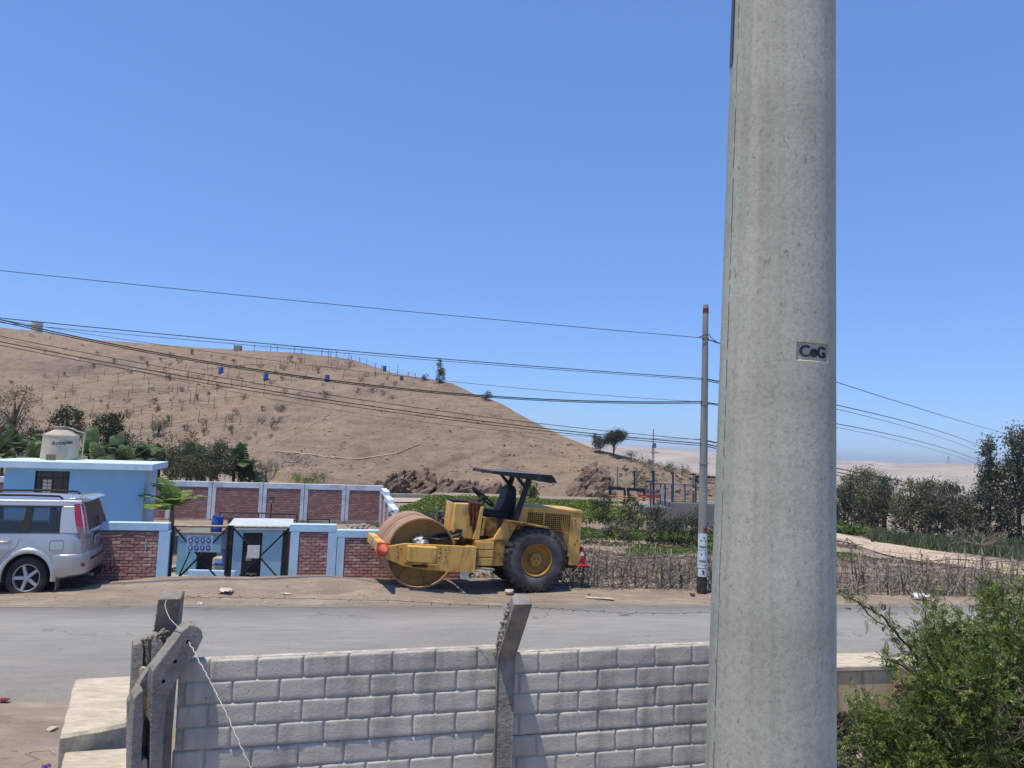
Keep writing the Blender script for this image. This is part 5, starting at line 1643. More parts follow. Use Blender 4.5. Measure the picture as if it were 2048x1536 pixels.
def make_car():
    paint = pm('silver_paint', (0.50, 0.50, 0.495), (0.47, 0.47, 0.465), scale=1.5, rough=0.32, metal=0.55, coat=0.8, spec=0.5, dirt=srgb(168, 160, 148), damt=0.25, dscale=2.2)
    paint2 = pm('silver_lower', (0.50, 0.51, 0.53), (0.46, 0.47, 0.49), scale=2, rough=0.42, metal=0.4, coat=0.3, dirt=srgb(150, 140, 126), damt=0.5, dscale=3)
    glass = glassmat('car_glass', (0.80, 0.83, 0.83), 0.07, 0.03)
    dglass = pm('tinted_glass', srgb(52, 58, 64), srgb(42, 47, 52), scale=3, rough=0.3, spec=0.05)
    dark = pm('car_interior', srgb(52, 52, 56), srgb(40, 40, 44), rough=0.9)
    seatm = pm('seat_fabric', srgb(82, 82, 84), srgb(66, 66, 70), scale=20, rough=0.95)
    ang = math.radians(198)
    c = G(50, 1182, 0.0)
    R = Matrix.Rotation(ang, 4, 'Z')
    loc = c - R @ Vector((0, 0.85, 0))
    root = thing('parked_car', 'silver sport utility vehicle parked at the left frame edge, seen from its rear quarter', 'car', (loc.x, loc.y, gz(loc.x, loc.y) + 0.005), ang)
    root.scale = (0.88, 1.0, 1.0)
    # ---- lower body
    xs = [-0.905, -0.90, -0.87, -0.80, -0.68, -0.5, -0.2, 0.2, 0.8, 1.5, 1.95, 2.3, 2.7, 3.1, 3.35, 3.5, 3.56]
    ws = [0.66, 0.72, 0.80, 0.845, 0.868, 0.876, 0.88, 0.88, 0.88, 0.88, 0.88, 0.875, 0.865, 0.84, 0.79, 0.70, 0.6]
    zt = [1.06, 1.075, 1.08, 1.08, 1.08, 1.08, 1.08, 1.08, 1.08, 1.08, 1.08, 1.07, 1.04, 0.98, 0.90, 0.80, 0.72]
    zb = [0.36, 0.35, 0.34, 0.33, 0.31, 0.28, 0.26, 0.25, 0.25, 0.25, 0.25, 0.25, 0.25, 0.27, 0.3, 0.34, 0.38]
    rows = []
    for x, w, t, b in zip(xs, ws, zt, zb):
        h = t - b
        half = [(0.0, b), (w * 0.80, b), (w * 0.94, b + 0.04), (w * 0.975, b + h * 0.14), (w * 0.99, b + h * 0.30), (w * 1.0, b + h * 0.50), (w * 0.998, b + h * 0.66), (w * 0.985, b + h * 0.80), (w * 0.97, b + h * 0.93), (w * 0.945, t), (w * 0.90, t + 0.006), (0.0, t + (0.01 if x < 1.9 else 0.05))]
        rows.append([Vector((x, y, z)) for y, z in half] + [Vector((x, -y, z)) for y, z in reversed(half[1:-1])])
    n = len(rows[0])
    mb = MB()
    vs_ = [p for r in rows for p in r]
    fs = [(j * n + i, (j + 1) * n + i, (j + 1) * n + (i + 1) % n, j * n + (i + 1) % n) for j in range(len(rows) - 1) for i in range(n)]
    fs += [tuple(range(n)), tuple(range((len(rows) - 1) * n + n - 1, (len(rows) - 1) * n - 1, -1))]
    mb.add(vs_, fs)
    body = mb.build('body', paint, root, smooth=38)
    for x in (0.0, 2.625):
        cut = MB().cyl((x, -1.2, 0.35), (x, 1.2, 0.35), 0.405, n=40).build('arch_cutter', dark, body)
        cut.hide_render = True; cut.hide_viewport = True
        bm_ = body.modifiers.new('arch', 'BOOLEAN'); bm_.operation = 'DIFFERENCE'; bm_.solver = 'EXACT'; bm_.object = cut
    CUTTERS.append(body)
    for x in (0.0, 2.625):
        for s in (1, -1):
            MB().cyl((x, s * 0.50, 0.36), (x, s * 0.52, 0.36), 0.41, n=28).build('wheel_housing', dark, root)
            M = Matrix.Translation((x, s * 0.855, 0.35)) @ Matrix.Rotation(-math.pi / 2 * s, 4, 'X')
            pr = [(0.402, -0.035), (0.402, 0.040), (0.418, 0.050), (0.455, 0.040), (0.485, 0.020), (0.492, -0.01)]
            a0, a1 = (math.pi - math.radians(8), 2 * math.pi + math.radians(8)) if s > 0 else (-math.radians(8), math.pi + math.radians(8))
            MB().lathe(pr, 26, M, a0=a0, a1=a1).build('wheel_arch', paint, root, smooth=50)
    # ---- greenhouse on both sides
    yg = lambda z: 0.838 - (z - 1.08) * 0.34
    def side(name, poly, mat, off=0.0, th=0.02, bevel=None):
        for s in (1, -1):
            a = [Vector((x, s * (yg(z) + off), z)) for x, z in poly]; b = [Vector((x, s * (yg(z) + off - th), z)) for x, z in poly]
            mb_ = MB().hexa(a, b) if s < 0 else MB().hexa(list(reversed(a)), list(reversed(b)))
            mb_.build(name, mat, root, bevel=bevel)
    side('roof_side', [(-0.76, 1.505), (1.30, 1.505), (1.40, 1.57), (1.30, 1.605), (-0.77, 1.60)], paint, 0.0, 0.05, 0.012)
    side('rear_pillar', [(-0.905, 1.07), (-0.475, 1.07), (-0.455, 1.12), (-0.435, 1.46), (-0.465, 1.504), (-0.77, 1.504), (-0.84, 1.33)], paint, 0.0, 0.05, 0.008)
    side('door_pillar', [(0.02, 1.075), (0.17, 1.075), (0.14, 1.504), (0.02, 1.504)], M_blackp, 0.002)
    side('door_pillar', [(1.0, 1.075), (1.08, 1.075), (1.07, 1.504), (1.0, 1.504)], M_blackp, 0.002)
    side('front_pillar', [(1.86, 1.075), (2.06, 1.075), (1.40, 1.57), (1.30, 1.504)], paint, 0.0, 0.04)
    side('window_trim', [(-0.474, 1.078), (1.86, 1.078), (1.86, 1.100), (-0.473, 1.100)], M_blackp, 0.006, 0.012)
    side('window_trim', [(-0.434, 1.478), (1.30, 1.478), (1.30, 1.504), (-0.45, 1.504)], M_blackp, 0.006, 0.012)
    side('window_trim', [(-0.472, 1.101), (-0.425, 1.101), (-0.405, 1.477), (-0.433, 1.477)], M_blackp, 0.006, 0.012)
    side('quarter_window', [(-0.424, 1.101), (0.019, 1.101), (0.019, 1.477), (-0.404, 1.477)], glass, -0.006, 0.005)
    side('door_window', [(0.171, 1.101), (0.999, 1.101), (0.999, 1.477), (0.142, 1.477)], glass, -0.006, 0.005)
    side('door_window', [(1.081, 1.101), (1.84, 1.101), (1.33, 1.477), (1.071, 1.477)], glass, -0.006, 0.005)
    # roof
    rr = []
    for i in range(9):
        x = lerp(-0.79, 1.40, i / 8)
        zc = 1.665 - 0.045 * ((x - 0.3) / 1.1) ** 2
        rr.append([Vector((x, y, zc - 0.075 * (abs(y) / 0.67) ** 2.6)) for y in np.linspace(-0.668, 0.668, 13)])
    rb = [[p - Vector((0, 0, 0.03)) for p in r] for r in rr]
    mb = MB().grid([list(reversed(r)) for r in rr]); mb.grid(rb)
    mb.build('roof', paint, root, smooth=60)
    for s in (1, -1):
        MB().tube([(-0.42, s * 0.60, 1.615), (-0.36, s * 0.605, 1.662), (0.2, s * 0.61, 1.675), (1.0, s * 0.605, 1.668), (1.12, s * 0.60, 1.61)], 0.018, 8).build('roof_rail', M_blackp, root, smooth=60)
    sp = [(-0.50, 1.622), (-0.66, 1.640), (-0.80, 1.640), (-0.90, 1.615), (-0.905, 1.590), (-0.84, 1.580), (-0.74, 1.575), (-0.60, 1.590)]
    MB().prism(sp, -0.56, 0.56).build('spoiler', paint, root, bevel=0.012, seg=3)
    for s in (1, -1): MB().prism([(-0.52, 1.59), (-0.66, 1.625), (-0.80, 1.625), (-0.89, 1.60), (-0.86, 1.575), (-0.76, 1.555)], s * 0.562, s * 0.615).build('spoiler_end', paint, root, bevel=0.012)
    MB().hexa([Vector(p) for p in ((1.40, 0.60, 1.575), (1.40, -0.60, 1.575), (2.08, -0.77, 1.075), (2.08, 0.77, 1.075))], [Vector(p) for p in ((1.405, 0.60, 1.58), (1.405, -0.60, 1.58), (2.085, -0.77, 1.08), (2.085, 0.77, 1.08))]).build('windscreen', glass, root)
    # ---- tail: window, lamps, hatch trim, bumper
    MB().hexa([Vector(p) for p in ((-0.775, 0.575, 1.555), (-0.905, 0.665, 1.10), (-0.905, -0.665, 1.10), (-0.775, -0.575, 1.555))], [Vector(p) for p in ((-0.790, 0.57, 1.555), (-0.922, 0.66, 1.10), (-0.922, -0.66, 1.10), (-0.790, -0.57, 1.555))]).build('rear_window', dglass, root, bevel=0.006)
    red = pm('lamp_red', srgb(150, 26, 34), srgb(128, 18, 26), scale=8, rough=0.18, coat=1.0, spec=0.6)
    clear = pm('lamp_clear', srgb(128, 104, 104), srgb(100, 82, 82), scale=9, rough=0.15, coat=1.0)
    lz = [1.545, 1.47, 1.38, 1.28, 1.18, 1.08, 1.0, 0.985]
    xf = [-0.640, -0.655, -0.675, -0.700, -0.735, -0.780, -0.825, -0.850]
    xc = [-0.775, -0.803, -0.834, -0.868, -0.900, -0.928, -0.942, -0.940]
    for s in (1, -1):
        for (i0, i1, mat, nm) in ((0, 5, red, 'tail_light'), (4, 8, clear, 'reversing_light')):
            g = []
            for k in range(i0, i1):
                z = lz[k]
                y = yg(z) + 0.012
                if z < 1.08: y = 0.850 + (1.08 - z) * 0.10
                pts = [(xf[k], y - 0.012), (xf[k] - 0.004, y + 0.008), (lerp(xf[k], xc[k], 0.5), y + 0.010), (xc[k], y - 0.035), (xc[k] - 0.014, y - 0.085), (xc[k] - 0.012, y - 0.135), (xc[k] + 0.02, y - 0.145)]
                g.append([Vector((px, s * py, z)) for px, py in pts])
            if s > 0: g = [list(reversed(r)) for r in g]
            MB().grid(g).build(nm, mat, root, smooth=70)
    MB().box(-0.935, -0.90, -0.60, 0.60, 1.035, 1.095).build('tailgate_garnish', paint, root, bevel=0.01)
    MB().box(-0.925, -0.903, -0.16, 0.16, 0.985, 1.01).build('tailgate_handle', M_blackp, root, bevel=0.004)
    MB().box(-0.918, -0.904, -0.19, 0.19, 0.79, 0.965).build('plate_recess', pm('recess_dark', srgb(96, 98, 102), rough=0.6), root)
    pl = MB().box(-0.926, -0.919, -0.15, 0.15, 0.80, 0.945).build('number_plate', pm('plate_white', srgb(196, 198, 194), srgb(150, 152, 150), scale=18, rough=0.5), root)
    ink = pm('plate_ink', srgb(40, 44, 60), rough=0.6)
    for k in range(3):
        for q in range(2): MB().box(-0.929, -0.9265, -0.10 + k * 0.07, -0.065 + k * 0.07, 0.825 + q * 0.055, 0.865 + q * 0.055).build('plate_mark', ink, pl)
    MB().tube([(-0.915, 0.05, 1.10), (-0.93, 0.0, 1.16), (-0.90, -0.10, 1.24), (-0.875, -0.16, 1.27)], 0.009, 6).build('wiper', M_blackp, root)
    out = [(-0.41, 0.886), (-0.62, 0.888), (-0.78, 0.872), (-0.88, 0.82), (-0.945, 0.72), (-0.975, 0.58), (-0.99, 0.35), (-0.995, 0.0)]
    out = out + [(x, -y) for x, y in reversed(out[:-1])]
    prof = [(0.30, 0.14), (0.325, 0.05), (0.37, 0.012), (0.50, 0.0), (0.66, 0.002), (0.705, 0.004), (0.722, 0.016), (0.738, 0.05), (0.742, 0.10)]
    g = []
    for (z, ins) in prof:
        row = []
        for i, (x, y) in enumerate(out):
            nx, ny = (x + 0.35, y * 0.55)
            l = math.hypot(nx, ny) + 1e-6
            if abs(y) > 0.87: nx, ny, l = 0, math.copysign(1, y), 1
            zz = z + (0.05 * (1 - smooth01((x + 0.99) / 0.5)) * (1 if z < 0.34 else 0)) + (0.0 if z > 0.5 else 0.04 * max(0, (-x - 0.4)))
            row.append(Vector((x - nx / l * ins, y - ny / l * ins, zz)))
        g.append(row)
    bump = MB().grid(g).build('bumper', paint, root, smooth=45)
    for s in (1, -1):
        MB().cyl((-0.905, s * 0.80, 0.545), (-0.918, s * 0.815, 0.545), 0.034, n=14).build('reflector', red, bump)
        MB().box(-0.50, -0.475, s * 0.74 - 0.1, s * 0.74 + 0.12, 0.14, 0.36).build('mud_flap', pm('flap_grey', srgb(120, 118, 114), srgb(96, 92, 88), rough=0.7), root, bevel=0.008)
    MB().box(-0.999, -0.985, -0.55, 0.55, 0.60, 0.63).build('step_strip', M_blackp, bump)
    MB().cyl((-0.75, 0.35, 0.30), (-1.0, 0.38, 0.31), 0.032, n=12).build('exhaust', M_grey, root, smooth=60)
    MB().box(-1.08, -0.6, -0.03, 0.03, 0.34, 0.40).build('tow_bar', M_black, root)
    MB().box(-0.95, 3.2, -0.55, 0.55, 0.20, 0.30).build('underbody', dark, root)
    # shut lines, handle, fuel flap
    seam = pm('shut_line', srgb(60, 62, 66), rough=0.8)
    wy = lambda z: 0.88 * interp(z, [0.25, 0.37, 0.5, 0.665, 0.80, 0.91, 1.02, 1.08], [0.94, 0.975, 0.99, 1.0, 0.998, 0.985, 0.97, 0.945]) + 0.0012
    def line(pts, nm='shut_line', r=0.0035):
        for s in (1, -1): MB().tube([(x, s * wy(z), z) for x, z in pts], r, 4).build(nm, seam, root)
    line([(0.17, 1.07), (0.17, 0.95), (0.20, 0.86), (0.27, 0.80), (0.36, 0.74), (0.45, 0.62), (0.50, 0.45), (0.50, 0.30)])
    line([(1.04, 1.07), (1.04, 0.8), (1.03, 0.5), (1.02, 0.30)])
    fz = [(-0.36, 0.79), (-0.54, 0.79), (-0.565, 0.815), (-0.565, 0.93), (-0.54, 0.955), (-0.36, 0.955), (-0.335, 0.93), (-0.335, 0.815), (-0.36, 0.79)]
    MB().tube([(x, wy(z) - 0.004 * max(0, -x - 0.4) / 0.2, z) for x, z in fz], 0.003, 4).build('fuel_flap', seam, root)
    for s in (1, -1):
        MB().tube([(0.56, s * 0.885, 0.93), (0.53, s * 0.905, 0.935), (0.36, s * 0.905, 0.935), (0.33, s * 0.885, 0.93)], 0.017, 8).build('door_handle', paint, root, smooth=60)
        MB().prism([(0.60, 0.905), (0.60, 0.965), (0.28, 0.965), (0.28, 0.905)], s * 0.862, s * 0.872).build('handle_recess', paint2, root)
        MB().box(0.55, 2.05, s * 0.862, s * 0.892, 0.40, 0.50).build('side_moulding', paint2, root, bevel=0.012)
        MB().prism([(1.72, 1.09), (1.88, 1.09), (1.86, 1.24), (1.70, 1.24)], s * 0.86, s * 1.0).build('door_mirror', paint, root, bevel=0.03, seg=3)
        MB().prism([(3.20, 0.76), (3.46, 0.74), (3.40, 0.90), (3.22, 0.96)], s * 0.60, s * 0.81).build('headlight', clear, root, bevel=0.02)
    # interior
    MB().box(-0.86, 1.95, -0.78, 0.78, 1.075, 1.096).build('parcel_deck', dark, root)
    for (x, ys_) in ((-0.22, (0.42, -0.42)), (1.15, (0.40, -0.40))):
        for y in ys_:
            MB().prism([(x - 0.09, 1.05), (x + 0.09, 1.05), (x + 0.03, 1.22), (x - 0.07, 1.22)], y - 0.22, y + 0.22).build('seat_back', seatm, root, bevel=0.03)
            MB().box(x - 0.085, x + 0.03, y - 0.12, y + 0.12, 1.215, 1.40).build('head_restraint', seatm, root, bevel=0.04, seg=3)
    # ---- wheels
    rim = pm('alloy', (0.55, 0.55, 0.56), (0.48, 0.48, 0.49), scale=6, rough=0.4, metal=0.5, dirt=srgb(140, 130, 118), damt=0.4, dscale=8)
    w0 = None
    for x in (0.0, 2.625):
        for s in (1, -1):
            wr = bpy.data.objects.new('wheel', None); col.objects.link(wr); wr.parent = root
            wr.location = (x, s * 0.755, 0.345)
            if s < 0: wr.rotation_euler = (0, 0, math.pi)
            if w0 is None:
                w0 = []
                pr = [(0.215, -0.09), (0.26, -0.108), (0.315, -0.105), (0.338, -0.088), (0.345, -0.05), (0.345, 0.05), (0.338, 0.088), (0.322, 0.103), (0.285, 0.110), (0.245, 0.106), (0.222, 0.092)]
                w0.append(('tyre', MB().lathe(pr, 44, ROTY).build('tyre', M_rubber, wr, smooth=50)))
                rp = [(0.225, 0.090), (0.222, 0.100), (0.212, 0.100), (0.205, 0.085), (0.203, 0.0)]
                w0.append(('rim', MB().lathe(rp, 40, ROTY).build('rim', rim, wr, smooth=40)))
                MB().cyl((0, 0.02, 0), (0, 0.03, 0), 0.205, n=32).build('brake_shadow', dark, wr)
                sm = MB()
                for k in range(5):
                    M = Matrix.Rotation(2 * math.pi * k / 5 + 0.31, 4, 'Y')
                    a = [M @ Vector(p) for p in ((-0.038, 0.045, 0.03), (0.038, 0.045, 0.03), (0.030, 0.055, 0.206), (-0.030, 0.055, 0.206))]
                    b = [M @ Vector(p) for p in ((-0.030, 0.092, 0.03), (0.030, 0.092, 0.03), (0.024, 0.096, 0.206), (-0.024, 0.096, 0.206))]
                    sm.hexa(a, b)
                sm.build('spokes', rim, wr, bevel=0.006)
                MB().lathe([(0.062, 0.04), (0.062, 0.092), (0.05, 0.100), (0, 0.100)], 20, ROTY).build('hub', rim, wr, smooth=40)
                for k in range(5):
                    t = 2 * math.pi * k / 5 + 0.31 + math.pi / 5
                    MB().cyl((0.055 * math.sin(t), 0.085, 0.055 * math.cos(t)), (0.055 * math.sin(t), 0.099, 0.055 * math.cos(t)), 0.010, n=6).build('wheel_nut', M_black, wr)
                proto = wr
            else:
                for ch in list(proto.children):
                    cc = ch.copy(); col.objects.link(cc); cc.parent = wr
make_car()

# ------------------------------------------------------------------ the yellow roller
def make_roller():
    yel = pm('roller_yellow', srgb(216, 172, 96), srgb(198, 156, 82), scale=2.2, rough=0.55, bump=0.15, bscale=30, dirt=srgb(112, 84, 48), damt=0.7, dscale=6, dmid=(0.52, 0.70), dstretch=(1.6, 1.6, 0.4), speck=srgb(72, 52, 36), spscale=14, spth=0.74, spec=0.35)
    yel_dirty = pm('roller_yellow_grimy', srgb(178, 138, 74), srgb(136, 104, 58), scale=4, rough=0.7, bump=0.2, bscale=30, dirt=srgb(54, 42, 30), damt=0.8, dscale=4, dmid=(0.45, 0.65))
    steel = pm('rusty_drum', srgb(168, 136, 110), srgb(138, 104, 82), scale=3, rough=0.65, bump=0.3, bscale=26, metal=0.15, dirt=srgb(172, 150, 130), damt=0.6, dscale=5, stretch=(0.35, 1, 1), dmid=(0.45, 0.65))
    drumside = pm('drum_end_paint', srgb(184, 146, 86), srgb(152, 118, 68), scale=2.5, rough=0.7, dirt=srgb(90, 70, 48), damt=0.5, dscale=3)
    black = pm('canopy_black', srgb(36, 38, 44), srgb(28, 30, 36), scale=4, rough=0.55, dirt=srgb(92, 94, 98), damt=0.4, dscale=3)
    seatm = pm('seat_vinyl', srgb(22, 24, 32), srgb(16, 18, 24), rough=0.5)
    ang = math.radians(198)
    g0 = G(1068, 1187, -0.02)
    R = Matrix.Rotation(ang, 4, 'Z')
    loc = g0 - R @ Vector((0, 0.74, 0))
    root = thing('road_roller', 'old yellow single drum road roller with black canopy parked on the shoulder', 'road roller', (loc.x, loc.y, g0.z), ang)
    root.rotation_euler = (0, -0.052, ang)
    B = lambda nm, mat, x0, x1, y0, y1, z0, z1, par=root, bev=0.012: MB().box(x0, x1, y0, y1, z0, z1).build(nm, mat, par, bevel=bev)
    # ---- drum
    DX, DR, DW = 2.17, 0.625, 0.69
    M = Matrix.Translation((DX, 0, DR)) @ ROTY
    pr = [(DR - 0.03, -DW), (DR - 0.005, -DW), (DR, -DW + 0.01), (DR, -0.25), (DR, 0.25), (DR, DW - 0.01), (DR - 0.005, DW), (DR - 0.03, DW)]
    drum = MB().lathe(pr, 72, M).build('drum', steel, root, smooth=30)
    for s in (1, -1):
        pr2 = [(DR - 0.03, s * DW), (DR - 0.032, s * (DW - 0.22)), (0.46, s * (DW - 0.26)), (0.24, s * (DW - 0.26)), (0.22, s * (DW - 0.10)), (0, s * (DW - 0.10))]
        MB().lathe(pr2, 56, M).build('drum_end', drumside, drum, smooth=30)
    # welded plate seams on the near drum end
    for t in (3.6, 4.4, 5.3):
        MB().tube([(DX + 0.30 * math.cos(t), DW - 0.245, DR + 0.30 * math.sin(t)), (DX + 0.45 * math.cos(t + 0.06), DW - 0.245, DR + 0.45 * math.sin(t + 0.06)), (DX + 0.58 * math.cos(t + 0.03), DW - 0.205, DR + 0.58 * math.sin(t + 0.03))], 0.006, 4).build('weld_seam', yel_dirty, drum)
    # ---- yoke around the drum
    yk = [(2.80, 0.735), (2.49, 0.80), (1.19, 0.80), (1.18, 0.345), (1.56, 0.335), (2.10, 0.36), (2.46, 0.40), (2.80, 0.52)]
    for s in (1, -1):
        y0, y1 = (0.735, 0.785) if s > 0 else (-0.785, -0.735)
        p = MB().prism(yk, y0, y1).build('yoke_plate', yel, root, bevel=0.008)
        if s > 0:
            for (x, z) in ((2.62, 0.73), (2.60, 0.64), (2.56, 0.70), (2.60, 0.56), (1.86, 0.74), (1.85, 0.66), (1.86, 0.58), (1.76, 0.72), (1.75, 0.60), (2.36, 0.45), (1.95, 0.45)):
                MB().cyl((x, 0.786, z), (x, 0.797, z), 0.012, n=6).build('bolt', M_black, p)
            MB().prism([(2.46, 0.78), (2.44, 0.50), (1.95, 0.49), (1.94, 0.775)], 0.787, 0.93).build('mount_box', yel, p, bevel=0.02)
            MB().prism([(2.50, 0.495), (2.46, 0.465), (1.92, 0.455), (1.90, 0.485)], 0.787, 0.95).build('box_shelf', yel_dirty, p, bevel=0.006)
            MB().box(2.08, 2.34, 0.80, 0.90, 0.415, 0.452).build('rubber_mount', M_black, p)
    B('front_beam', yel, 2.80, 2.94, -0.80, 0.72, 0.60, 0.775)
    B('beam_plate', pm('faded_red', srgb(150, 84, 66), srgb(126, 66, 54), scale=6, rough=0.8), 2.775, 2.96, 0.722, 0.742, 0.56, 0.79)
    for k in range(2): B('light_slot', pm('slot_pale', srgb(176, 176, 168), rough=0.4), 2.942, 2.950, -0.30 + k * 0.32, -0.08 + k * 0.32, 0.66, 0.72, bev=0.0)
    B('scraper_bar', yel_dirty, 1.32, 1.42, -0.735, 0.735, 0.42, 0.60)
    B('rear_cross_beam', yel_dirty, 1.12, 1.30, -0.735, 0.735, 0.40, 0.78)
    # hinge and rear frame
    MB().cyl((1.02, 0, 0.30), (1.02, 0, 0.85), 0.13, n=20).build('articulation_pin', M_black, root, smooth=40)
    MB().prism([(1.17, 0.88), (0.60, 0.95), (0.55, 0.46), (1.15, 0.42)], -0.45, 0.60).build('rear_frame', yel_dirty, root, bevel=0.012)
    for (z0, z1) in ((0.44, 0.58), (0.60, 0.72), (0.735, 0.87)): MB().prism([(1.16, z0), (1.16, z1), (0.82, z1 + 0.015), (0.82, z0 + 0.015)], 0.602, 0.628).build('frame_plate', yel, root, bevel=0.006)
    MB().prism([(1.20, 0.40), (1.16, 0.425), (0.80, 0.41), (0.80, 0.385)], 0.35, 0.75).build('step_plate', M_grey, root)
    # ---- console
    con = MB().prism([(1.58, 0.90), (1.10, 0.89), (1.06, 1.50), (1.13, 1.55), (1.57, 1.53)], -0.30, 0.44).build('console', yel, root, bevel=0.02)
    MB().box(1.40, 1.53, 0.441, 0.446, 0.96, 1.06).build('console_slot', M_black, con)
    MB().box(1.36, 1.44, 0.442, 0.450, 1.40, 1.47).build('maker_badge', pm('badge_grey', srgb(170, 170, 160), srgb(120, 120, 112), scale=30, rough=0.5), con)
    MB().prism([(1.20, 0.895), (1.075, 0.895), (1.045, 1.50), (1.10, 1.50)], 0.45, 0.52).build('console_flank', yel, root, bevel=0.012)
    MB().box(1.05, 1.57, -0.28, 0.30, 1.551, 1.575).build('console_lid', M_black, con)
    # steering wheel: column, hub, ring
    c0, c1 = Vector((1.16, 0.05, 1.45)), Vector((0.95, 0.05, 1.66))
    sw = MB().tube([c0, c0.lerp(c1, 0.6), c1], 0.028, 10).build('steering_column', M_blackp, root, smooth=60)
    nrm = Vector((-0.62, 0, 0.78)).normalized()
    a_ = Vector((0, 1, 0)); b_ = nrm.cross(a_)
    ring = [c1 + (a_ * math.cos(t) + b_ * math.sin(t)) * 0.26 for t in np.linspace(0, 2 * math.pi, 33)]
    MB().tube(ring, 0.022, 8).build('steering_wheel', M_blackp, root, smooth=180)
    for t in (0.3, 2.4, 4.5): MB().tube([c1, c1 + (a_ * math.cos(t) + b_ * math.sin(t)) * 0.25], 0.014, 6).build('wheel_spoke', M_blackp, sw, smooth=60)
    for dx in (0.0, 0.07): MB().tube([(1.10 - dx, 0.30, 1.50), (1.04 - dx, 0.34, 1.66), (1.0 - dx, 0.35, 1.70)], 0.012, 6).build('lever', M_black, root, smooth=60)
    # ---- operator deck and seat
    B('seat_pedestal', yel_dirty, 0.50, 1.00, -0.28, 0.36, 0.95, 1.30)
    MB().prism([(1.06, 0.96), (0.99, 0.96), (0.97, 1.31), (1.01, 1.31)], 0.30, 0.46).build('pedestal_flank', yel, root, bevel=0.01)
    seat = MB().prism([(1.07, 1.33), (1.10, 1.40), (1.04, 1.47), (0.70, 1.43), (0.42, 1.42), (0.42, 1.30), (0.60, 1.27)], -0.24, 0.30).build('seat', seatm, root, bevel=0.05, seg=4)
    MB().prism([(0.66, 1.40), (0.56, 1.66), (0.52, 1.84), (0.46, 1.92), (0.38, 1.92), (0.34, 1.84), (0.33, 1.62), (0.36, 1.38)], -0.20, 0.26).build('backrest', seatm, seat, bevel=0.06, seg=4)
    # sloping fender plates between deck and tyre
    MB().prism([(1.00, 0.60), (0.66, 0.60), (0.36, 1.26), (0.62, 1.29)], 0.50, 0.56).build('fender', yel, root, bevel=0.008)
    MB().prism([(0.64, 1.30), (0.30, 1.28), (-0.20, 1.22), (-0.20, 1.19), (0.30, 1.24), (0.64, 1.26)], 0.36, 0.78).build('fender_top', yel_dirty, root, bevel=0.006)
    MB().prism([(1.00, 0.60), (0.66, 0.60), (0.36, 1.26), (0.62, 1.29)], -0.56, -0.50).build('fender', yel, root, bevel=0.008)
    # ---- engine hood
    hood_mat = yel
    hy = 0.47
    top = [(0.34, 1.555), (-0.96, 1.555), (-0.985, 1.535), (-0.985, 1.50), (0.34, 1.50)]
    MB().prism(top, -hy - 0.012, hy + 0.012).build('hood', yel, root, bevel=0.012)
    B('hood_front_panel', yel, 0.16, 0.34, -hy, hy, 1.00, 1.499)
    B('hood_rear_panel', yel, -0.97, -0.72, -hy, hy, 0.66, 1.499)
    for s in (1, -1):
        y0, y1 = (hy - 0.03, hy) if s > 0 else (-hy, -hy + 0.03)
        MB().prism([(0.159, 1.00), (0.159, 1.12), (-0.719, 1.12), (-0.719, 0.80), (-0.40, 0.70), (0.0, 0.86)], y0, y1).build('hood_side', yel_dirty, root, bevel=0.006)
        MB().prism([(0.159, 1.46), (0.159, 1.499), (-0.719, 1.499), (-0.719, 1.46)], y0, y1).build('hood_side', yel, root)
        gr = MB()
        yy = s * (hy - 0.012)
        for i in range(22): gr.cyl((0.155 - 0.04 * i, yy, 1.121), (0.155 - 0.04 * i, yy, 1.459), 0.005, n=5)
        for j in range(9): gr.cyl((0.158, yy + 0.006 * s, 1.14 + 0.038 * j), (-0.718, yy + 0.006 * s, 1.14 + 0.038 * j), 0.005, n=5)
        go = gr.build('grille', yel, root); go['kind'] = 'stuff'
        MB().box(-0.19, -0.16, yy - 0.01, yy + 0.014, 1.121, 1.459).build('grille_bar', yel, go)
        MB().box(0.14, -0.70, yy - s * 0.16, yy - s * 0.13, 1.10, 1.47).build('radiator_core', M_dark, root)
    B('red_canister', pm('canister_red', srgb(150, 30, 34), rough=0.4), -0.66, -0.44, 0.32, 0.43, 1.125, 1.20)
    B('engine_block', M_dark, -0.6, 0.2, -0.25, 0.25, 0.6, 1.35)
    B('counterweight', yel, -1.02, -0.76, -0.46, 0.46, 0.50, 0.70)
    B('chassis_rail', M_black, -0.95, 0.75, -0.32, 0.32, 0.42, 0.60)
    MB().cyl((-0.985, 0.33, 1.20), (-1.02, 0.33, 1.20), 0.05, n=16).build('tail_lamp', pm('dull_lamp', srgb(120, 70, 56), rough=0.5), root, smooth=40)
    for (x, z) in ((-0.82, 1.36), (-0.90, 0.98), (-0.86, 0.90)): MB().cyl((x, hy, z), (x, hy + 0.008, z), 0.014, n=6).build('bolt', M_black, root)
    # ---- canopy
    for s in (1, -1):
        MB().hexa([Vector((x, y, 1.25)) for x, y in ((0.46, s * 0.50 - 0.035), (0.36, s * 0.50 - 0.035), (0.36, s * 0.50 + 0.035), (0.46, s * 0.50 + 0.035))], [Vector((x, y, 2.09)) for x, y in ((0.25, s * 0.50 - 0.035), (0.15, s * 0.50 - 0.035), (0.15, s * 0.50 + 0.035), (0.25, s * 0.50 + 0.035))]).build('canopy_post', black, root, bevel=0.006)
        MB().prism([(0.27, 1.88), (0.245, 1.96), (0.44, 2.12), (0.50, 2.12)], s * 0.50 - 0.02, s * 0.50 + 0.02).build('canopy_bracket', black, root)
    cp = MB()
    T = lambda x: 2.185 - 0.012 * x
    ck = [(0.98, 0.70), (-0.16, 0.70), (-0.16, -0.70), (0.98, -0.70)]
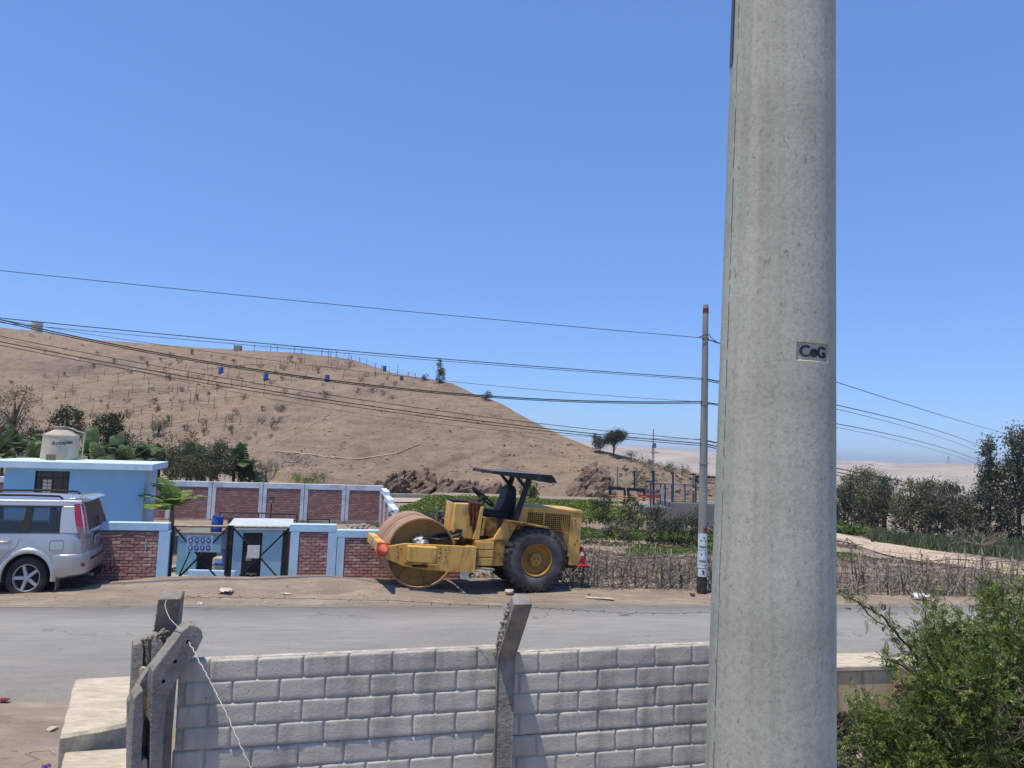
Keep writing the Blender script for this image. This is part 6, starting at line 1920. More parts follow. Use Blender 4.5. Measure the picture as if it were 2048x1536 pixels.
    cp.hexa([Vector((x, y, T(x) - (0.045 if x > 0.5 else 0.05))) for x, y in reversed(ck)][::-1], [Vector((x, y, T(x))) for x, y in ck])
    can = cp.build('canopy', pm('canopy_top_dusty', srgb(104, 110, 118), srgb(84, 90, 98), scale=3, rough=0.6, dirt=srgb(140, 140, 138), damt=0.4, dscale=3), root, bevel=0.008)
    for s in (1, -1):
        y0, y1 = (0.702, 0.722) if s > 0 else (-0.722, -0.702)
        MB().prism([(0.99, T(0.98) + 0.006), (0.99, T(0.98) - 0.045), (0.50, T(0.5) - 0.085), (-0.18, T(-0.16) - 0.15), (-0.18, T(-0.16) + 0.004)], y0, y1).build('valance', black, can)
    MB().hexa([Vector(p) for p in ((-0.165, 0.70, 2.04), (-0.165, -0.70, 2.04), (-0.30, -0.70, 2.05), (-0.30, 0.70, 2.05))], [Vector(p) for p in ((-0.165, 0.70, 2.185), (-0.165, -0.70, 2.185), (-0.22, -0.70, 2.16), (-0.22, 0.70, 2.16))]).build('rear_flap', black, can)
    MB().box(0.975, 0.995, -0.70, 0.70, 2.125, 2.18).build('front_lip', black, can)
    # ---- tyres
    TR = 0.615
    w0 = None
    for s in (1, -1):
        wr = bpy.data.objects.new('wheel', None); col.objects.link(wr); wr.parent = root
        wr.location = (0.0, s * 0.545, TR - 0.01)
        if s < 0: wr.rotation_euler = (0, 0, math.pi)
        if w0 is None:
            w0 = wr
            pr = [(0.30, -0.19), (0.36, -0.215), (0.47, -0.22), (0.545, -0.20), (0.575, -0.17), (0.582, -0.10), (0.585, 0.0), (0.582, 0.10), (0.575, 0.17), (0.545, 0.20), (0.47, 0.222), (0.37, 0.215), (0.31, 0.19), (0.295, 0.17)]
            ty = MB().lathe(pr, 64, ROTY).build('tyre', pm('big_tyre', srgb(74, 74, 74), srgb(52, 52, 53), scale=3, rough=0.85, bump=0.2, bscale=30, dirt=srgb(128, 122, 114), damt=0.7, dscale=2.4, dmid=(0.42, 0.7)), wr, smooth=50)
            lg = MB()
            for k in range(26):
                for sd in (1, -1):
                    t = 2 * math.pi * (k + (0.5 if sd < 0 else 0)) / 26
                    q = []
                    for (rr_, y, dt, wd) in ((0.515, 0.215, 0.0, 0.040), (0.575, 0.205, 0.0, 0.046), (0.617, 0.165, -0.01, 0.046), (0.622, 0.08, -0.06, 0.040), (0.617, 0.0, -0.12, 0.034)):
                        tt = t + dt * sd
                        q.append((rr_, sd * y, tt - wd / rr_ * 0.9, tt + wd / rr_ * 0.9))
                    pv = lambda r, y, a: Vector((r * math.cos(a), y, r * math.sin(a)))
                    rings = [[pv(r, y, a0), pv(r, y, a1), pv(r - 0.06, y * 0.9, a1), pv(r - 0.06, y * 0.9, a0)] for (r, y, a0, a1) in q]
                    for ra, rb_ in zip(rings, rings[1:]): lg.add(ra + rb_, [(0, 1, 5, 4), (1, 2, 6, 5), (3, 0, 4, 7)])
                    lg.add(rings[0], [(0, 1, 2, 3)]); lg.add(rings[-1], [(0, 1, 2, 3)])
            l = lg.build('tread_lugs', M_rubber, ty); l['kind'] = 'stuff'
            MB().lathe([(0.30, 0.185), (0.305, 0.20), (0.29, 0.20), (0.275, 0.15), (0.25, 0.10), (0.13, 0.085), (0.0, 0.085)], 40, ROTY).build('rim', pm('rim_yellow', srgb(166, 124, 54), srgb(142, 104, 46), scale=3, rough=0.6, dirt=srgb(92, 68, 40), damt=0.5, dscale=4), wr, smooth=40)
            gear = MB()
            n = 28
            prg = [(0.105 if (i % 2) else 0.125) for i in range(n)]
            b0 = [Vector((prg[i] * math.cos(2 * math.pi * i / n), 0.088, prg[i] * math.sin(2 * math.pi * i / n))) for i in range(n)]
            gear.hexa([p for p in b0], [p + Vector((0, 0.07, 0)) for p in b0])
            hb = gear.build('hub', pm('hub_ochre', srgb(172, 136, 70), srgb(146, 112, 58), scale=12, rough=0.6), wr)
            MB().lathe([(0.085, 0.155), (0.08, 0.175), (0, 0.178)], 24, ROTY).build('hub_cap', _mats['hub_ochre'], hb, smooth=40)
            for (x, z) in ((0.04, 0.02), (-0.035, 0.02), (0.0, -0.045)): MB().cyl((x, 0.17, z), (x, 0.185, z), 0.014, n=10).build('hub_plug', M_black, hb)
            for k in range(12):
                t = 2 * math.pi * k / 12
                MB().cyl((0.165 * math.cos(t), 0.085, 0.165 * math.sin(t)), (0.165 * math.cos(t), 0.105, 0.165 * math.sin(t)), 0.013, n=6).build('wheel_nut', yel_dirty, wr)
        else:
            def cp_(o, par):
                c_ = o.copy(); col.objects.link(c_); c_.parent = par
                for ch in list(o.children): cp_(ch, c_)
            for ch in list(w0.children): cp_(ch, wr)
    # hoses from the console to the drum drive
    rr = random.Random(5)
    hm = pm('hose_rubber', srgb(38, 38, 38), srgb(28, 28, 28), rough=0.5)
    hp = pm('hose_worn', srgb(120, 120, 112), srgb(80, 80, 76), scale=14, rough=0.6)
    for k in range(6):
        y = 0.34 + 0.045 * k
        z = 0.02 * k
        e = Vector((2.10 + 0.08 * rr.random(), 0.58 + 0.02 * k, 0.83 + 0.012 * k))
        MB().tube([(1.42, 0.30 + 0.03 * k, 1.03 - 0.015 * k), (1.52, y, 1.04 - z), (1.68, y + 0.08, 1.00 - z), (1.88, y + 0.13, 0.94 - z * 0.7), e.lerp(Vector((1.88, y + 0.13, 0.92)), 0.3), e], 0.016, 8).build('hose', hp if k in (0, 4) else hm, root, smooth=180)
    for k in range(3):
        y = 0.40 + 0.07 * k
        MB().tube([(1.45, y, 1.0), (1.40, y + 0.05, 0.92), (1.46, y + 0.04, 0.84), (1.38, y, 0.80)], 0.014, 8).build('hose', hm, root, smooth=180)
    # ---- loose things on the machine
    bpy.context.view_layer.update()
    W = Matrix.Translation(root.location) @ root.rotation_euler.to_matrix().to_4x4()
    # brown rag over the console
    rag = MB()
    g = []
    for i in range(22):
        t = i / 21
        row = []
        for j in range(17):
            s_ = j / 16
            w_ = lerp(0.20, 0.26, min(1, t * 2)) * (1 - 0.55 * max(0, t - 0.45) * 1.8 * abs(s_ - 0.45))
            x = 1.22 + (s_ - 0.5) * w_ - 0.02 * t
            y = 0.30 + min(1, t / 0.14) * 0.158 + 0.022 * math.sin(s_ * 22 + 2 * math.sin(t * 3)) * min(1, t * 4) + 0.012 * t
            z = 1.575 if t < 0.14 else 1.575 - (t - 0.14) * (0.62 - 0.16 * abs(s_ - 0.42) * 2.4 + 0.05 * math.sin(s_ * 17))
            row.append(W @ Vector((x, y + (0.03 if t > 0.14 else 0), z)))
        g.append(row)
    rag.grid(g)
    o = rag.build('hanging_rag', pm('brown_cloth', srgb(112, 70, 44), srgb(70, 42, 28), scale=9, rough=0.95, bump=0.4, bscale=60), smooth=180)
    so = o.modifiers.new('thick', 'SOLIDIFY'); so.thickness = 0.008
    tag(o, 'crumpled brown rag draped over the roller console', 'rag')
    # white plastic bag on the yoke
    bag = MB()
    import bmesh
    bm = bmesh.new()
    bmesh.ops.create_icosphere(bm, subdivisions=3, radius=1)
    for v in bm.verts:
        k = 1 + 0.35 * noise.noise(v.co * 2.2) + 0.25 * noise.noise(v.co * 5.1)
        v.co = W @ (Vector((2.20, 0.62, 0.83)) + Vector((v.co.x * 0.13 * k, v.co.y * 0.09 * k, max(-0.4, v.co.z) * 0.085 * k)))
    me = bpy.data.meshes.new('plastic_bag'); bm.to_mesh(me); bm.free()
    me.materials.append(pm('white_plastic', srgb(206, 206, 204), srgb(180, 180, 180), scale=18, rough=0.4))
    o = link('plastic_bag', me)
    tag(o, 'crumpled white plastic bag lying on the drum yoke', 'plastic bag')
    # traffic cones
    def cone(label, M, faded):
        r = thing('traffic_cone', label, 'traffic cone', M.to_translation())
        cr = pm('cone_faded', srgb(190, 96, 70), srgb(166, 78, 60), scale=9, rough=0.8) if faded else pm('cone_red', srgb(196, 34, 44), srgb(170, 26, 38), scale=9, rough=0.6)
        wh = pm('cone_white', srgb(206, 200, 192), srgb(170, 160, 152), scale=20, rough=0.7)
        r.rotation_euler = M.to_euler()
        h = 0.36
        def rad(z): return lerp(0.095, 0.030, (z - 0.02) / (h - 0.02))
        MB().hexa([Vector((x * 0.125, y * 0.125, 0)) for x, y in ((-1, -1), (1, -1), (1, 1), (-1, 1))], [Vector((x * 0.115, y * 0.115, 0.022)) for x, y in ((-1, -1), (1, -1), (1, 1), (-1, 1))]).build('base', cr, r, bevel=0.012)
        MB().lathe([(rad(0.022), 0.022), (rad(0.19), 0.19)], 20).build('lower_body', cr, r, smooth=40)
        MB().lathe([(rad(0.19) + 0.001, 0.19), (rad(0.26) + 0.001, 0.26)], 20).build('band', cr if faded else wh, r, smooth=40)
        MB().lathe([(rad(0.26), 0.26), (0.030, h - 0.01), (0.022, h), (0.0, h)], 20).build('tip', cr, r, smooth=40)
    B('cone_shelf', M_black, -1.17, -0.93, 0.22, 0.55, 0.48, 0.50, bev=0.004)
    cone('red traffic cone with a white band on the tail of the roller', W @ Matrix.Translation((-1.045, 0.40, 0.502)) @ Matrix.Rotation(0.06, 4, 'Y'), False)
    cone('faded orange traffic cone stuck sideways on the roller front beam', W @ Matrix.Translation((2.86, 0.745, 0.675)) @ Matrix.Rotation(-math.pi / 2, 4, 'X') @ Matrix.Scale(0.78, 4), True)
    # stone chock under the tyre
    sp = G(1018, 1185, 0.02)
    jm = MB(); r9 = random.Random(4)
    chunk(jm, sp, 0.11, r9, 0.75)
    o = jm.build('chock_stone', pm('pale_stone', srgb(186, 176, 162), srgb(156, 146, 134), scale=10, rough=0.95), bevel=0.015)
    tag(o, 'pale rounded stone wedged against the roller rear tyre', 'stone')
make_roller()

# ================================================================== MIDDLE GROUND: canal works, terraces, fields, trees
def clump_pts(rng, cen, rad, nclump, nleaf, cr, shell=0.55):
    """leaf positions gathered in clumps through an ellipsoid, denser towards its skin"""
    d = rng.normal(size=(nclump, 3)); d /= np.linalg.norm(d, axis=1, keepdims=True)
    r = shell + (1 - shell) * rng.random(nclump) ** 0.6
    c = np.asarray(cen) + d * r[:, None] * np.asarray(rad)
    p = np.repeat(c, nleaf, 0) + rng.normal(size=(nclump * nleaf, 3)) * cr * rng.uniform(0.6, 1.3, nclump).repeat(nleaf)[:, None]
    return p

LEAFS = {
    'olive': ('olive_leaf', srgb(62, 70, 44), srgb(98, 104, 66)), 'dark': ('dark_leaf', srgb(40, 50, 36), srgb(70, 82, 54)),
    'euca': ('eucalyptus_leaf', srgb(94, 98, 74), srgb(150, 150, 112)), 'euca_dark': ('casuarina_leaf', srgb(62, 70, 54), srgb(108, 114, 86)),
    'green': ('fresh_leaf', srgb(70, 92, 40), srgb(116, 138, 62)), 'brown': ('dusty_brown_leaf', srgb(82, 80, 54), srgb(122, 116, 80)),
    'grey': ('grey_leaf', srgb(78, 82, 68), srgb(120, 122, 102)), 'bean': ('bean_leaf', srgb(76, 96, 38), srgb(126, 140, 60)), 'dry': ('dry_leaf', srgb(94, 82, 66), srgb(140, 126, 104)),
}
def lm(k): return leafmat(*LEAFS[k], 0.28)
M_bark = pm('bark', srgb(112, 98, 84), srgb(80, 70, 60), scale=6, rough=0.95, bump=0.5, bscale=20)
M_drywood = pm('dry_wood', srgb(138, 126, 112), srgb(104, 94, 82), scale=5, rough=0.95)

def tree(name, label, base, blobs, leaf, seed, group=None, cat='tree', nclump=26, nleaf=34, cr=0.35, lsize=0.22, trunk=0.10, droop=0.0, lean=0.0, trunks=1, bare=False):
    """blobs: list of (dx, dz centre height, rx, rz) in metres about the base"""
    rng = np.random.default_rng(seed)
    root = thing(name, label, cat, base, 0, group)
    mb = MB()
    P_ = []
    top = max(b[1] for b in blobs)
    for k in range(trunks):
        off = Vector((rng.normal() * 0.12 * (trunks > 1), rng.normal() * 0.12 * (trunks > 1), -0.25))
        tip = Vector((blobs[0][0] * 0.6 + lean, 0, top * 0.92))
        mid_ = off.lerp(tip, 0.5) + Vector((rng.normal() * 0.12, rng.normal() * 0.12, 0))
        mb.tube([off, mid_, tip], [trunk, trunk * 0.7, trunk * 0.25], 7)
        for b in blobs:
            for j in range(3):
                s_ = off.lerp(tip, rng.uniform(0.3, 0.8))
                e = Vector((b[0] + rng.normal() * b[2] * 0.5, rng.normal() * b[2] * 0.5, b[1] + rng.uniform(-0.3, 0.6) * b[3]))
                mb.tube([s_, s_.lerp(e, 0.5) + Vector((0, 0, 0.1)), e], [trunk * 0.45, trunk * 0.3, trunk * 0.1], 5)
    mb.build('trunk', M_bark, root, smooth=180)
    for b in blobs:
        P_.append(clump_pts(rng, (b[0], rng.normal() * 0.1, b[1]), (b[2], b[2] * 0.85, b[3]), max(4, int(nclump * b[2] * b[3])), nleaf, cr))
    pts = np.concatenate(P_)
    dirs = np.tile(np.array([0, 0, -droop]), (len(pts), 1)) if droop else None
    V, Fc = leaf_quads(pts, lsize, lsize * 0.45, rng, dirs)
    npmesh('crown', V, Fc, lm(leaf), root)
    return root

# ---- canal parapet, headworks
def make_canal():
    a, b = P(755, 993, 57.0), P(1245, 1003, 61.0)
    d = Vector((b.x - a.x, b.y - a.y, 0)); L_ = d.length; ang = math.atan2(d.y, d.x)
    m = pm('canal_concrete', srgb(164, 158, 148), srgb(142, 136, 126), scale=0.8, rough=0.95, bump=0.3, bscale=6)
    root = thing('canal_parapet', 'long low grey concrete canal edge at the foot of the hill', 'parapet', (a.x, a.y, a.z - 0.7), ang)
    n = 9
    for i in range(n):
        MB().box(L_ * i / n + 0.02, L_ * (i + 1) / n - 0.02, 0, 0.3, 0, 0.95 + (b.z - a.z) * (i + 0.5) / n).build('section', m, root, bevel=0.02)
    # pale service path in front of the parapet
    rows = []
    for (dv, Y) in ((2, 56.6), (10, 54.2)):
        rows.append([P(u, interp(u, [740, 1000, 1245, 1300], [993, 995, 1003, 1006]) + dv, Y + (u - 740) / 130) for u in range(700, 1301, 40)])
    o = MB().grid(rows[::-1]).build('service_path', pm('pale_path', srgb(176, 166, 150), srgb(156, 146, 131), scale=0.6, rough=0.97))
    tag(o, 'pale dirt service path beside the canal', kind='structure')
    # concrete headworks block on the right
    Y = 46
    c0, c1 = P(1296, 1016, Y), P(1430, 1016, Y + 1.5)
    hw = thing('canal_headworks', 'plain grey concrete headworks wall behind the small utility pole', 'wall', (c0.x, c0.y, -2.6), 0.1)
    zt, zt2 = P(1320, 1015, Y).z + 2.6, P(1380, 1007, Y).z + 2.6
    cm = pm('headworks_concrete', srgb(128, 126, 120), srgb(112, 110, 105), scale=0.5, rough=0.95, bump=0.2, bscale=5, dirt=srgb(146, 143, 134), damt=0.5, dscale=0.8)
    xm = P(1344, 1010, Y).x - c0.x
    MB().box(0, xm - 0.003, 0, 2.6, 0, zt).build('low_block', cm, hw, bevel=0.02)
    MB().box(xm, c1.x - c0.x + 6, 0, 3.0, 0, zt2).build('high_block', cm, hw, bevel=0.02)
    return Y
make_canal()

def make_headgear():
    Y = 47.0
    blk = pm('gate_steel_dark', srgb(38, 42, 50), srgb(28, 32, 40), scale=3, rough=0.6)
    gry = pm('gate_steel_grey', srgb(120, 124, 126), srgb(98, 102, 104), scale=3, rough=0.6)
    yl = pm('rail_yellow', srgb(176, 146, 84), srgb(150, 122, 70), scale=4, rough=0.6)
    blu = pm('frame_blue', srgb(52, 84, 128), srgb(44, 72, 112), scale=3, rough=0.6)
    q = lambda u, v, dy=0.0: P(u, v, Y + dy)
    # sluice gate frame: two black girders on legs
    b = q(1217, 1003)
    r = thing('sluice_frame', 'black steel sluice girders on short legs beside the right rock outcrop', 'steel frame', b)
    MB().hexa([q(1216, 979), q(1251, 981), q(1251, 981, .4), q(1216, 979, .4)], [q(1216, 972), q(1251, 975), q(1251, 975, .4), q(1216, 972, .4)]).build('girder', blk, r, world=True)
    MB().hexa([q(1253, 981), q(1289, 983), q(1289, 983, .4), q(1253, 981, .4)], [q(1253, 975), q(1289, 977), q(1289, 977, .4), q(1253, 975, .4)]).build('girder', blk, r, world=True)
    for (u0, u1) in ((1217, 1223), (1247, 1252), (1254, 1259), (1286, 1291)): MB().hexa([q(u0, 1002), q(u1, 1002), q(u1, 1002, .3), q(u0, 1002, .3)], [q(u0, 980), q(u1, 980.5), q(u1, 980.5, .3), q(u0, 980, .3)]).build('leg', blk, r, world=True)
    # yellow handrails
    for i, (u0, u1, vt, vb, lab) in enumerate(((1217, 1302, 992, 1001, 'yellow pipe handrail in front of the sluice girders'), (1345, 1386, 998, 1006, 'short yellow handrail inside the blue mesh enclosure'), (1386, 1432, 988, 1007, 'yellow handrail right beside the small utility pole'))):
        b = q(u0, vb)
        r = thing('handrail', lab, 'handrail', b)
        for k in range(2): MB().tube([q(u0, lerp(vt, vb, 0.5 * k)), q(u1, lerp(vt, vb, 0.5 * k) + (u1 - u0) * 0.03)], 0.035, 6).build('rail', yl, r, world=True)
        for k in range(6 if i == 0 else 3):
            u = lerp(u0, u1, k / (5 if i == 0 else 2)); MB().cyl(q(u, vt + (u - u0) * 0.03), q(u, vb + (u - u0) * 0.03), 0.03, n=6).build('post', yl, r, world=True)
    # T-headed gate columns
    for (u, vt, vb, wpx, lab, mat) in ((1269, 943, 976, 3.2, 'black T headed gate column above the sluice girders', blk), (1307, 943, 1010, 4.5, 'thick blue black gate column at the corner of the mesh enclosure', blk), (1346, 946, 1006, 3.6, 'black gate column in the middle of the mesh enclosure', blk), (1387, 948, 1007, 3.6, 'grey gate column with a wide black head next to the utility pole', gry)):
        b = q(u, vb)
        r = thing('gate_column', lab, 'column', b)
        MB().hexa([q(u - wpx / 2, vb), q(u + wpx / 2, vb), q(u + wpx / 2, vb, .15), q(u - wpx / 2, vb, .15)], [q(u - wpx / 2, vt + 2), q(u + wpx / 2, vt + 2), q(u + wpx / 2, vt + 2, .15), q(u - wpx / 2, vt + 2, .15)]).build('shaft', mat, r, world=True)
        hw = wpx * 1.35 if mat is blk else wpx * 2.2
        MB().hexa([q(u - hw, vt + 2), q(u + hw * 0.6, vt + 2), q(u + hw * 0.6, vt + 2, .3), q(u - hw, vt + 2, .3)], [q(u - hw, vt - 1), q(u + hw * 0.6, vt - 1), q(u + hw * 0.6, vt - 1, .3), q(u - hw, vt - 1, .3)]).build('head', blk, r, world=True)
    b = q(1400, 955)
    r = thing('gantry_beam', 'black gantry beam with diagonal strut running behind the utility pole', 'beam', q(1392, 1007))
    MB().hexa([q(1390, 955), q(1440, 957), q(1440, 957, .25), q(1390, 955, .25)], [q(1390, 951), q(1440, 953), q(1440, 953, .25), q(1390, 951, .25)]).build('beam', blk, r, world=True)
    MB().tube([q(1391, 953), q(1397, 966)], 0.05, 6).build('strut', blk, r, world=True)
    MB().cyl(q(1438, 1007), q(1438, 955), 0.08, n=8).build('post', blk, r, world=True)
    MB().cyl(q(1391.5, 1007), q(1391.5, 955), 0.05, n=8).build('post', blk, r, world=True)
    # blue mesh enclosure
    r = thing('mesh_enclosure', 'blue framed wire mesh enclosure above the concrete headworks', 'fence', q(1302, 1011, -0.6))
    for (u, vt, vb) in ((1301, 962, 1012), (1321, 967, 1008), (1330, 967, 1012), (1344, 967, 1010), (1370, 967, 1005), (1386, 969, 1006)):
        MB().cyl(q(u, vt, -0.6), q(u, vb, -0.6), 0.055 if u in (1301, 1330, 1344) else 0.04, n=8).build('post', blu, r, world=True)
    MB().tube([q(1301, 966, -0.6), q(1344, 968, -0.6), q(1395, 970, -0.6)], 0.025, 6).build('top_rail', blu, r, world=True)
    ms = MB()
    for k in range(46):
        u = 1301 + k * 2.05
        ms.cyl(q(u, 967 + k * 0.07, -0.6), q(u, 1010 - k * 0.08, -0.6), 0.006, n=3, caps=False)
    for k in range(20):
        t = k / 19
        ms.cyl(q(1301, lerp(967, 1010, t), -0.6), q(1395, lerp(970, 1006, t), -0.6), 0.006, n=3, caps=False)
    o = ms.build('wire_mesh', pm('mesh_grey', srgb(96, 100, 104), rough=0.6), r, world=True); o['kind'] = 'stuff'
    MB().hexa([q(1320, 988, -.7), q(1329, 989, -.7), q(1329, 989, -.68), q(1320, 988, -.68)], [q(1320, 977, -.7), q(1329, 977, -.7), q(1329, 977, -.68), q(1320, 977, -.68)]).build('notice', pm('notice_grey', srgb(168, 166, 156), rough=0.7), r, world=True)
    MB().hexa([q(1384, 981, -.7), q(1389, 981, -.7), q(1389, 981, -.68), q(1384, 981, -.68)], [q(1384, 977, -.7), q(1389, 977, -.7), q(1389, 977, -.68), q(1384, 977, -.68)]).build('notice', pm('board_white', srgb(206, 208, 204)), r, world=True)
    # red barrier tape
    rows = [[q(lerp(1275, 1320, i / 12), 988 + 1.0 * math.sin(i * 1.3) + i * 0.25 + dv, -0.3) for i in range(13)] for dv in (0, 4.5)]
    tag(MB().grid(rows).build('barrier_tape', pm('tape_red', srgb(196, 40, 62), srgb(176, 32, 52), scale=5, rough=0.5)), 'bright red barrier tape strung in front of the sluice gates', 'barrier tape')
    for (u, va, vb, lab) in ((1235, 933, 975, 'thin grey pole standing behind the sluice girders'), (1273, 936, 975, 'thin grey pole next to the T headed gate column')):
        tag(MB().cyl(q(u, vb + 6, 1.5), q(u, va, 1.5), 0.06, 0.045, n=8).build('steel_pole', gry, smooth=60), lab, 'pole')
    # antenna mast
    r = thing('antenna_mast', 'slim lattice antenna mast rising behind the sluice gates', 'mast', q(1306, 960, 6))
    m3 = gry
    w_ = 2.2
    for s in (-1, 1): MB().cyl(q(1306 + s * w_, 955, 6), q(1306 + s * w_ * 0.6, 890, 6), 0.03, n=5).build('leg', m3, r, world=True)
    lat = MB()
    for k in range(9):
        va, vb = lerp(955, 890, k / 9), lerp(955, 890, (k + 1) / 9)
        s = 1 if k % 2 else -1
        lat.cyl(q(1306 - s * w_ * (1 - 0.4 * k / 9), va, 6), q(1306 + s * w_ * (1 - 0.4 * k / 9), vb, 6), 0.018, n=4)
    lat.build('lattice', m3, r, world=True)
    MB().cyl(q(1306, 893, 6), q(1307, 858, 6), 0.035, n=6).build('top_pole', m3, r, world=True)
    MB().tube([q(1299, 904, 6), q(1318, 905, 6)], 0.03, 5).build('cross_arm', m3, r, world=True)
    MB().box(-0.1, 0.1, -0.1, 0.1, -0.18, 0.18, M=Matrix.Translation(q(1309, 891, 6))).build('junction_box', m3, r, world=True)
make_headgear()

# ---- cover crops and banks
def scatter_cover(name, label, leaf, seed, n, sampler, size, hgt, cat):
    rng = np.random.default_rng(seed)
    pts = sampler(rng, n)
    z = gz_np(pts[:, 0], pts[:, 1])
    hh = np.array([noise.noise((x * 0.9, y * 0.9, seed)) for x, y in pts[:, :2]])
    zz = z + np.abs(rng.normal(size=len(pts))) * hgt * (0.6 + 0.8 * hh) + 0.02
    V, Fc = leaf_quads(np.c_[pts[:, 0], pts[:, 1], zz], size, size * 0.6, rng, np.tile([0, 0, 0.3], (len(pts), 1)))
    o = npmesh(name, V, Fc, lm(leaf))
    return tag(o, label, cat, kind='stuff')
def strip(x0, x1, y0, y1, dens=None):
    def f(rng, n):
        x = rng.uniform(x0, x1, n); y = rng.uniform(y0, y1, n) + 0.06 * (x - 5)
        if dens is not None:
            k = np.array([noise.noise((a * dens, b * dens, 3)) for a, b in zip(x, y)]) > -0.12
            x, y = x[k], y[k]
        return np.c_[x, y]
    return f
scatter_cover('bean_crop', 'bright green low bean crop on the top terrace below the hill', 'bean', 1, 26000, lambda rng, n: (lambda q: q[q[:, 0] < 7.0 + 0.9 * np.sin(q[:, 1] * 1.7) + rng.normal(size=len(q)) * 0.5])(strip(-7.0, 9.2, 40.3, 53.0)(rng, n)), 0.20, 0.07, 'crop')
scatter_cover('bean_crop', 'green weedy crop on the middle terrace right of the roller', 'green', 2, 20000, strip(-6.5, 15.0, 36.5, 39.2), 0.14, 0.06, 'crop')
scatter_cover('bean_crop', 'green grass strip on the lowest terrace behind the dry brush fence', 'green', 3, 20000, strip(-6.0, 17.0, 31.5, 35.4, 0.35), 0.13, 0.05, 'crop')
scatter_cover('bank_weeds', 'dry brown weeds growing on the terrace banks', 'olive', 4, 13000, lambda rng, n: np.concatenate([strip(-6, 13, 38.6, 40.6)(rng, n // 2), strip(-6, 16, 35.3, 36.8)(rng, n // 3), strip(7, 16, 37.5, 45.5, 0.4)(rng, n // 5)]), 0.13, 0.12, 'weeds')
scatter_cover('field_stubble', 'grey brown stubble in the field behind the dry brush fence', 'dry', 5, 14000, strip(-3.0, 20.0, 15.5, 32.0, 0.3), 0.12, 0.06, 'stubble')

# shrubs on the terraces and the grey hedge left of the roller
shr = [(1205, 1042, 40.6, 1.15, 'dark', 'dark leafy shrub on the terrace just right of the roller hood'), (1258, 1046, 40.6, 1.15, 'dark', 'dark loose shrub below the sluice girders on the terrace'), (1311, 1048, 40.5, 1.15, 'dark', 'deep green pointed shrub in front of the headworks left end'),
       (1352, 1052, 40.0, 0.9, 'grey', 'greyish shrub in front of the concrete headworks wall'), (1298, 1074, 36.6, 0.75, 'grey', 'low scrubby plant on the bank below the pointed shrub'), (1338, 1080, 36.6, 1.1, 'dark', 'dark ragged shrub on the lower bank near the utility pole'),
       (1382, 1082, 36.0, 1.5, 'dark', 'tall dark shrub close to the left of the utility pole'), (1250, 1074, 36.8, 0.7, 'brown', 'small brownish plant on the middle terrace bank'), (1215, 1072, 37.0, 0.6, 'grey', 'small grey weed on the middle terrace bank'),
       (1275, 1060, 39.6, 0.6, 'olive', 'olive weed clump on the bank between two dark shrubs'), (1232, 1056, 39.8, 0.55, 'brown', 'brown weed clump on the bank right of the roller hood'), (1325, 1064, 39.4, 0.6, 'olive', 'olive weed clump below the grey headworks corner')]
for i, (u, v, Y, h, lf, lab) in enumerate(shr):
    b = P(u, v, Y); b.z = gz(b.x, b.y) - 0.02
    tree('shrub', lab, b, [(0, h * 0.55, h * 0.55, h * 0.5), (0.15, h * 0.85, h * 0.3, h * 0.32)], lf, 100 + i, 'shrubs on the terraces', 'shrub', nclump=60, nleaf=26, cr=0.13, lsize=0.13, trunk=0.03, trunks=2)
for i, (u, v, h, w) in enumerate(((818, 1062, 0.85, 0.8), (850, 1070, 0.95, 0.85), (884, 1076, 1.15, 0.8), (905, 1082, 1.1, 0.7), (940, 1085, 1.0, 0.8), (800, 1052, 0.6, 0.6), (985, 1085, 0.8, 0.7))):
    b = P(u, v + 14, 27.0 + i * 0.2)
    tree('hedge_shrub', ['low grey green', 'bushy grey', 'tall grey', 'dense dark grey', 'broad grey', 'small green grey', 'ragged grey'][i] + ' dusty shrub in the hedge ' + ['above the drum', 'over the drum right shoulder', 'between drum and console', 'touching the roller console', 'behind the roller console', 'near the stepped wall end', 'behind the roller seat'][i], b,
         [(0, h * 0.6, w * 0.6, h * 0.55), (w * 0.3, h * 0.75, w * 0.4, h * 0.4)], 'grey', 130 + i, 'dusty hedge behind the roller', 'shrub', nclump=44, nleaf=30, cr=0.16, lsize=0.16, trunk=0.03, trunks=2)

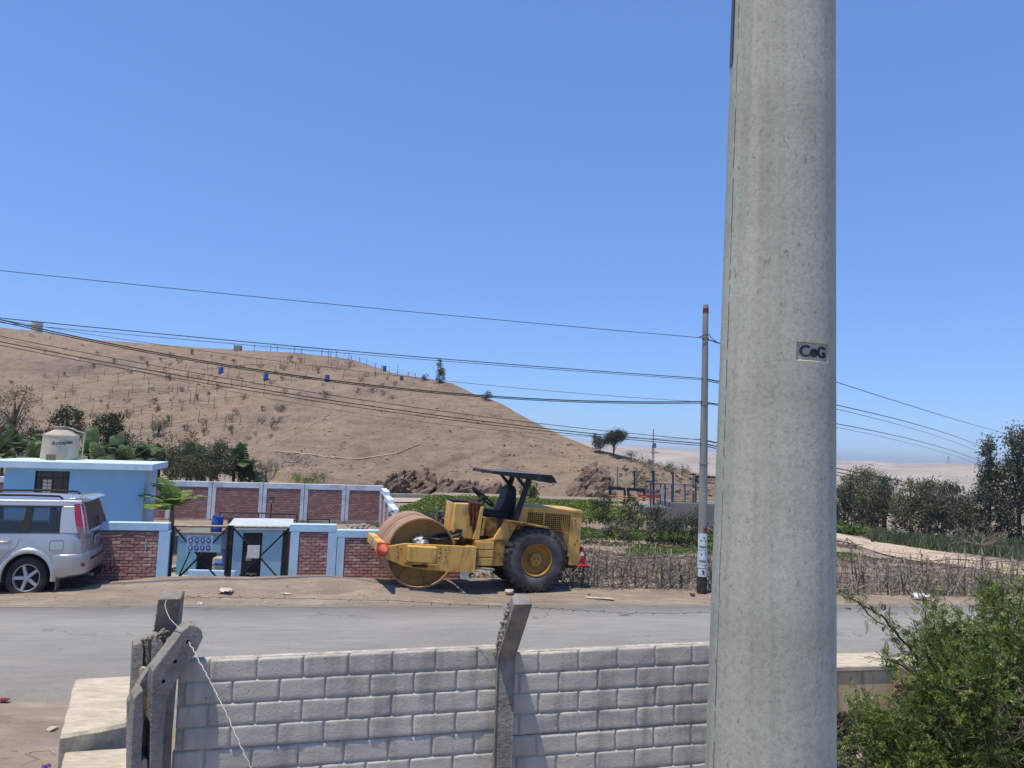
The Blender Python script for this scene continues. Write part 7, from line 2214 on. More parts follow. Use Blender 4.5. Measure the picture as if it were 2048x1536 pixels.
# ---- dry brush fences along the right shoulder
def brush_fence(label, A, B, h, n_post, n_wire, n_twig, seed, name='brush_fence'):
    rng = np.random.default_rng(seed)
    root = thing(name, label, 'fence', (A[0], A[1], gz(*A)))
    L_ = math.hypot(B[0] - A[0], B[1] - A[1])
    at = lambda t, dy=0.0: (lerp(A[0], B[0], t), lerp(A[1], B[1], t) + dy)
    grd = np.array([gz(*at(t)) for t in np.linspace(0, 1, 60)])
    g = lambda t: float(np.interp(t, np.linspace(0, 1, 60), grd))
    for i in range(n_post):
        t = (i + rng.uniform(0.2, 0.8)) / n_post
        x, y = at(t, rng.normal() * 0.05); z = g(t)
        hh = h * rng.uniform(0.85, 1.18)
        ln = rng.normal() * 0.10
        MB().tube([(x, y, z - 0.1), (x + ln * 0.5 + rng.normal() * 0.02, y, z + hh * 0.55), (x + ln, y + rng.normal() * 0.04, z + hh)], [0.022, 0.018, 0.012], 5).build('stake', M_drywood, root, world=True, smooth=180)
    wm = pm('dull_wire', srgb(88, 80, 74), srgb(66, 60, 56), rough=0.8)
    for k in range(n_wire):
        zz = h * (k + 0.6) / n_wire
        pts = []
        for t in np.linspace(0, 1, 46):
            x, y = at(t); pts.append((x, y - 0.02, g(t) + zz + rng.normal() * 0.018 + 0.03 * math.sin(t * 40 + k)))
        MB().tube(pts, 0.0065, 3).build('strand', wm, root, world=True)
    tw = MB()
    for i in range(n_twig):
        t = rng.random(); x, y = at(t, rng.normal() * 0.16); z = g(t)
        hh = h * rng.uniform(0.3, 1.05)
        p = Vector((x, y, z))
        if rng.random() < 0.3: p.z += rng.uniform(0, h * 0.6)
        d = Vector((rng.normal() * 0.35, rng.normal() * 0.2, 1 if rng.random() < 0.75 else rng.normal() * 0.3)).normalized()
        pts = [p]
        for s_ in range(3):
            d = (d + Vector(rng.normal(size=3) * 0.28)).normalized(); pts.append(pts[-1] + d * hh / 3)
        r0 = rng.uniform(0.004, 0.011)
        tw.tube(pts, [r0, r0 * 0.8, r0 * 0.6, r0 * 0.3], 3)
    o = tw.build('brushwood', pm('brushwood', srgb(156, 147, 136), srgb(110, 102, 94), scale=3, rough=0.95), root, world=True); o['kind'] = 'stuff'
    # a few last green leaves and dry ones
    m = n_twig // 2
    t = rng.random(m)
    X = np.array([at(a)[0] for a in t]); Yv = np.array([at(a)[1] for a in t]) + rng.normal(size=m) * 0.2
    Z = np.array([g(a) for a in t]) + rng.uniform(0.0, h, m)
    V, Fc = leaf_quads(np.c_[X, Yv, Z], 0.06, 0.035, rng)
    M = np.array(chain(root).inverted()); V = V @ M[:3, :3].T + M[:3, 3]
    o = npmesh('dead_leaves', V, Fc, lm('dry'), root); o['kind'] = 'stuff'
a1, b1 = G(1120, 1176, 0), G(1416, 1183, 0)
fx = lambda x: 14.55 + 0.10 * (x - 1.2)
brush_fence('tangled dry brushwood fence between the roller tail and the utility pole', (0.9, fx(0.9) + 0.1), (4.0, fx(4.0)), 0.66, 12, 5, 430, 1)
brush_fence('dry brushwood and wire fence along the road, right of the small utility pole', (4.02, fx(4.02)), (13.5, fx(13.5) + 0.25), 0.76, 23, 5, 1050, 2)
brush_fence('second row of dry vine stakes behind the brushwood fence left of the utility pole', (0.8, 17.4), (5.2, 17.9), 0.72, 9, 4, 330, 4)
brush_fence('second row of dry vine stakes in the field right of the big pole', (7.2, 17.8), (16.0, 18.6), 0.80, 16, 4, 420, 5)
brush_fence('third row of sparse vine stakes in the middle of the dry field', (0.8, 21.0), (7.5, 21.6), 0.62, 8, 3, 220, 6)
brush_fence('far row of thin stakes next to the dirt track on the right', (10.2, 22.5), (20.0, 23.5), 0.85, 16, 3, 260, 7)
brush_fence('fourth row of vine stakes just below the terraces', (0.6, 25.0), (9.5, 25.8), 0.55, 8, 2, 160, 8)

# ---- dirt track, field, trees on the right
def make_track():
    rows = []
    L_ = [(1560, 1052), (1640, 1062), (1700, 1074), (1760, 1086), (1820, 1096), (1900, 1108), (2000, 1128), (2100, 1150)]
    R_ = [(1560, 1078), (1640, 1090), (1700, 1104), (1760, 1116), (1820, 1124), (1900, 1132), (2000, 1150), (2100, 1172)]
    Yl = [62, 56, 50, 46, 43, 40, 36, 33]
    n = 7
    for k in range(n):
        t = k / (n - 1)
        row = []
        for (l, r, Y) in zip(L_, R_, Yl):
            a, b = P(l[0], l[1], Y), P(r[0], r[1], Y * 0.80)
            p = a.lerp(b, t); p.z = max(p.z, gz(p.x, p.y)) + 0.06
            row.append(p)
        rows.append(row)
    o = MB().grid(rows).build('dirt_track', pm('track_dust', srgb(188, 170, 148), srgb(166, 148, 127), scale=0.7, rough=0.97, bump=0.3, bscale=5), smooth=180)
    tag(o, 'pale dirt track curving down into the valley on the right', kind='structure')
    # verge stones
    rr = random.Random(8)
    sm = MB()
    for i in range(90):
        t = rr.random()
        u = lerp(1700, 1890, t); v = lerp(1086, 1119, t) - 8 + rr.uniform(-3, 2)
        p = P(u, v, lerp(50, 41, t)); chunk(sm, p, rr.uniform(0.06, 0.17), rr, 0.7)
    o = sm.build('verge_stones', pm('pale_rubble', srgb(160, 150, 136)))
    tag(o, 'line of small pale stones along the track edge', 'stones', kind='stuff')
    rb = thing('brush_pile', 'pile of grey broken branches and stones beside the dirt track', 'brush pile', P(1692, 1100, 38))
    for i in range(34):
        q = P(rr.gauss(1692, 14), rr.uniform(1090, 1101), 38 + rr.uniform(-0.6, 0.6))
        d = Vector((rr.gauss(0, 1), rr.gauss(0, 1), rr.gauss(0, 0.4))).normalized() * rr.uniform(0.3, 0.7)
        MB().tube([q - d, q + Vector((0, 0, 0.05)), q + d], [0.03, 0.035, 0.02], 5).build('branch', M_drywood, rb, world=True)
make_track()

def reed_field():
    rng = np.random.default_rng(44)
    V = []
    n = 9000
    u = rng.uniform(1745, 2250, n); t = rng.random(n)
    vb = np.interp(u, [1745, 1800, 1890, 2000, 2250], [1083, 1096, 1116, 1124, 1140]) ; vt = np.interp(u, [1745, 2250], [1080, 1092])
    cen = []
    for a, k, b0, t0 in zip(u, t, vb, vt):
        Y = lerp(45, 58, k)
        p = P(a, lerp(b0, t0, k) + 6, Y); cen.append(p)
    cen = np.array([tuple(c) for c in cen])
    h = rng.uniform(0.5, 1.15, n)[:, None]; lean = rng.normal(size=(n, 3)) * [0.22, 0.22, 0]
    s = rng.normal(size=(n, 3)); s[:, 2] = 0; s /= np.linalg.norm(s, axis=1, keepdims=True)
    a = cen - s * 0.03; b = cen + s * 0.03; top = cen + lean + np.c_[np.zeros(n), np.zeros(n), np.ones(n)] * h; mid_ = cen + lean * 0.35 + np.c_[np.zeros(n), np.zeros(n), np.ones(n)] * h * 0.6
    V = np.stack([a, b, mid_ + s * 0.05, top, mid_ - s * 0.05], 1).reshape(-1, 3)
    o = npmesh('maize_field', V, np.arange(5 * n).reshape(n, 5), leafmat('maize_leaf', srgb(70, 84, 56), srgb(112, 124, 84), 0.2))
    tag(o, 'dense dark green maize field in front of the eucalyptus row', 'crop', kind='stuff')
reed_field()
scatter_cover('grass_verge', 'bright green grass bank at the top of the dirt track', 'green', 9, 5000, lambda rng, n: np.array([[p.x, p.y] for p in [P(rng.uniform(1640, 1745), 1078, rng.uniform(55, 62)) for _ in range(n)]]), 0.35, 0.35, 'grass')
scatter_cover('grass_patch', 'low green weeds between the track and the bare tree', 'green', 10, 2600, lambda rng, n: np.array([[p.x, p.y] for p in [P(rng.normal(1960, 45), 1130, rng.uniform(33, 38)) for _ in range(n)]]), 0.16, 0.10, 'grass')

TR = [  # u, v base, Y, height, half width, leaf, label
    (1690, 1070, 64, 4.6, 1.5, 'euca_dark', 'dark leafy tree right beside the big pole in the valley'),
    (1722, 1072, 66, 6.2, 1.9, 'euca', 'pale yellow green eucalyptus second from the big pole'),
    (1768, 1076, 64, 5.4, 1.9, 'euca_dark', 'dark round eucalyptus behind the grey round shrub'),
    (1822, 1082, 62, 5.2, 1.5, 'euca', 'light drooping eucalyptus in the middle of the tree row'),
    (1856, 1084, 62, 5.3, 1.4, 'euca_dark', 'narrow dark eucalyptus just left of the widest one'),
    (1890, 1086, 60, 5.0, 1.7, 'euca_dark', 'wide dark tree behind the bare tree'),
    (1936, 1086, 62, 4.0, 1.6, 'olive', 'lower yellowish tree left of the tall conifer'),
    (2112, 1092, 56, 8.0, 2.2, 'euca_dark', 'huge dark tree cut off by the right frame edge'),
]
for i, (u, v, Y, h, w, lf, lab) in enumerate(TR):
    b = P(u, v, Y)
    bl = [(0, h * 0.40, w * 0.95, h * 0.34), (-w * 0.35, h * 0.62, w * 0.6, h * 0.26), (w * 0.3, h * 0.74, w * 0.55, h * 0.22), (0.0, h * 0.88, w * 0.32, h * 0.12)]
    tree('eucalyptus_tree', lab, b, bl, lf, 200 + i, 'tree row across the valley', nclump=15, nleaf=64, cr=0.27, lsize=0.22, trunk=0.14, droop=0.9, trunks=2)
tree('tall_conifer', 'tall ragged dark conifer standing above the tree row at right', P(1982, 1090, 58), [(0, 2.2, 1.1, 1.6), (-0.25, 4.0, 0.85, 1.1), (0.15, 5.6, 0.75, 1.0), (-0.2, 7.2, 0.45, 0.7), (0.1, 8.0, 0.22, 0.5)], 'euca_dark', 230, nclump=24, nleaf=50, cr=0.26, lsize=0.26, trunk=0.16, droop=0.2)
tree('tall_eucalyptus', 'tallest dark eucalyptus against the right frame edge', P(2040, 1092, 57), [(0, 2.6, 1.5, 2.2), (-0.3, 5.0, 1.3, 1.5), (0.3, 6.8, 1.25, 1.5), (0.1, 8.3, 0.9, 0.8)], 'euca_dark', 231, nclump=17, nleaf=56, cr=0.32, lsize=0.26, trunk=0.18, droop=0.9)
tree('round_shrub', 'round grey green shrub at the bend of the dirt track', P(1757, 1092, 52), [(0, 0.62, 0.68, 0.62)], 'grey', 232, cat='shrub', nclump=90, nleaf=40, cr=0.16, lsize=0.16, trunk=0.05)

def bare_tree(name, label, base, h, spread, seed, r=0.06, kids=3, depth=4, mat=None, up=0.1, fork=0.35, group=None, cat='tree', n0=5):
    rng = np.random.default_rng(seed)
    root = thing(name, label, cat, base, 0, group)
    mb = MB(); tips = []
    f = Vector((0, 0, h * fork))
    if fork > 0.1: mb.tube([(0, 0, -0.15), (0.02, 0, h * fork * 0.5), f], [r, r * 0.9, r * 0.8], 7)
    else: f = Vector((0, 0, -0.05))
    for k in range(n0):
        a = 2 * math.pi * (k + rng.uniform(-0.3, 0.3)) / n0
        d = Vector((math.cos(a) * spread, math.sin(a) * spread, 1.0 - 0.25 * spread))
        limb(mb, f, d, h * 0.38, r * 0.55, rng, depth - 1, tips, spread=0.55, seg=3, up=up, ratio=0.62, n=4, kids=kids, minr=0.006)
    mb.build('branches', mat or M_drywood, root, smooth=180)
    return root
bare_tree('bare_tree', 'leafless grey tree with a flat spreading crown in the right field', P(1964, 1128, 33), 2.0, 1.7, 5, r=0.05, up=0.02, fork=0.40, depth=4, n0=7)

# ---- behind the compound: bananas, trees, bare bush
def banana_leaf(seed, L_=1.7, W_=0.42, droop=1.0):
    rng = np.random.default_rng(seed)
    mb = MB()
    n = 16
    mid_ = []
    for i in range(n + 1):
        t = i / n
        mid_.append(Vector((L_ * (t - 0.12 * droop * t * t), 0, L_ * (0.55 * t - 0.62 * droop * t * t))))
    for sgn in (1, -1):
        i = 0
        while i < n:                                            # torn strips
            k = min(n, i + int(rng.integers(1, 4)))
            sag = rng.uniform(0.1, 0.45)
            up_, ed = [], []
            for j in range(i, k + 1):
                t = j / n
                w = W_ * math.sin(math.pi * min(1, 0.06 + t * 0.96)) ** 0.6
                sh = 0.02 if j == k else (-0.02 if j == i else 0)
                up_.append(mid_[j]); ed.append(mid_[j] + Vector((-sh, sgn * w, w * (0.25 - sag))))
            m_ = [a.lerp(b, 0.5) + Vector((0, 0, 0.03)) for a, b in zip(up_, ed)]
            mb.grid([up_, m_, ed] if sgn > 0 else [ed, m_, up_])
            i = k
    mb.tube(mid_, [0.022 * (1 - 0.8 * i / n) for i in range(n + 1)], 4)
    me = bpy.data.meshes.new('leaf')
    me.from_pydata([tuple(p) for p in mb.v], [], mb.f)
    me.polygons.foreach_set('use_smooth', [True] * len(me.polygons))
    return me
BL = [banana_leaf(s, droop=d) for s, d in ((1, 0.7), (2, 1.0), (3, 1.3), (4, 0.35), (5, 0.9))]
BLD = [m.copy() for m in BL]
BLW = [banana_leaf(s_, 1.5, 0.62, d_) for s_, d_ in ((11, 0.9), (12, 1.25), (13, 1.1), (14, 0.7))]
for m in BLW: m.materials.append(leafmat('banana_leaf', srgb(104, 130, 62), srgb(128, 152, 76), 0.4))
for m in BL: m.materials.append(leafmat('banana_leaf', srgb(104, 130, 62), srgb(128, 152, 76), 0.4))
for m in BLD: m.materials.append(leafmat('banana_leaf_dark', srgb(56, 74, 46), srgb(92, 110, 64), 0.3))
def banana(label, base, h, ll, seed, meshes, nleaf=8, group=None):
    rng = random.Random(seed)
    root = thing('banana_plant', label, 'banana plant', base, rng.uniform(0, 6), group)
    MB().tube([(0, 0, -0.2), (0.02, 0.01, h * 0.5), (0, 0.03, h)], [0.11 * ll / 1.6, 0.09 * ll / 1.6, 0.06 * ll / 1.6], 8).build('stem', pm('banana_stem', srgb(112, 104, 72), srgb(84, 74, 52), scale=5, rough=0.8), root, smooth=180)
    for k in range(nleaf):
        a = 2 * math.pi * k / nleaf * 1.62 + rng.uniform(-0.3, 0.3)
        tilt = -rng.uniform(-0.35, 0.6) if k < nleaf - 2 else -rng.uniform(0.7, 1.0)
        inst('leaf', meshes[rng.randrange(len(meshes))], root, (0, 0, h * rng.uniform(0.85, 1.0)), (0, tilt, a), ll / 1.7 * rng.uniform(0.75, 1.1))
    return root
banana('young banana plant growing inside the compound beside the blue house', P(343, 1048, 28.0) + Vector((0, 0, -0.1)), 0.85, 1.5, 3, BLW, 10)
spots = [(8, 905, 44, 2.3), (38, 900, 42, 2.2), (66, 905, 40, 2.0), (95, 900, 43, 2.3), (178, 905, 42, 2.2), (200, 912, 40, 1.9), (232, 912, 42, 2.0), (252, 915, 40, 2.0), (275, 918, 43, 2.2), (298, 922, 41, 1.9), (320, 925, 44, 2.0), (385, 930, 44, 1.9), (404, 934, 42, 1.9), (425, 930, 44, 2.1), (470, 925, 43, 2.3), (488, 935, 42, 2.0), (500, 938, 43, 1.8), (-12, 915, 40, 2.2)]
blab = ['pale leaved', 'broad leaved', 'glossy', 'tall', 'bright leaved', 'short', 'leaning', 'spreading', 'upright', 'dull', 'ragged', 'small', 'dusty', 'light green', 'tattered', 'drooping', 'low', 'bluish']
where = ['at the far left frame edge', 'left of the roof tank', 'touching the left of the roof tank', 'behind the roof tank', 'right of the roof tank pipe', 'over the middle of the house roof', 'left of the dark fruit tree', 'below the dark fruit tree', 'at the right half of the house roof', 'near the roof corner', 'just past the house roof corner', 'behind the second rear wall bay', 'behind the cypress bush left side', 'under the cypress bush top', 'right of the cypress bush', 'beside the leafless bush', 'next to the leafless bush foot', 'cut by the left frame edge']
for i, (u, v, Y, h) in enumerate(spots):
    b = P(u, v, Y); z0 = b.z; b.z = -0.9
    banana(blab[i] + ' banana plant ' + where[i], b, max(0.9, z0 + 0.9 - 0.2 + rng_b if (rng_b := 0.3 * math.sin(i * 2.3)) is not None else 1) + 0.2, 1.6, 50 + i, BLD, 11, 'banana grove behind the compound')

def bt(name, label, u, v, Y, blobs, leaf, seed, **kw):
    b = P(u, v, Y)
    return tree(name, label, b, blobs, leaf, seed, group='trees behind the compound', **kw)
bt('sparse_tree', 'tall thin brownish tree at the left frame edge below the hill', 22, 905, 50, [(0, 1.6, 1.5, 1.2), (-0.5, 2.9, 1.3, 1.0), (0.5, 3.7, 1.1, 0.8)], 'brown', 301, nclump=16, nleaf=30, cr=0.26, lsize=0.17, trunk=0.10, trunks=3)
bt('leafy_tree', 'dark rounded tree right behind the roof tank', 128, 905, 48, [(0, 1.7, 1.1, 0.9), (0.2, 2.3, 0.8, 0.6), (-0.5, 2.2, 0.5, 0.6)], 'dark', 302, nclump=26, nleaf=36, cr=0.22, lsize=0.20, trunk=0.10)
bt('fruit_tree', 'dark large leaved fruit tree right of the roof tank', 214, 925, 46, [(0, 1.2, 1.15, 1.0), (-0.1, 2.2, 0.9, 0.7), (-0.7, 2.3, 0.28, 0.5), (0.05, 2.75, 0.28, 0.45), (0.55, 2.7, 0.25, 0.5), (0.9, 1.5, 0.5, 0.5)], 'dark', 303, nclump=30, nleaf=34, cr=0.17, lsize=0.20, trunk=0.09, trunks=2)
bt('brown_bush', 'yellow brown bush above the rear wall left part', 352, 940, 47, [(0, 1.5, 1.0, 0.9), (0.8, 1.2, 0.8, 0.8), (-0.6, 1.0, 0.7, 0.7)], 'brown', 304, cat='bush', nclump=26, nleaf=34, cr=0.22, lsize=0.15, trunk=0.05, trunks=3)
bt('dark_bush', 'low dark bush directly behind the house roof corner', 345, 958, 40, [(0, 0.7, 1.0, 0.7), (1.0, 0.6, 0.9, 0.6)], 'olive', 305, cat='bush', nclump=34, nleaf=34, cr=0.2, lsize=0.14, trunk=0.05, trunks=3)
bt('cypress_bush', 'dense dark cypress like bush behind the rear wall', 436, 962, 41, [(0, 0.9, 0.75, 0.9), (0, 1.6, 0.55, 0.65), (0.05, 2.0, 0.22, 0.35), (-0.9, 0.6, 0.6, 0.6)], 'euca_dark', 306, cat='bush', nclump=60, nleaf=40, cr=0.16, lsize=0.13, trunk=0.06)
bt('dusty_bush', 'grey brown tangled bush left of the cypress bush', 395, 962, 40, [(0, 0.65, 0.8, 0.65)], 'olive', 307, cat='bush', nclump=40, nleaf=34, cr=0.2, lsize=0.13, trunk=0.05, trunks=3)
bt('yellow_shrub', 'low yellow green shrub showing over the rear wall middle', 615, 966, 44, [(0, 0.25, 0.9, 0.28), (0.7, 0.3, 0.5, 0.3)], 'green', 308, cat='shrub', nclump=60, nleaf=30, cr=0.14, lsize=0.12, trunk=0.03)
bt('grassy_clump', 'tall green grassy clump behind the roller canopy post', 1058, 998, 54, [(0, 0.45, 0.55, 0.6)], 'green', 309, cat='shrub', nclump=60, nleaf=26, cr=0.2, lsize=0.3, trunk=0.02, droop=-1.6)
bt('dark_bush', 'broad dark bush filling the gap between the house corner and the cypress bush', 372, 960, 42, [(0, 1.0, 1.3, 0.9), (1.1, 1.1, 1.0, 0.9), (-0.9, 0.9, 0.9, 0.8)], 'dark', 310, cat='bush', nclump=34, nleaf=34, cr=0.22, lsize=0.15, trunk=0.05, trunks=3)
bt('dark_bush', 'dark bush at the right foot of the cypress bush', 478, 962, 42, [(0, 0.8, 0.8, 0.8), (0.6, 0.5, 0.6, 0.5)], 'dark', 311, cat='bush', nclump=40, nleaf=34, cr=0.2, lsize=0.15, trunk=0.05, trunks=3)
bt('dark_bush', 'wide dark undergrowth below the banana grove over the house roof', 262, 922, 49, [(0, 0.7, 1.6, 0.8), (-2.2, 0.9, 1.4, 0.9), (1.6, 0.7, 1.0, 0.7)], 'dark', 312, cat='bush', nclump=26, nleaf=34, cr=0.24, lsize=0.18, trunk=0.05, trunks=3)
bt('dark_bush', 'dark undergrowth left of the roof tank', 40, 912, 49, [(0, 0.8, 1.8, 1.0), (1.8, 0.8, 1.2, 0.9), (-1.6, 0.9, 1.2, 1.0)], 'dark', 313, cat='bush', nclump=24, nleaf=34, cr=0.24, lsize=0.18, trunk=0.05, trunks=3)
M_twig = pm('grey_twigs', srgb(116, 104, 94), srgb(84, 74, 66), scale=4, rough=0.95)
bare_tree('leafless_bush', 'leafless grey bush above the rear wall right of the cypress bush', P(534, 966, 41), 2.0, 0.75, 9, r=0.05, up=0.35, fork=0.0, depth=4, mat=M_twig, cat='bush', n0=8)

# ================================================================== HILL DETAILS, POLES, WIRES, SMALL THINGS
def rock_mesh(seed, ax=(1, 0.6, 0.42)):
    import bmesh
    rr = random.Random(seed)
    bm = bmesh.new()
    for i in range(16):
        d = Vector((rr.uniform(-1, 1), rr.uniform(-1, 1), rr.uniform(-1, 1)))
        m = max(abs(c) for c in d); d = d / m * rr.uniform(0.75, 1.0)
        bm.verts.new((d.x * ax[0], d.y * ax[1], d.z * ax[2]))
    bmesh.ops.convex_hull(bm, input=bm.verts)
    for v in [v for v in bm.verts if not v.link_faces]: bm.verts.remove(v)
    me = bpy.data.meshes.new('rock'); bm.to_mesh(me); bm.free()
    me.materials.append(M_rock)
    return me
M_rock = pm('brown_rock', srgb(124, 106, 92), srgb(88, 74, 64), scale=1.2, rough=0.95, bump=0.8, bscale=5, bdist=0.08, dirt=srgb(84, 68, 60), damt=0.6, dscale=2.0)
RK = [rock_mesh(s) for s in range(10)]
def outcrop(label, u0, u1, us, vt, vb, n, seed, smin, smax, tilt):
    rr = random.Random(seed)
    b = hill_at((u0 + u1) / 2, vb)
    root = thing('rock_outcrop', label, 'rock outcrop', b)
    i = 0
    while i < n:
        u = rr.uniform(u0, u1)
        top = interp(u, us, vt)
        v = rr.uniform(top, vb + 2)
        p = hill_at(u, v); p.y -= rr.uniform(0.0, 1.4); p.z += rr.uniform(-0.1, 0.25)
        s = smin + (smax - smin) * rr.random() ** 2.2
        inst('rock', RK[rr.randrange(10)], root, chain(root).inverted() @ p, (rr.gauss(0, 0.35), tilt + rr.gauss(0, 0.3), rr.gauss(0.2, 0.5)), s)
        i += 1
outcrop('long jagged brown rock outcrop at the hill foot behind the drum', 758, 1000, [758, 790, 810, 850, 880, 920, 960, 1000], [984, 952, 944, 947, 960, 968, 975, 986], 990, 130, 1, 0.35, 0.95, -0.65)
outcrop('tall dark jagged rock outcrop left of the sluice girders', 1147, 1222, [1147, 1165, 1185, 1205, 1222], [975, 938, 934, 950, 978], 1000, 110, 2, 0.3, 1.1, -0.75)
outcrop('scatter of broken rock along the right hill spur above the sluice gates', 1230, 1420, [1230, 1300, 1420], [918, 940, 970], 990, 110, 3, 0.12, 0.36, -0.3)

# footpaths worn across the slope
def footpath(label, pts, w=0.22):
    a, b = [], []
    for (p, q) in zip(pts, pts[1:]):
        for k in range(8):
            u, v = lerp(p[0], q[0], k / 8), lerp(p[1], q[1], k / 8)
            c = hill_at(u, v); c.z += 0.05 + 0.03 * math.sin(u * 0.7); ww = w * (0.7 + 0.4 * math.sin(u * 0.31)); a.append(c + Vector((0, -ww / 2, -0.02))); b.append(c + Vector((0, ww / 2, 0.06)))
    o = MB().grid([a, b]).build('footpath', pm('worn_path', srgb(160, 144, 126), srgb(146, 130, 112), scale=1.5, rough=0.97))
    tag(o, label, kind='structure')
footpath('pale footpath crossing the hill foot above the rear wall', [(545, 903), (600, 907), (660, 915), (720, 919), (790, 908), (850, 885)])
footpath('faint diagonal footpath down the hill flank', [(700, 806), (640, 842), (580, 876), (530, 898)], 0.13)

# barrels, tanks on the hill
for i, (u, vt, vb, lab) in enumerate(((441, 735, 748, 'blue barrel on the hillside, leftmost of the four'), (531, 747, 760, 'blue barrel on the hillside, second from the left'), (654, 750, 763, 'blue barrel on the hillside, third from the left'), (769, 732, 742, 'blue barrel close under the ridge, rightmost of the four'))):
    p = hill_at(u, vb)
    h = (vb - vt) / F * p.y
    barrel('hill_barrel', lab, p, h * 0.36, h, None, 'blue barrels on the hill')
p = hill_at(803, 760)
bu = thing('hill_bucket', 'small green plastic tub near the hill top', 'tub', p)
MB().lathe([(0, 0), (0.2, 0), (0.24, 0.45), (0.26, 0.46), (0.22, 0.45)], 14).build('body', pm('tub_green', srgb(52, 104, 98), rough=0.5), bu, smooth=40)
p = hill_pt(73, 0.985)
t = thing('ridge_tank', 'cream cylindrical tank standing on the ridge at far left', 'water tank', p)
h = 20 / F * p.y
MB().lathe([(0, -0.4), (h * 0.50, -0.4), (h * 0.50, h * 0.98), (h * 0.53, h), (h * 0.3, h * 1.04), (0, h * 1.05)], 24).build('body', pm('cream_tank', srgb(196, 190, 168), srgb(180, 174, 152), scale=1, rough=0.7), t, smooth=40)
p = hill_pt(476, 0.985)
t = thing('ridge_cistern', 'small grey block cistern on the ridge', 'cistern', p)
w = 14 / F * p.y
MB().box(-w * 0.45, w * 0.45, -0.5, 0.5, -0.4, w * 0.72).build('body', pm('block_grey', srgb(150, 140, 124), srgb(120, 112, 100), scale=2, rough=0.95), t, bevel=0.03)
MB().cyl((-w * 0.6, 0, -0.4), (-w * 0.6, 0, w * 0.9), 0.05, n=6).build('post', M_black, t)

# ridge fence and planted rows
M_stake = pm('thin_stake', srgb(80, 68, 58), srgb(62, 52, 46), scale=3, rough=0.9)
rf = thing('ridge_fence', 'thin wire fence of slim posts along the hill ridge', 'fence', hill_pt(600, 0.99))
tops = []
for u in (508, 541, 554, 589, 603, 643, 656, 661, 672, 702, 718, 750, 763, 795, 816, 830):
    p = hill_pt(u, 0.99); hh = 13.5 / F * p.y if u < 680 else 9 / F * p.y
    MB().cyl(p - Vector((0, 0, 0.3)), p + Vector((0.03, 0, hh)), 0.045, n=5).build('post', M_stake, rf, world=True)
    tops.append(p + Vector((0.03, 0, hh)))
for k in (1.0, 0.55):
    MB().tube([hill_pt(u, 0.99).lerp(t_, k) for u, t_ in zip((508, 541, 554, 589, 603, 643, 656, 661, 672, 702, 718, 750, 763, 795, 816, 830), tops)], 0.014, 3).build('strand', M_stake, rf, world=True)

rng7 = random.Random(77)
stake_me = MB().tube([(0, 0, -0.2), (0.02, 0, 0.6), (0.05, 0.02, 1.25)], [0.035, 0.03, 0.022], 5)
_sm = bpy.data.meshes.new('stake'); _sm.from_pydata([tuple(p) for p in stake_me.v], [], stake_me.f); _sm.materials.append(M_stake)
rows_ = [(110, 868, 470, 842, 10), (60, 845, 430, 812, 11), (150, 830, 560, 790, 12), (90, 805, 520, 775, 11), (220, 790, 620, 758, 11), (60, 780, 420, 752, 9), (300, 765, 700, 735, 12), (330, 745, 690, 722, 10), (480, 735, 740, 738, 8), (120, 760, 330, 738, 6), (690, 760, 800, 752, 5), (250, 865, 520, 850, 8)]
wr_lab = ['lowest left', 'second lowest', 'long middle', 'left middle', 'upper middle', 'far left upper', 'upper right', 'topmost right', 'short row near the third barrel', 'short row below the ridge tank', 'short row by the spur top', 'low right']
for i, (u0, v0, u1, v1, n) in enumerate(rows_):
    b = hill_at((u0 + u1) / 2, (v0 + v1) / 2)
    lab = wr_lab[i] if 'row' in wr_lab[i] else wr_lab[i] + ' row'
    r = thing('stake_row', lab + ' of thin stakes with a drip line on the hillside', 'stake row', b, 0, 'stake rows on the hill')
    tp = []
    for k in range(n):
        u = lerp(u0, u1, k / (n - 1)) + rng7.uniform(-9, 9); v = lerp(v0, v1, k / (n - 1)) + rng7.uniform(-4, 4)
        p = hill_at(u, v)
        inst('stake', _sm, r, p - b, (rng7.gauss(0, 0.06), rng7.gauss(0, 0.06), 0), (1, 1, rng7.uniform(0.7, 1.25)))
        tp.append(p + Vector((0, 0, 0.35)))
    MB().tube(tp, 0.02, 3).build('drip_line', M_stake, r, world=True)

# dry bushes on the hillside: four kinds, copied
protos = []
for k in range(5):
    rg = np.random.default_rng(500 + k)
    mb = MB(); tips = []
    for a in range(6): limb(mb, (0, 0, -0.05), Vector((rg.normal() * 0.7, rg.normal() * 0.7, 1)), 0.55, 0.028, rg, 2, tips, 0.7, 3, 0.12, 0.7, 3, 3, 0.009)
    me = bpy.data.meshes.new('twigs'); me.from_pydata([tuple(p) for p in mb.v], [], mb.f); me.materials.append(pm('hill_twig', srgb(88, 76, 66), srgb(66, 56, 48), scale=3, rough=0.95))
    V, Fc = leaf_quads([tuple(Vector(t_) + Vector(rg.normal(size=3) * 0.08)) for t_ in tips[::(3 if k < 3 else 1)]], 0.10, 0.05, rg)
    lo = npmesh('leaves', V, Fc, lm('dry') if k < 3 else lm('olive'))
    lme = lo.data; bpy.data.objects.remove(lo)
    protos.append((me, lme))
done = []
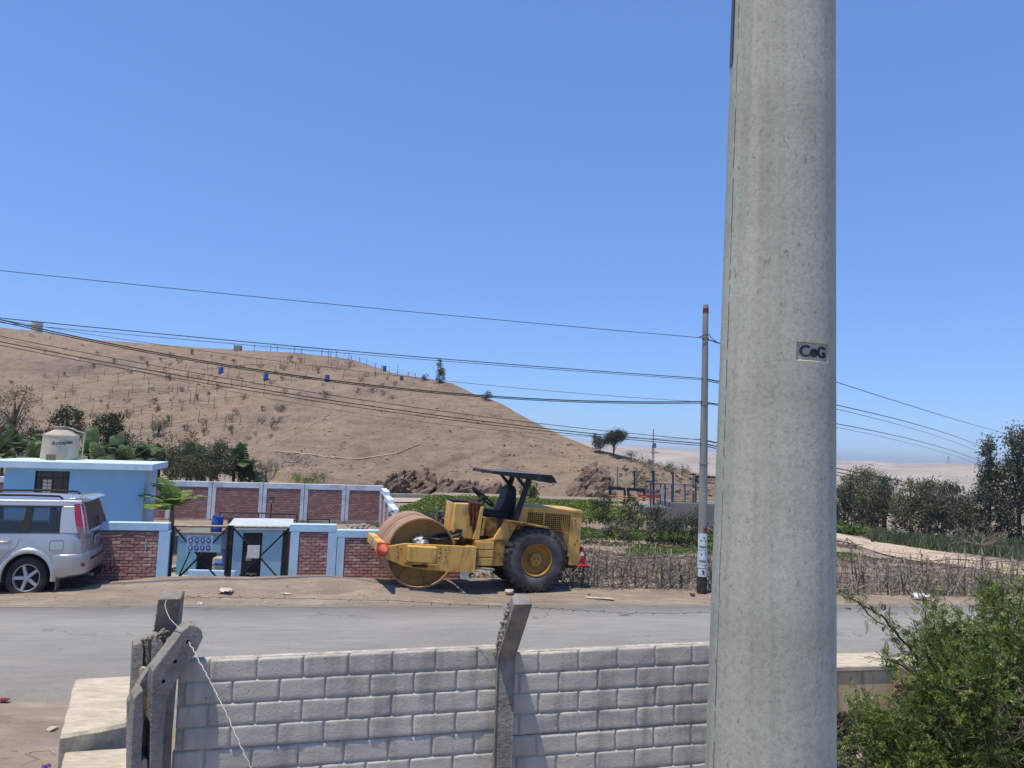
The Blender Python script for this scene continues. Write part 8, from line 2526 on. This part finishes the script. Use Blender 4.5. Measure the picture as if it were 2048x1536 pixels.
for i in range(100):
    for _ in range(20):
        u = rng7.uniform(0, 800); v = rng7.uniform(interp(u, H_u, H_vc) + 12, 880 if u < 560 else 800)
        if all(abs(u - a) + abs(v - b) * 1.5 > 24 for a, b in done): break
    done.append((u, v))
    p = hill_at(u, v)
    r = thing('dry_bush', 'small dry grey bush scattered over the planted hillside', 'bush', p, rng7.uniform(0, 6), 'dry bushes on the hillside')
    me, lme = protos[rng7.randrange(5)]
    s = rng7.uniform(0.45, 1.15)
    inst('twigs', me, r, (0, 0, 0), None, s)
    inst('leaves', lme, r, (0, 0, 0), None, s)

# trees on the hill
b = hill_at(318, 874)
tree('hill_tree', 'small green tree alone on the lower hillside', b, [(0, 1.5, 0.9, 0.6), (-0.5, 1.2, 0.6, 0.4), (0.5, 1.3, 0.5, 0.4)], 'olive', 401, nclump=30, nleaf=28, cr=0.17, lsize=0.16, trunk=0.06, trunks=2)
b = hill_pt(881, 0.985)
tree('hill_conifer', 'slim dark conifer standing on the hill shoulder', b, [(0, 0.6, 0.55, 0.6), (-0.1, 1.6, 0.42, 0.7), (-0.25, 2.6, 0.25, 0.6), (0.25, 1.3, 0.35, 0.4)], 'euca_dark', 402, nclump=70, nleaf=34, cr=0.13, lsize=0.15, trunk=0.06)
b = hill_pt(850, 0.98)
tree('hill_shrub', 'rounded dark shrub left of the slim conifer', b, [(0, 0.4, 0.45, 0.4)], 'dark', 403, cat='shrub', nclump=90, nleaf=26, cr=0.12, lsize=0.13, trunk=0.03)
b = hill_pt(970, 0.97)
tree('hill_shrub', 'low bush on the hill edge right of the slim conifer', b, [(0, 0.45, 0.65, 0.4), (0.4, 0.7, 0.4, 0.3)], 'olive', 404, cat='shrub', nclump=70, nleaf=26, cr=0.14, lsize=0.14, trunk=0.03, trunks=2)
b = hill_at(1228, 912)
tree('umbrella_tree', 'umbrella shaped green tree at the right end of the hill', b, [(0, 2.0, 1.15, 0.5), (0.5, 2.3, 0.7, 0.4), (-0.5, 1.7, 0.7, 0.35)], 'dark', 405, nclump=110, nleaf=34, cr=0.18, lsize=0.17, trunk=0.06, trunks=3)
b = hill_at(1198, 906)
tree('small_dark_tree', 'small dark tree left of the umbrella shaped one', b, [(0, 1.0, 0.75, 0.55), (-0.4, 1.5, 0.45, 0.4)], 'dark', 406, nclump=90, nleaf=30, cr=0.17, lsize=0.16, trunk=0.05, trunks=2)
for i, (u, v, lab) in enumerate(((1262, 924, 'grey green scrub below the umbrella shaped tree'), (1290, 934, 'low scrub left of the antenna mast'), (1330, 942, 'sparse scrub right of the antenna mast'), (1362, 950, 'dry scrub on the spur right of the mast'), (1290, 985, 'pale grey bush behind the sluice gates'), (1410, 968, 'green scrub behind the utility pole'))):
    b = hill_at(u, v)
    tree('spur_scrub', lab, b, [(0, 0.5, 0.9, 0.45), (0.7, 0.4, 0.6, 0.35)] if i != 4 else [(0, 1.0, 1.1, 0.9)], 'grey' if i % 2 else 'olive', 410 + i, 'scrub on the right spur', 'shrub', nclump=34, nleaf=26, cr=0.18, lsize=0.14, trunk=0.03, trunks=2)
# loose stones strewn over the hill
sm = MB()
for i in range(900):
    u = rng7.uniform(0, 1240); v = rng7.uniform(interp(u, H_u, H_vc) + 6, interp(u, H_u, H_vb) - 12)
    p = hill_at(u, v); chunk(sm, p, rng7.uniform(0.05, 0.19), rng7, 0.6)
o = sm.build('hill_stones', pm('hill_stone', srgb(166, 144, 126), srgb(118, 100, 88), scale=0.8, rough=0.95))
tag(o, 'loose stones strewn over the bare hill slope', 'stones', kind='stuff')
# grey dump of debris by the footpath
sm = MB()
for i in range(260):
    u = rng7.gauss(592, 20); v = rng7.gauss(922, 9)
    p = hill_at(u, v); chunk(sm, p, rng7.uniform(0.04, 0.16), rng7, 0.5)
o = sm.build('debris_heap', pm('grey_debris', srgb(128, 122, 116), srgb(92, 86, 82), scale=2, rough=0.95))
tag(o, 'grey spill of broken debris below the footpath', 'debris', kind='stuff')

# ---- small utility pole across the road
def make_far_pole():
    b, t = P(1403.5, 1182, 14.45), P(1411.5, 610, 14.5)
    root = thing('utility_pole', 'slim grey concrete utility pole with posters and black foot across the road', 'pole', b)
    ax = (t - b); H_ = ax.length; axn = ax.normalized()
    rad = lambda k: lerp(0.094, 0.054, k)
    conc = pm('pole_concrete', srgb(148, 148, 142), srgb(126, 126, 122), scale=4, rough=0.85, bump=0.2, bscale=30, dirt=srgb(104, 104, 102), damt=0.5, dscale=3, stretch=(1, 1, 0.3))
    kv = lambda v: (P(1407, v, 14.47).z - b.z) / (t.z - b.z)
    q = lambda k: b + ax * k
    MB().tube([q(-0.05)] + [q(k) for k in np.linspace(0.0, 1, 10)], [0.096] + [rad(k) for k in np.linspace(0, 1, 10)], 24).build('shaft', conc, root, world=True, smooth=40)
    def sleeve(nm, v0, v1, mat, ex=0.003):
        k0, k1 = kv(v0), kv(v1)
        return MB().cyl(q(k0), q(k1), rad(k0) + ex, rad(k1) + ex, n=24).build(nm, mat, root, world=True, smooth=40)
    sleeve('black_foot', 1186, 1152, pm('tar_black', srgb(44, 42, 42), srgb(60, 56, 54), scale=8, rough=0.8))
    sleeve('red_band', 626, 616, pm('band_red', srgb(128, 48, 46), srgb(110, 40, 40), scale=10, rough=0.7))
    for v in (676, 808, 927): sleeve('clamp', v + 2, v - 2, M_grey, 0.008)
    # curved poster sheets on the road side
    def sheet(nm, v0, v1, a0, a1, mat, ex=0.006, par=None):
        k0, k1 = kv(v0), kv(v1)
        rows = []
        for k in (k0, k1):
            c = q(k); r = rad(k) + ex
            rows.append([c + Vector((r * math.cos(a), r * math.sin(a), 0)) for a in np.linspace(a0, a1, 8)])
        return MB().grid(rows).build(nm, mat, par or root, world=True, smooth=180)
    wp = pm('poster_white', srgb(206, 212, 218), srgb(186, 194, 202), scale=9, rough=0.7)
    ink = pm('poster_ink', srgb(40, 40, 44), rough=0.7)
    A0, A1 = -math.pi * 0.97, -math.pi * 0.18
    p1 = sheet('poster', 1099, 1066, A0 + 0.15, A1, wp); p2 = sheet('poster', 1128, 1100, A0, A1 + 0.05, wp); p3 = sheet('poster', 1135, 1129, A0, A1, wp)
    p4 = sheet('number_plate', 1152, 1136.5, A0 + 0.35, A1, wp)
    def curved_text(body, size, v, ac, par, bold=0.0):
        k = kv(v); c = q(k); r = rad(k) + 0.009
        def bend(co):
            a = ac + co.x / r
            return Vector((c.x + r * math.cos(a), c.y + r * math.sin(a), c.z + co.y))
        text_mesh(body, size, Matrix.Identity(4), ink, 'lettering', par, world=True, bend=bend, bold=bold)
    curved_text('2', 0.125, 1144.5, -1.62, p4, 0.005)
    curved_text('YONI', 0.058, 1093, -1.75, p1, 0.002); curved_text('YONI', 0.058, 1121.5, -1.78, p2, 0.002)
    for (v, a, par) in ((1075, -1.5, p1), (1081, -2.1, p1), (1108, -2.0, p2)): curved_text('•', 0.12, v, a, par)
    for (v, a, par) in ((1082, -1.2, p1), (1105, -1.2, p2), (1110, -1.2, p2), (1131.5, -1.2, p3)): curved_text('3', 0.055, v, a, par, 0.001)
    sheet('sticker', 1064, 1054.5, -1.5, -0.75, pm('sticker_red', srgb(136, 56, 74), srgb(116, 44, 60), scale=20, rough=0.6))
    sheet('bare_patch', 1066, 1051, -1.75, -0.4, pm('patch_grey', srgb(120, 116, 114), rough=0.8), 0.004)
    # wire loop at the top clamp
    c = q(kv(676))
    MB().tube([c + Vector((-0.15, -0.04, 0.0)), c + Vector((-0.05, -0.09, 0.05)), c + Vector((0.06, -0.09, 0.06)), c + Vector((0.10, -0.06, 0.0)), c + Vector((0.24, 0.0, -0.07))], 0.008, 5).build('jumper', M_black, root, world=True, smooth=180)
make_far_pole()

# ---- overhead wires, hung between the roadside poles
M_wire = pm('cable_black', srgb(38, 38, 40), srgb(30, 30, 32), rough=0.6)
def wire(label, u0, v0, u1, v1, um, vm, r, Y0=12.1, Y1=14.45, ext0=0.22, ext1=0.0):
    a, b = P(u0, v0, Y0), P(u1, v1, Y1)
    # the sag that passes through the middle pixel
    best, bs = None, 0
    for s in np.linspace(-0.3, 1.2, 301):
        # parabola at the parameter whose column is um
        lo, hi = 0.0, 1.0
        for _ in range(30):
            m = (lo + hi) / 2
            if proj(a.lerp(b, m))[0] < um: lo = m
            else: hi = m
        p = a.lerp(b, lo); p.z -= 4 * s * lo * (1 - lo)
        e = abs(proj(p)[1] - vm)
        if best is None or e < best: best, bs = e, s
    pts = []
    for k in np.linspace(-ext0, 1 + ext1, 44):
        p = a + (b - a) * k; p.z -= 4 * bs * k * (1 - k); pts.append(p)
    o = MB().tube(pts, r, 5).build('overhead_cable', M_wire, smooth=180)
    tag(o, label, 'cable', 'overhead cables')
wire('topmost thin cable across the sky to the small pole clamp', 0, 541, 1409, 676, 640, 606, 0.006)
wire('second cable crossing the ridge line, upper one of the pair', 0, 636, 1408, 757, 640, 697, 0.008)
wire('thin cable just below the second one, lower one of the pair', 70, 652, 1408, 760, 640, 702, 0.005)
wire('fine cable passing in front of the slim hill conifer', 90, 654, 1407, 804, 640, 733, 0.004)
wire('thick dark cable sagging from upper left, upper strand', 0, 639, 1407, 803, 640, 757, 0.011)
wire('thick dark cable sagging from upper left, lower strand', 0, 643, 1407, 806, 640, 760, 0.008)
wire('upper of the three low parallel cables over the hillside', 0, 672, 1405, 880, 700, 796, 0.006)
wire('middle of the three low parallel cables over the hillside', 0, 683, 1405, 887, 700, 806, 0.009)
wire('lowest of the three low parallel cables over the hillside', 0, 690, 1405, 891, 700, 812, 0.007)
wire('very fine cable low across the brown slope', 240, 735, 1405, 878, 800, 838, 0.003, ext0=0.5)
for (v0, u1, v1, um, vm, r, lab) in ((676, 2016, 868, 1760, 792, 0.012, 'upper right cable running from the small pole to the tall eucalyptus'), (757, 1962, 893, 1800, 840, 0.014, 'dark right hand cable ending at the tall conifer'), (760, 1958, 904, 1800, 850, 0.009, 'thin right hand cable under the dark one'), (804, 1960, 922, 1800, 873, 0.012, 'middle right cable above the desert hills'), (806, 1960, 930, 1800, 882, 0.007, 'faint right cable over the far pylon'),
                             (880, 2070, 1008, 1800, 962, 0.014, 'low right cable crossing the tree row, upper'), (887, 2070, 1016, 1800, 970, 0.012, 'low right cable crossing the tree row, middle'), (891, 2070, 1024, 1800, 977, 0.010, 'low right cable crossing the tree row, lower')):
    wire(lab, 1407, v0, u1, v1, um, vm, r, 14.45, 50, 0.0, 0.15)

# ---- far power pylons
for (u, vt, vb, lab) in ((1897, 912, 928, 'tiny power pylon on the desert ridge, the left one'), (1957, 914, 931, 'tiny power pylon on the desert ridge, close to the tall conifer')):
    b = P(u, vb + 2, 885); t = P(u, vt, 885)
    r = thing('power_pylon', lab, 'pylon', b)
    h = t.z - b.z
    mt = pm('pylon_grey', srgb(150, 152, 156), rough=0.6)
    for sx in (-1, 1):
        for sy in (-1, 1): MB().cyl((sx * 1.6, sy * 1.6, -1), (sx * 0.3, sy * 0.3, h), 0.14, n=4).build('leg', mt, r)
    for k in range(3): MB().cyl((-2.6 + 0.5 * k, 0, h * (0.68 + 0.13 * k)), (2.6 - 0.5 * k, 0, h * (0.68 + 0.13 * k)), 0.14, n=4).build('cross_arm', mt, r)
    for k in range(4):
        for s in (-1, 1): MB().cyl((s * lerp(1.6, 0.4, k / 4), 0, h * k / 5), (-s * lerp(1.6, 0.4, (k + 1) / 4), 0, h * (k + 1) / 5), 0.09, n=4).build('brace', mt, r)

# ---- litter and stones on the shoulders
def flat_scrap(name, label, cat, u, v, size, mat, z=0.0, crump=0.3, seed=0):
    p = G(u, v, z); p.z = gz(p.x, p.y)
    rr = random.Random(seed)
    g = []
    for i in range(6):
        g.append([Vector((p.x + (j / 5 - 0.5) * size[0] + rr.uniform(-1, 1) * size[0] * 0.06, p.y + (i / 5 - 0.5) * size[1] + rr.uniform(-1, 1) * size[1] * 0.06, p.z + 0.02 + rr.random() * crump * size[1])) for j in range(6)])
    o = MB().grid(g).build(name, mat, smooth=30)
    so = o.modifiers.new('thick', 'SOLIDIFY'); so.thickness = 0.004
    return tag(o, label, cat)
wp = _mats['white_plastic']
flat_scrap('crumpled_paper', 'crumpled pale paper lying on the shoulder below the gate', 'paper', 452, 1187, (0.22, 0.20), pm('paper_pale', srgb(190, 182, 170), rough=0.8), seed=1)
flat_scrap('dark_scrap', 'black rubber scrap on the dirt in front of the gate', 'scrap', 501, 1163, (0.20, 0.10), M_rubber, crump=0.6, seed=2)
flat_scrap('white_litter', 'white plastic litter at the road edge right of the big pole', 'litter', 1842, 1197, (0.30, 0.22), wp, crump=0.5, seed=3)
flat_scrap('white_litter', 'small white scrap on the asphalt edge below the gate', 'litter', 401, 1208, (0.09, 0.08), wp, crump=0.5, seed=4)
flat_scrap('white_litter', 'thin white strip on the shoulder left of the drum', 'litter', 571, 1189, (0.18, 0.04), wp, seed=5)
flat_scrap('purple_scrap', 'tiny purple wrapper on the dirt at the bottom left', 'litter', 92, 1533, (0.06, 0.04), pm('purple_foil', srgb(96, 60, 150), rough=0.4), crump=0.6, seed=6)
flat_scrap('red_scrap', 'dark red scrap on the road edge at the left frame side', 'litter', 9, 1399, (0.10, 0.05), pm('scrap_red', srgb(110, 34, 34), rough=0.7), crump=0.5, seed=7)
flat_scrap('white_litter', 'pale flattened litter right of the roller tyre', 'litter', 1200, 1196, (0.5, 0.10), pm('paper_pale', srgb(190, 182, 170)), crump=0.1, seed=8)
flat_scrap('pale_slab', 'thin pale board at the foot of the wall left of the drum', 'board', 702, 1149, (0.42, 0.14), pm('paper_pale', srgb(190, 182, 170)), crump=0.05, seed=9)
rr = random.Random(31)
for (u, v, s, lab, c) in ((1386, 1190, 0.07, 'dark clod lying left of the utility pole foot', 'dark'), (1178, 1188, 0.03, 'small dark stone near the pale flattened litter', 'dark'), (105, 1455, 0.05, 'pale twiggy stone beside the whitewashed block', 'pale')):
    p = G(u, v, 0); p.z = gz(p.x, p.y) + s * 0.3
    jm = MB(); chunk(jm, p, s, rr, 0.7)
    tag(jm.build('loose_stone', pm('clod_dark', srgb(72, 60, 52), rough=0.95) if c == 'dark' else pm('pale_stone', srgb(186, 176, 162))), lab, 'stone')
gm = MB()
for i in range(1500):
    if rr.random() < 0.8:
        x = rr.uniform(-9, 12); d = abs(rr.gauss(0, 0.9)) + 0.05; y = ROAD_Y0 + ROAD_SL * x + d
    else:
        x = rr.uniform(-6.5, -2.2); y = rr.uniform(4.6, 7.4); 
        if y > 6.2 + 0.18 * (x + 5): continue
    chunk(gm, (x, y, gz(x, y) + 0.004), rr.uniform(0.006, 0.022) * (1.5 if rr.random() < 0.04 else 1), rr, 0.4)
tag(gm.build('shoulder_gravel', pm('gravel', srgb(184, 172, 156), srgb(140, 128, 114), scale=1.2, rough=0.95)), 'small stones and clods strewn on the dusty shoulders', 'gravel', kind='stuff')
# dry straw at the lower left
sm = MB()
for i in range(60):
    x, y = rr.uniform(-4.6, -3.0), rr.uniform(4.6, 6.4)
    a = rr.uniform(0, 6); d = Vector((math.cos(a), math.sin(a), 0.1)) * rr.uniform(0.04, 0.15)
    p = Vector((x, y, gz(x, y) + 0.012)); sm.tube([p - d, p + Vector((0, 0, 0.015)), p + d], 0.003, 3)
tag(sm.build('dry_straw', pm('straw', srgb(176, 158, 126), srgb(140, 122, 96), rough=0.95)), 'bits of dry straw on the dirt beside the parapet block', 'straw', kind='stuff')
for o in list(bpy.data.objects):
    pass
# apply and remove the boolean cutters so that no hidden helper remains
bpy.context.view_layer.update()
dg = bpy.context.evaluated_depsgraph_get()
for o in CUTTERS:
    for ch in list(o.children): ch.hide_viewport = False
bpy.context.view_layer.update()
dg = bpy.context.evaluated_depsgraph_get()
for o in CUTTERS:
    me = bpy.data.meshes.new_from_object(o.evaluated_get(dg))
    o.modifiers.clear()
    o.data = me
    for ch in list(o.children):
        if ch.name.split('.')[0] in ('hole_cutter', 'arch_cutter'): bpy.data.objects.remove(ch)

# ---- the dry valley air between here and the far hills
def make_haze():
    m = bpy.data.materials.new('valley_air')
    m.use_nodes = True
    N, L = m.node_tree.nodes, m.node_tree.links
    N.clear()
    out = N.new('ShaderNodeOutputMaterial')
    v = N.new('ShaderNodeVolumePrincipled')
    v.inputs['Color'].default_value = (0.80, 0.87, 0.98, 1)
    v.inputs['Density'].default_value = 0.00032
    v.inputs['Anisotropy'].default_value = 0.2
    L.new(v.outputs[0], out.inputs['Volume'])
    o = MB().box(-3100, 3100, -120, 5100, -17, 36).build('haze', m)
    tag(o, 'thin pale haze filling the valley air', 'haze', kind='stuff')
make_haze()
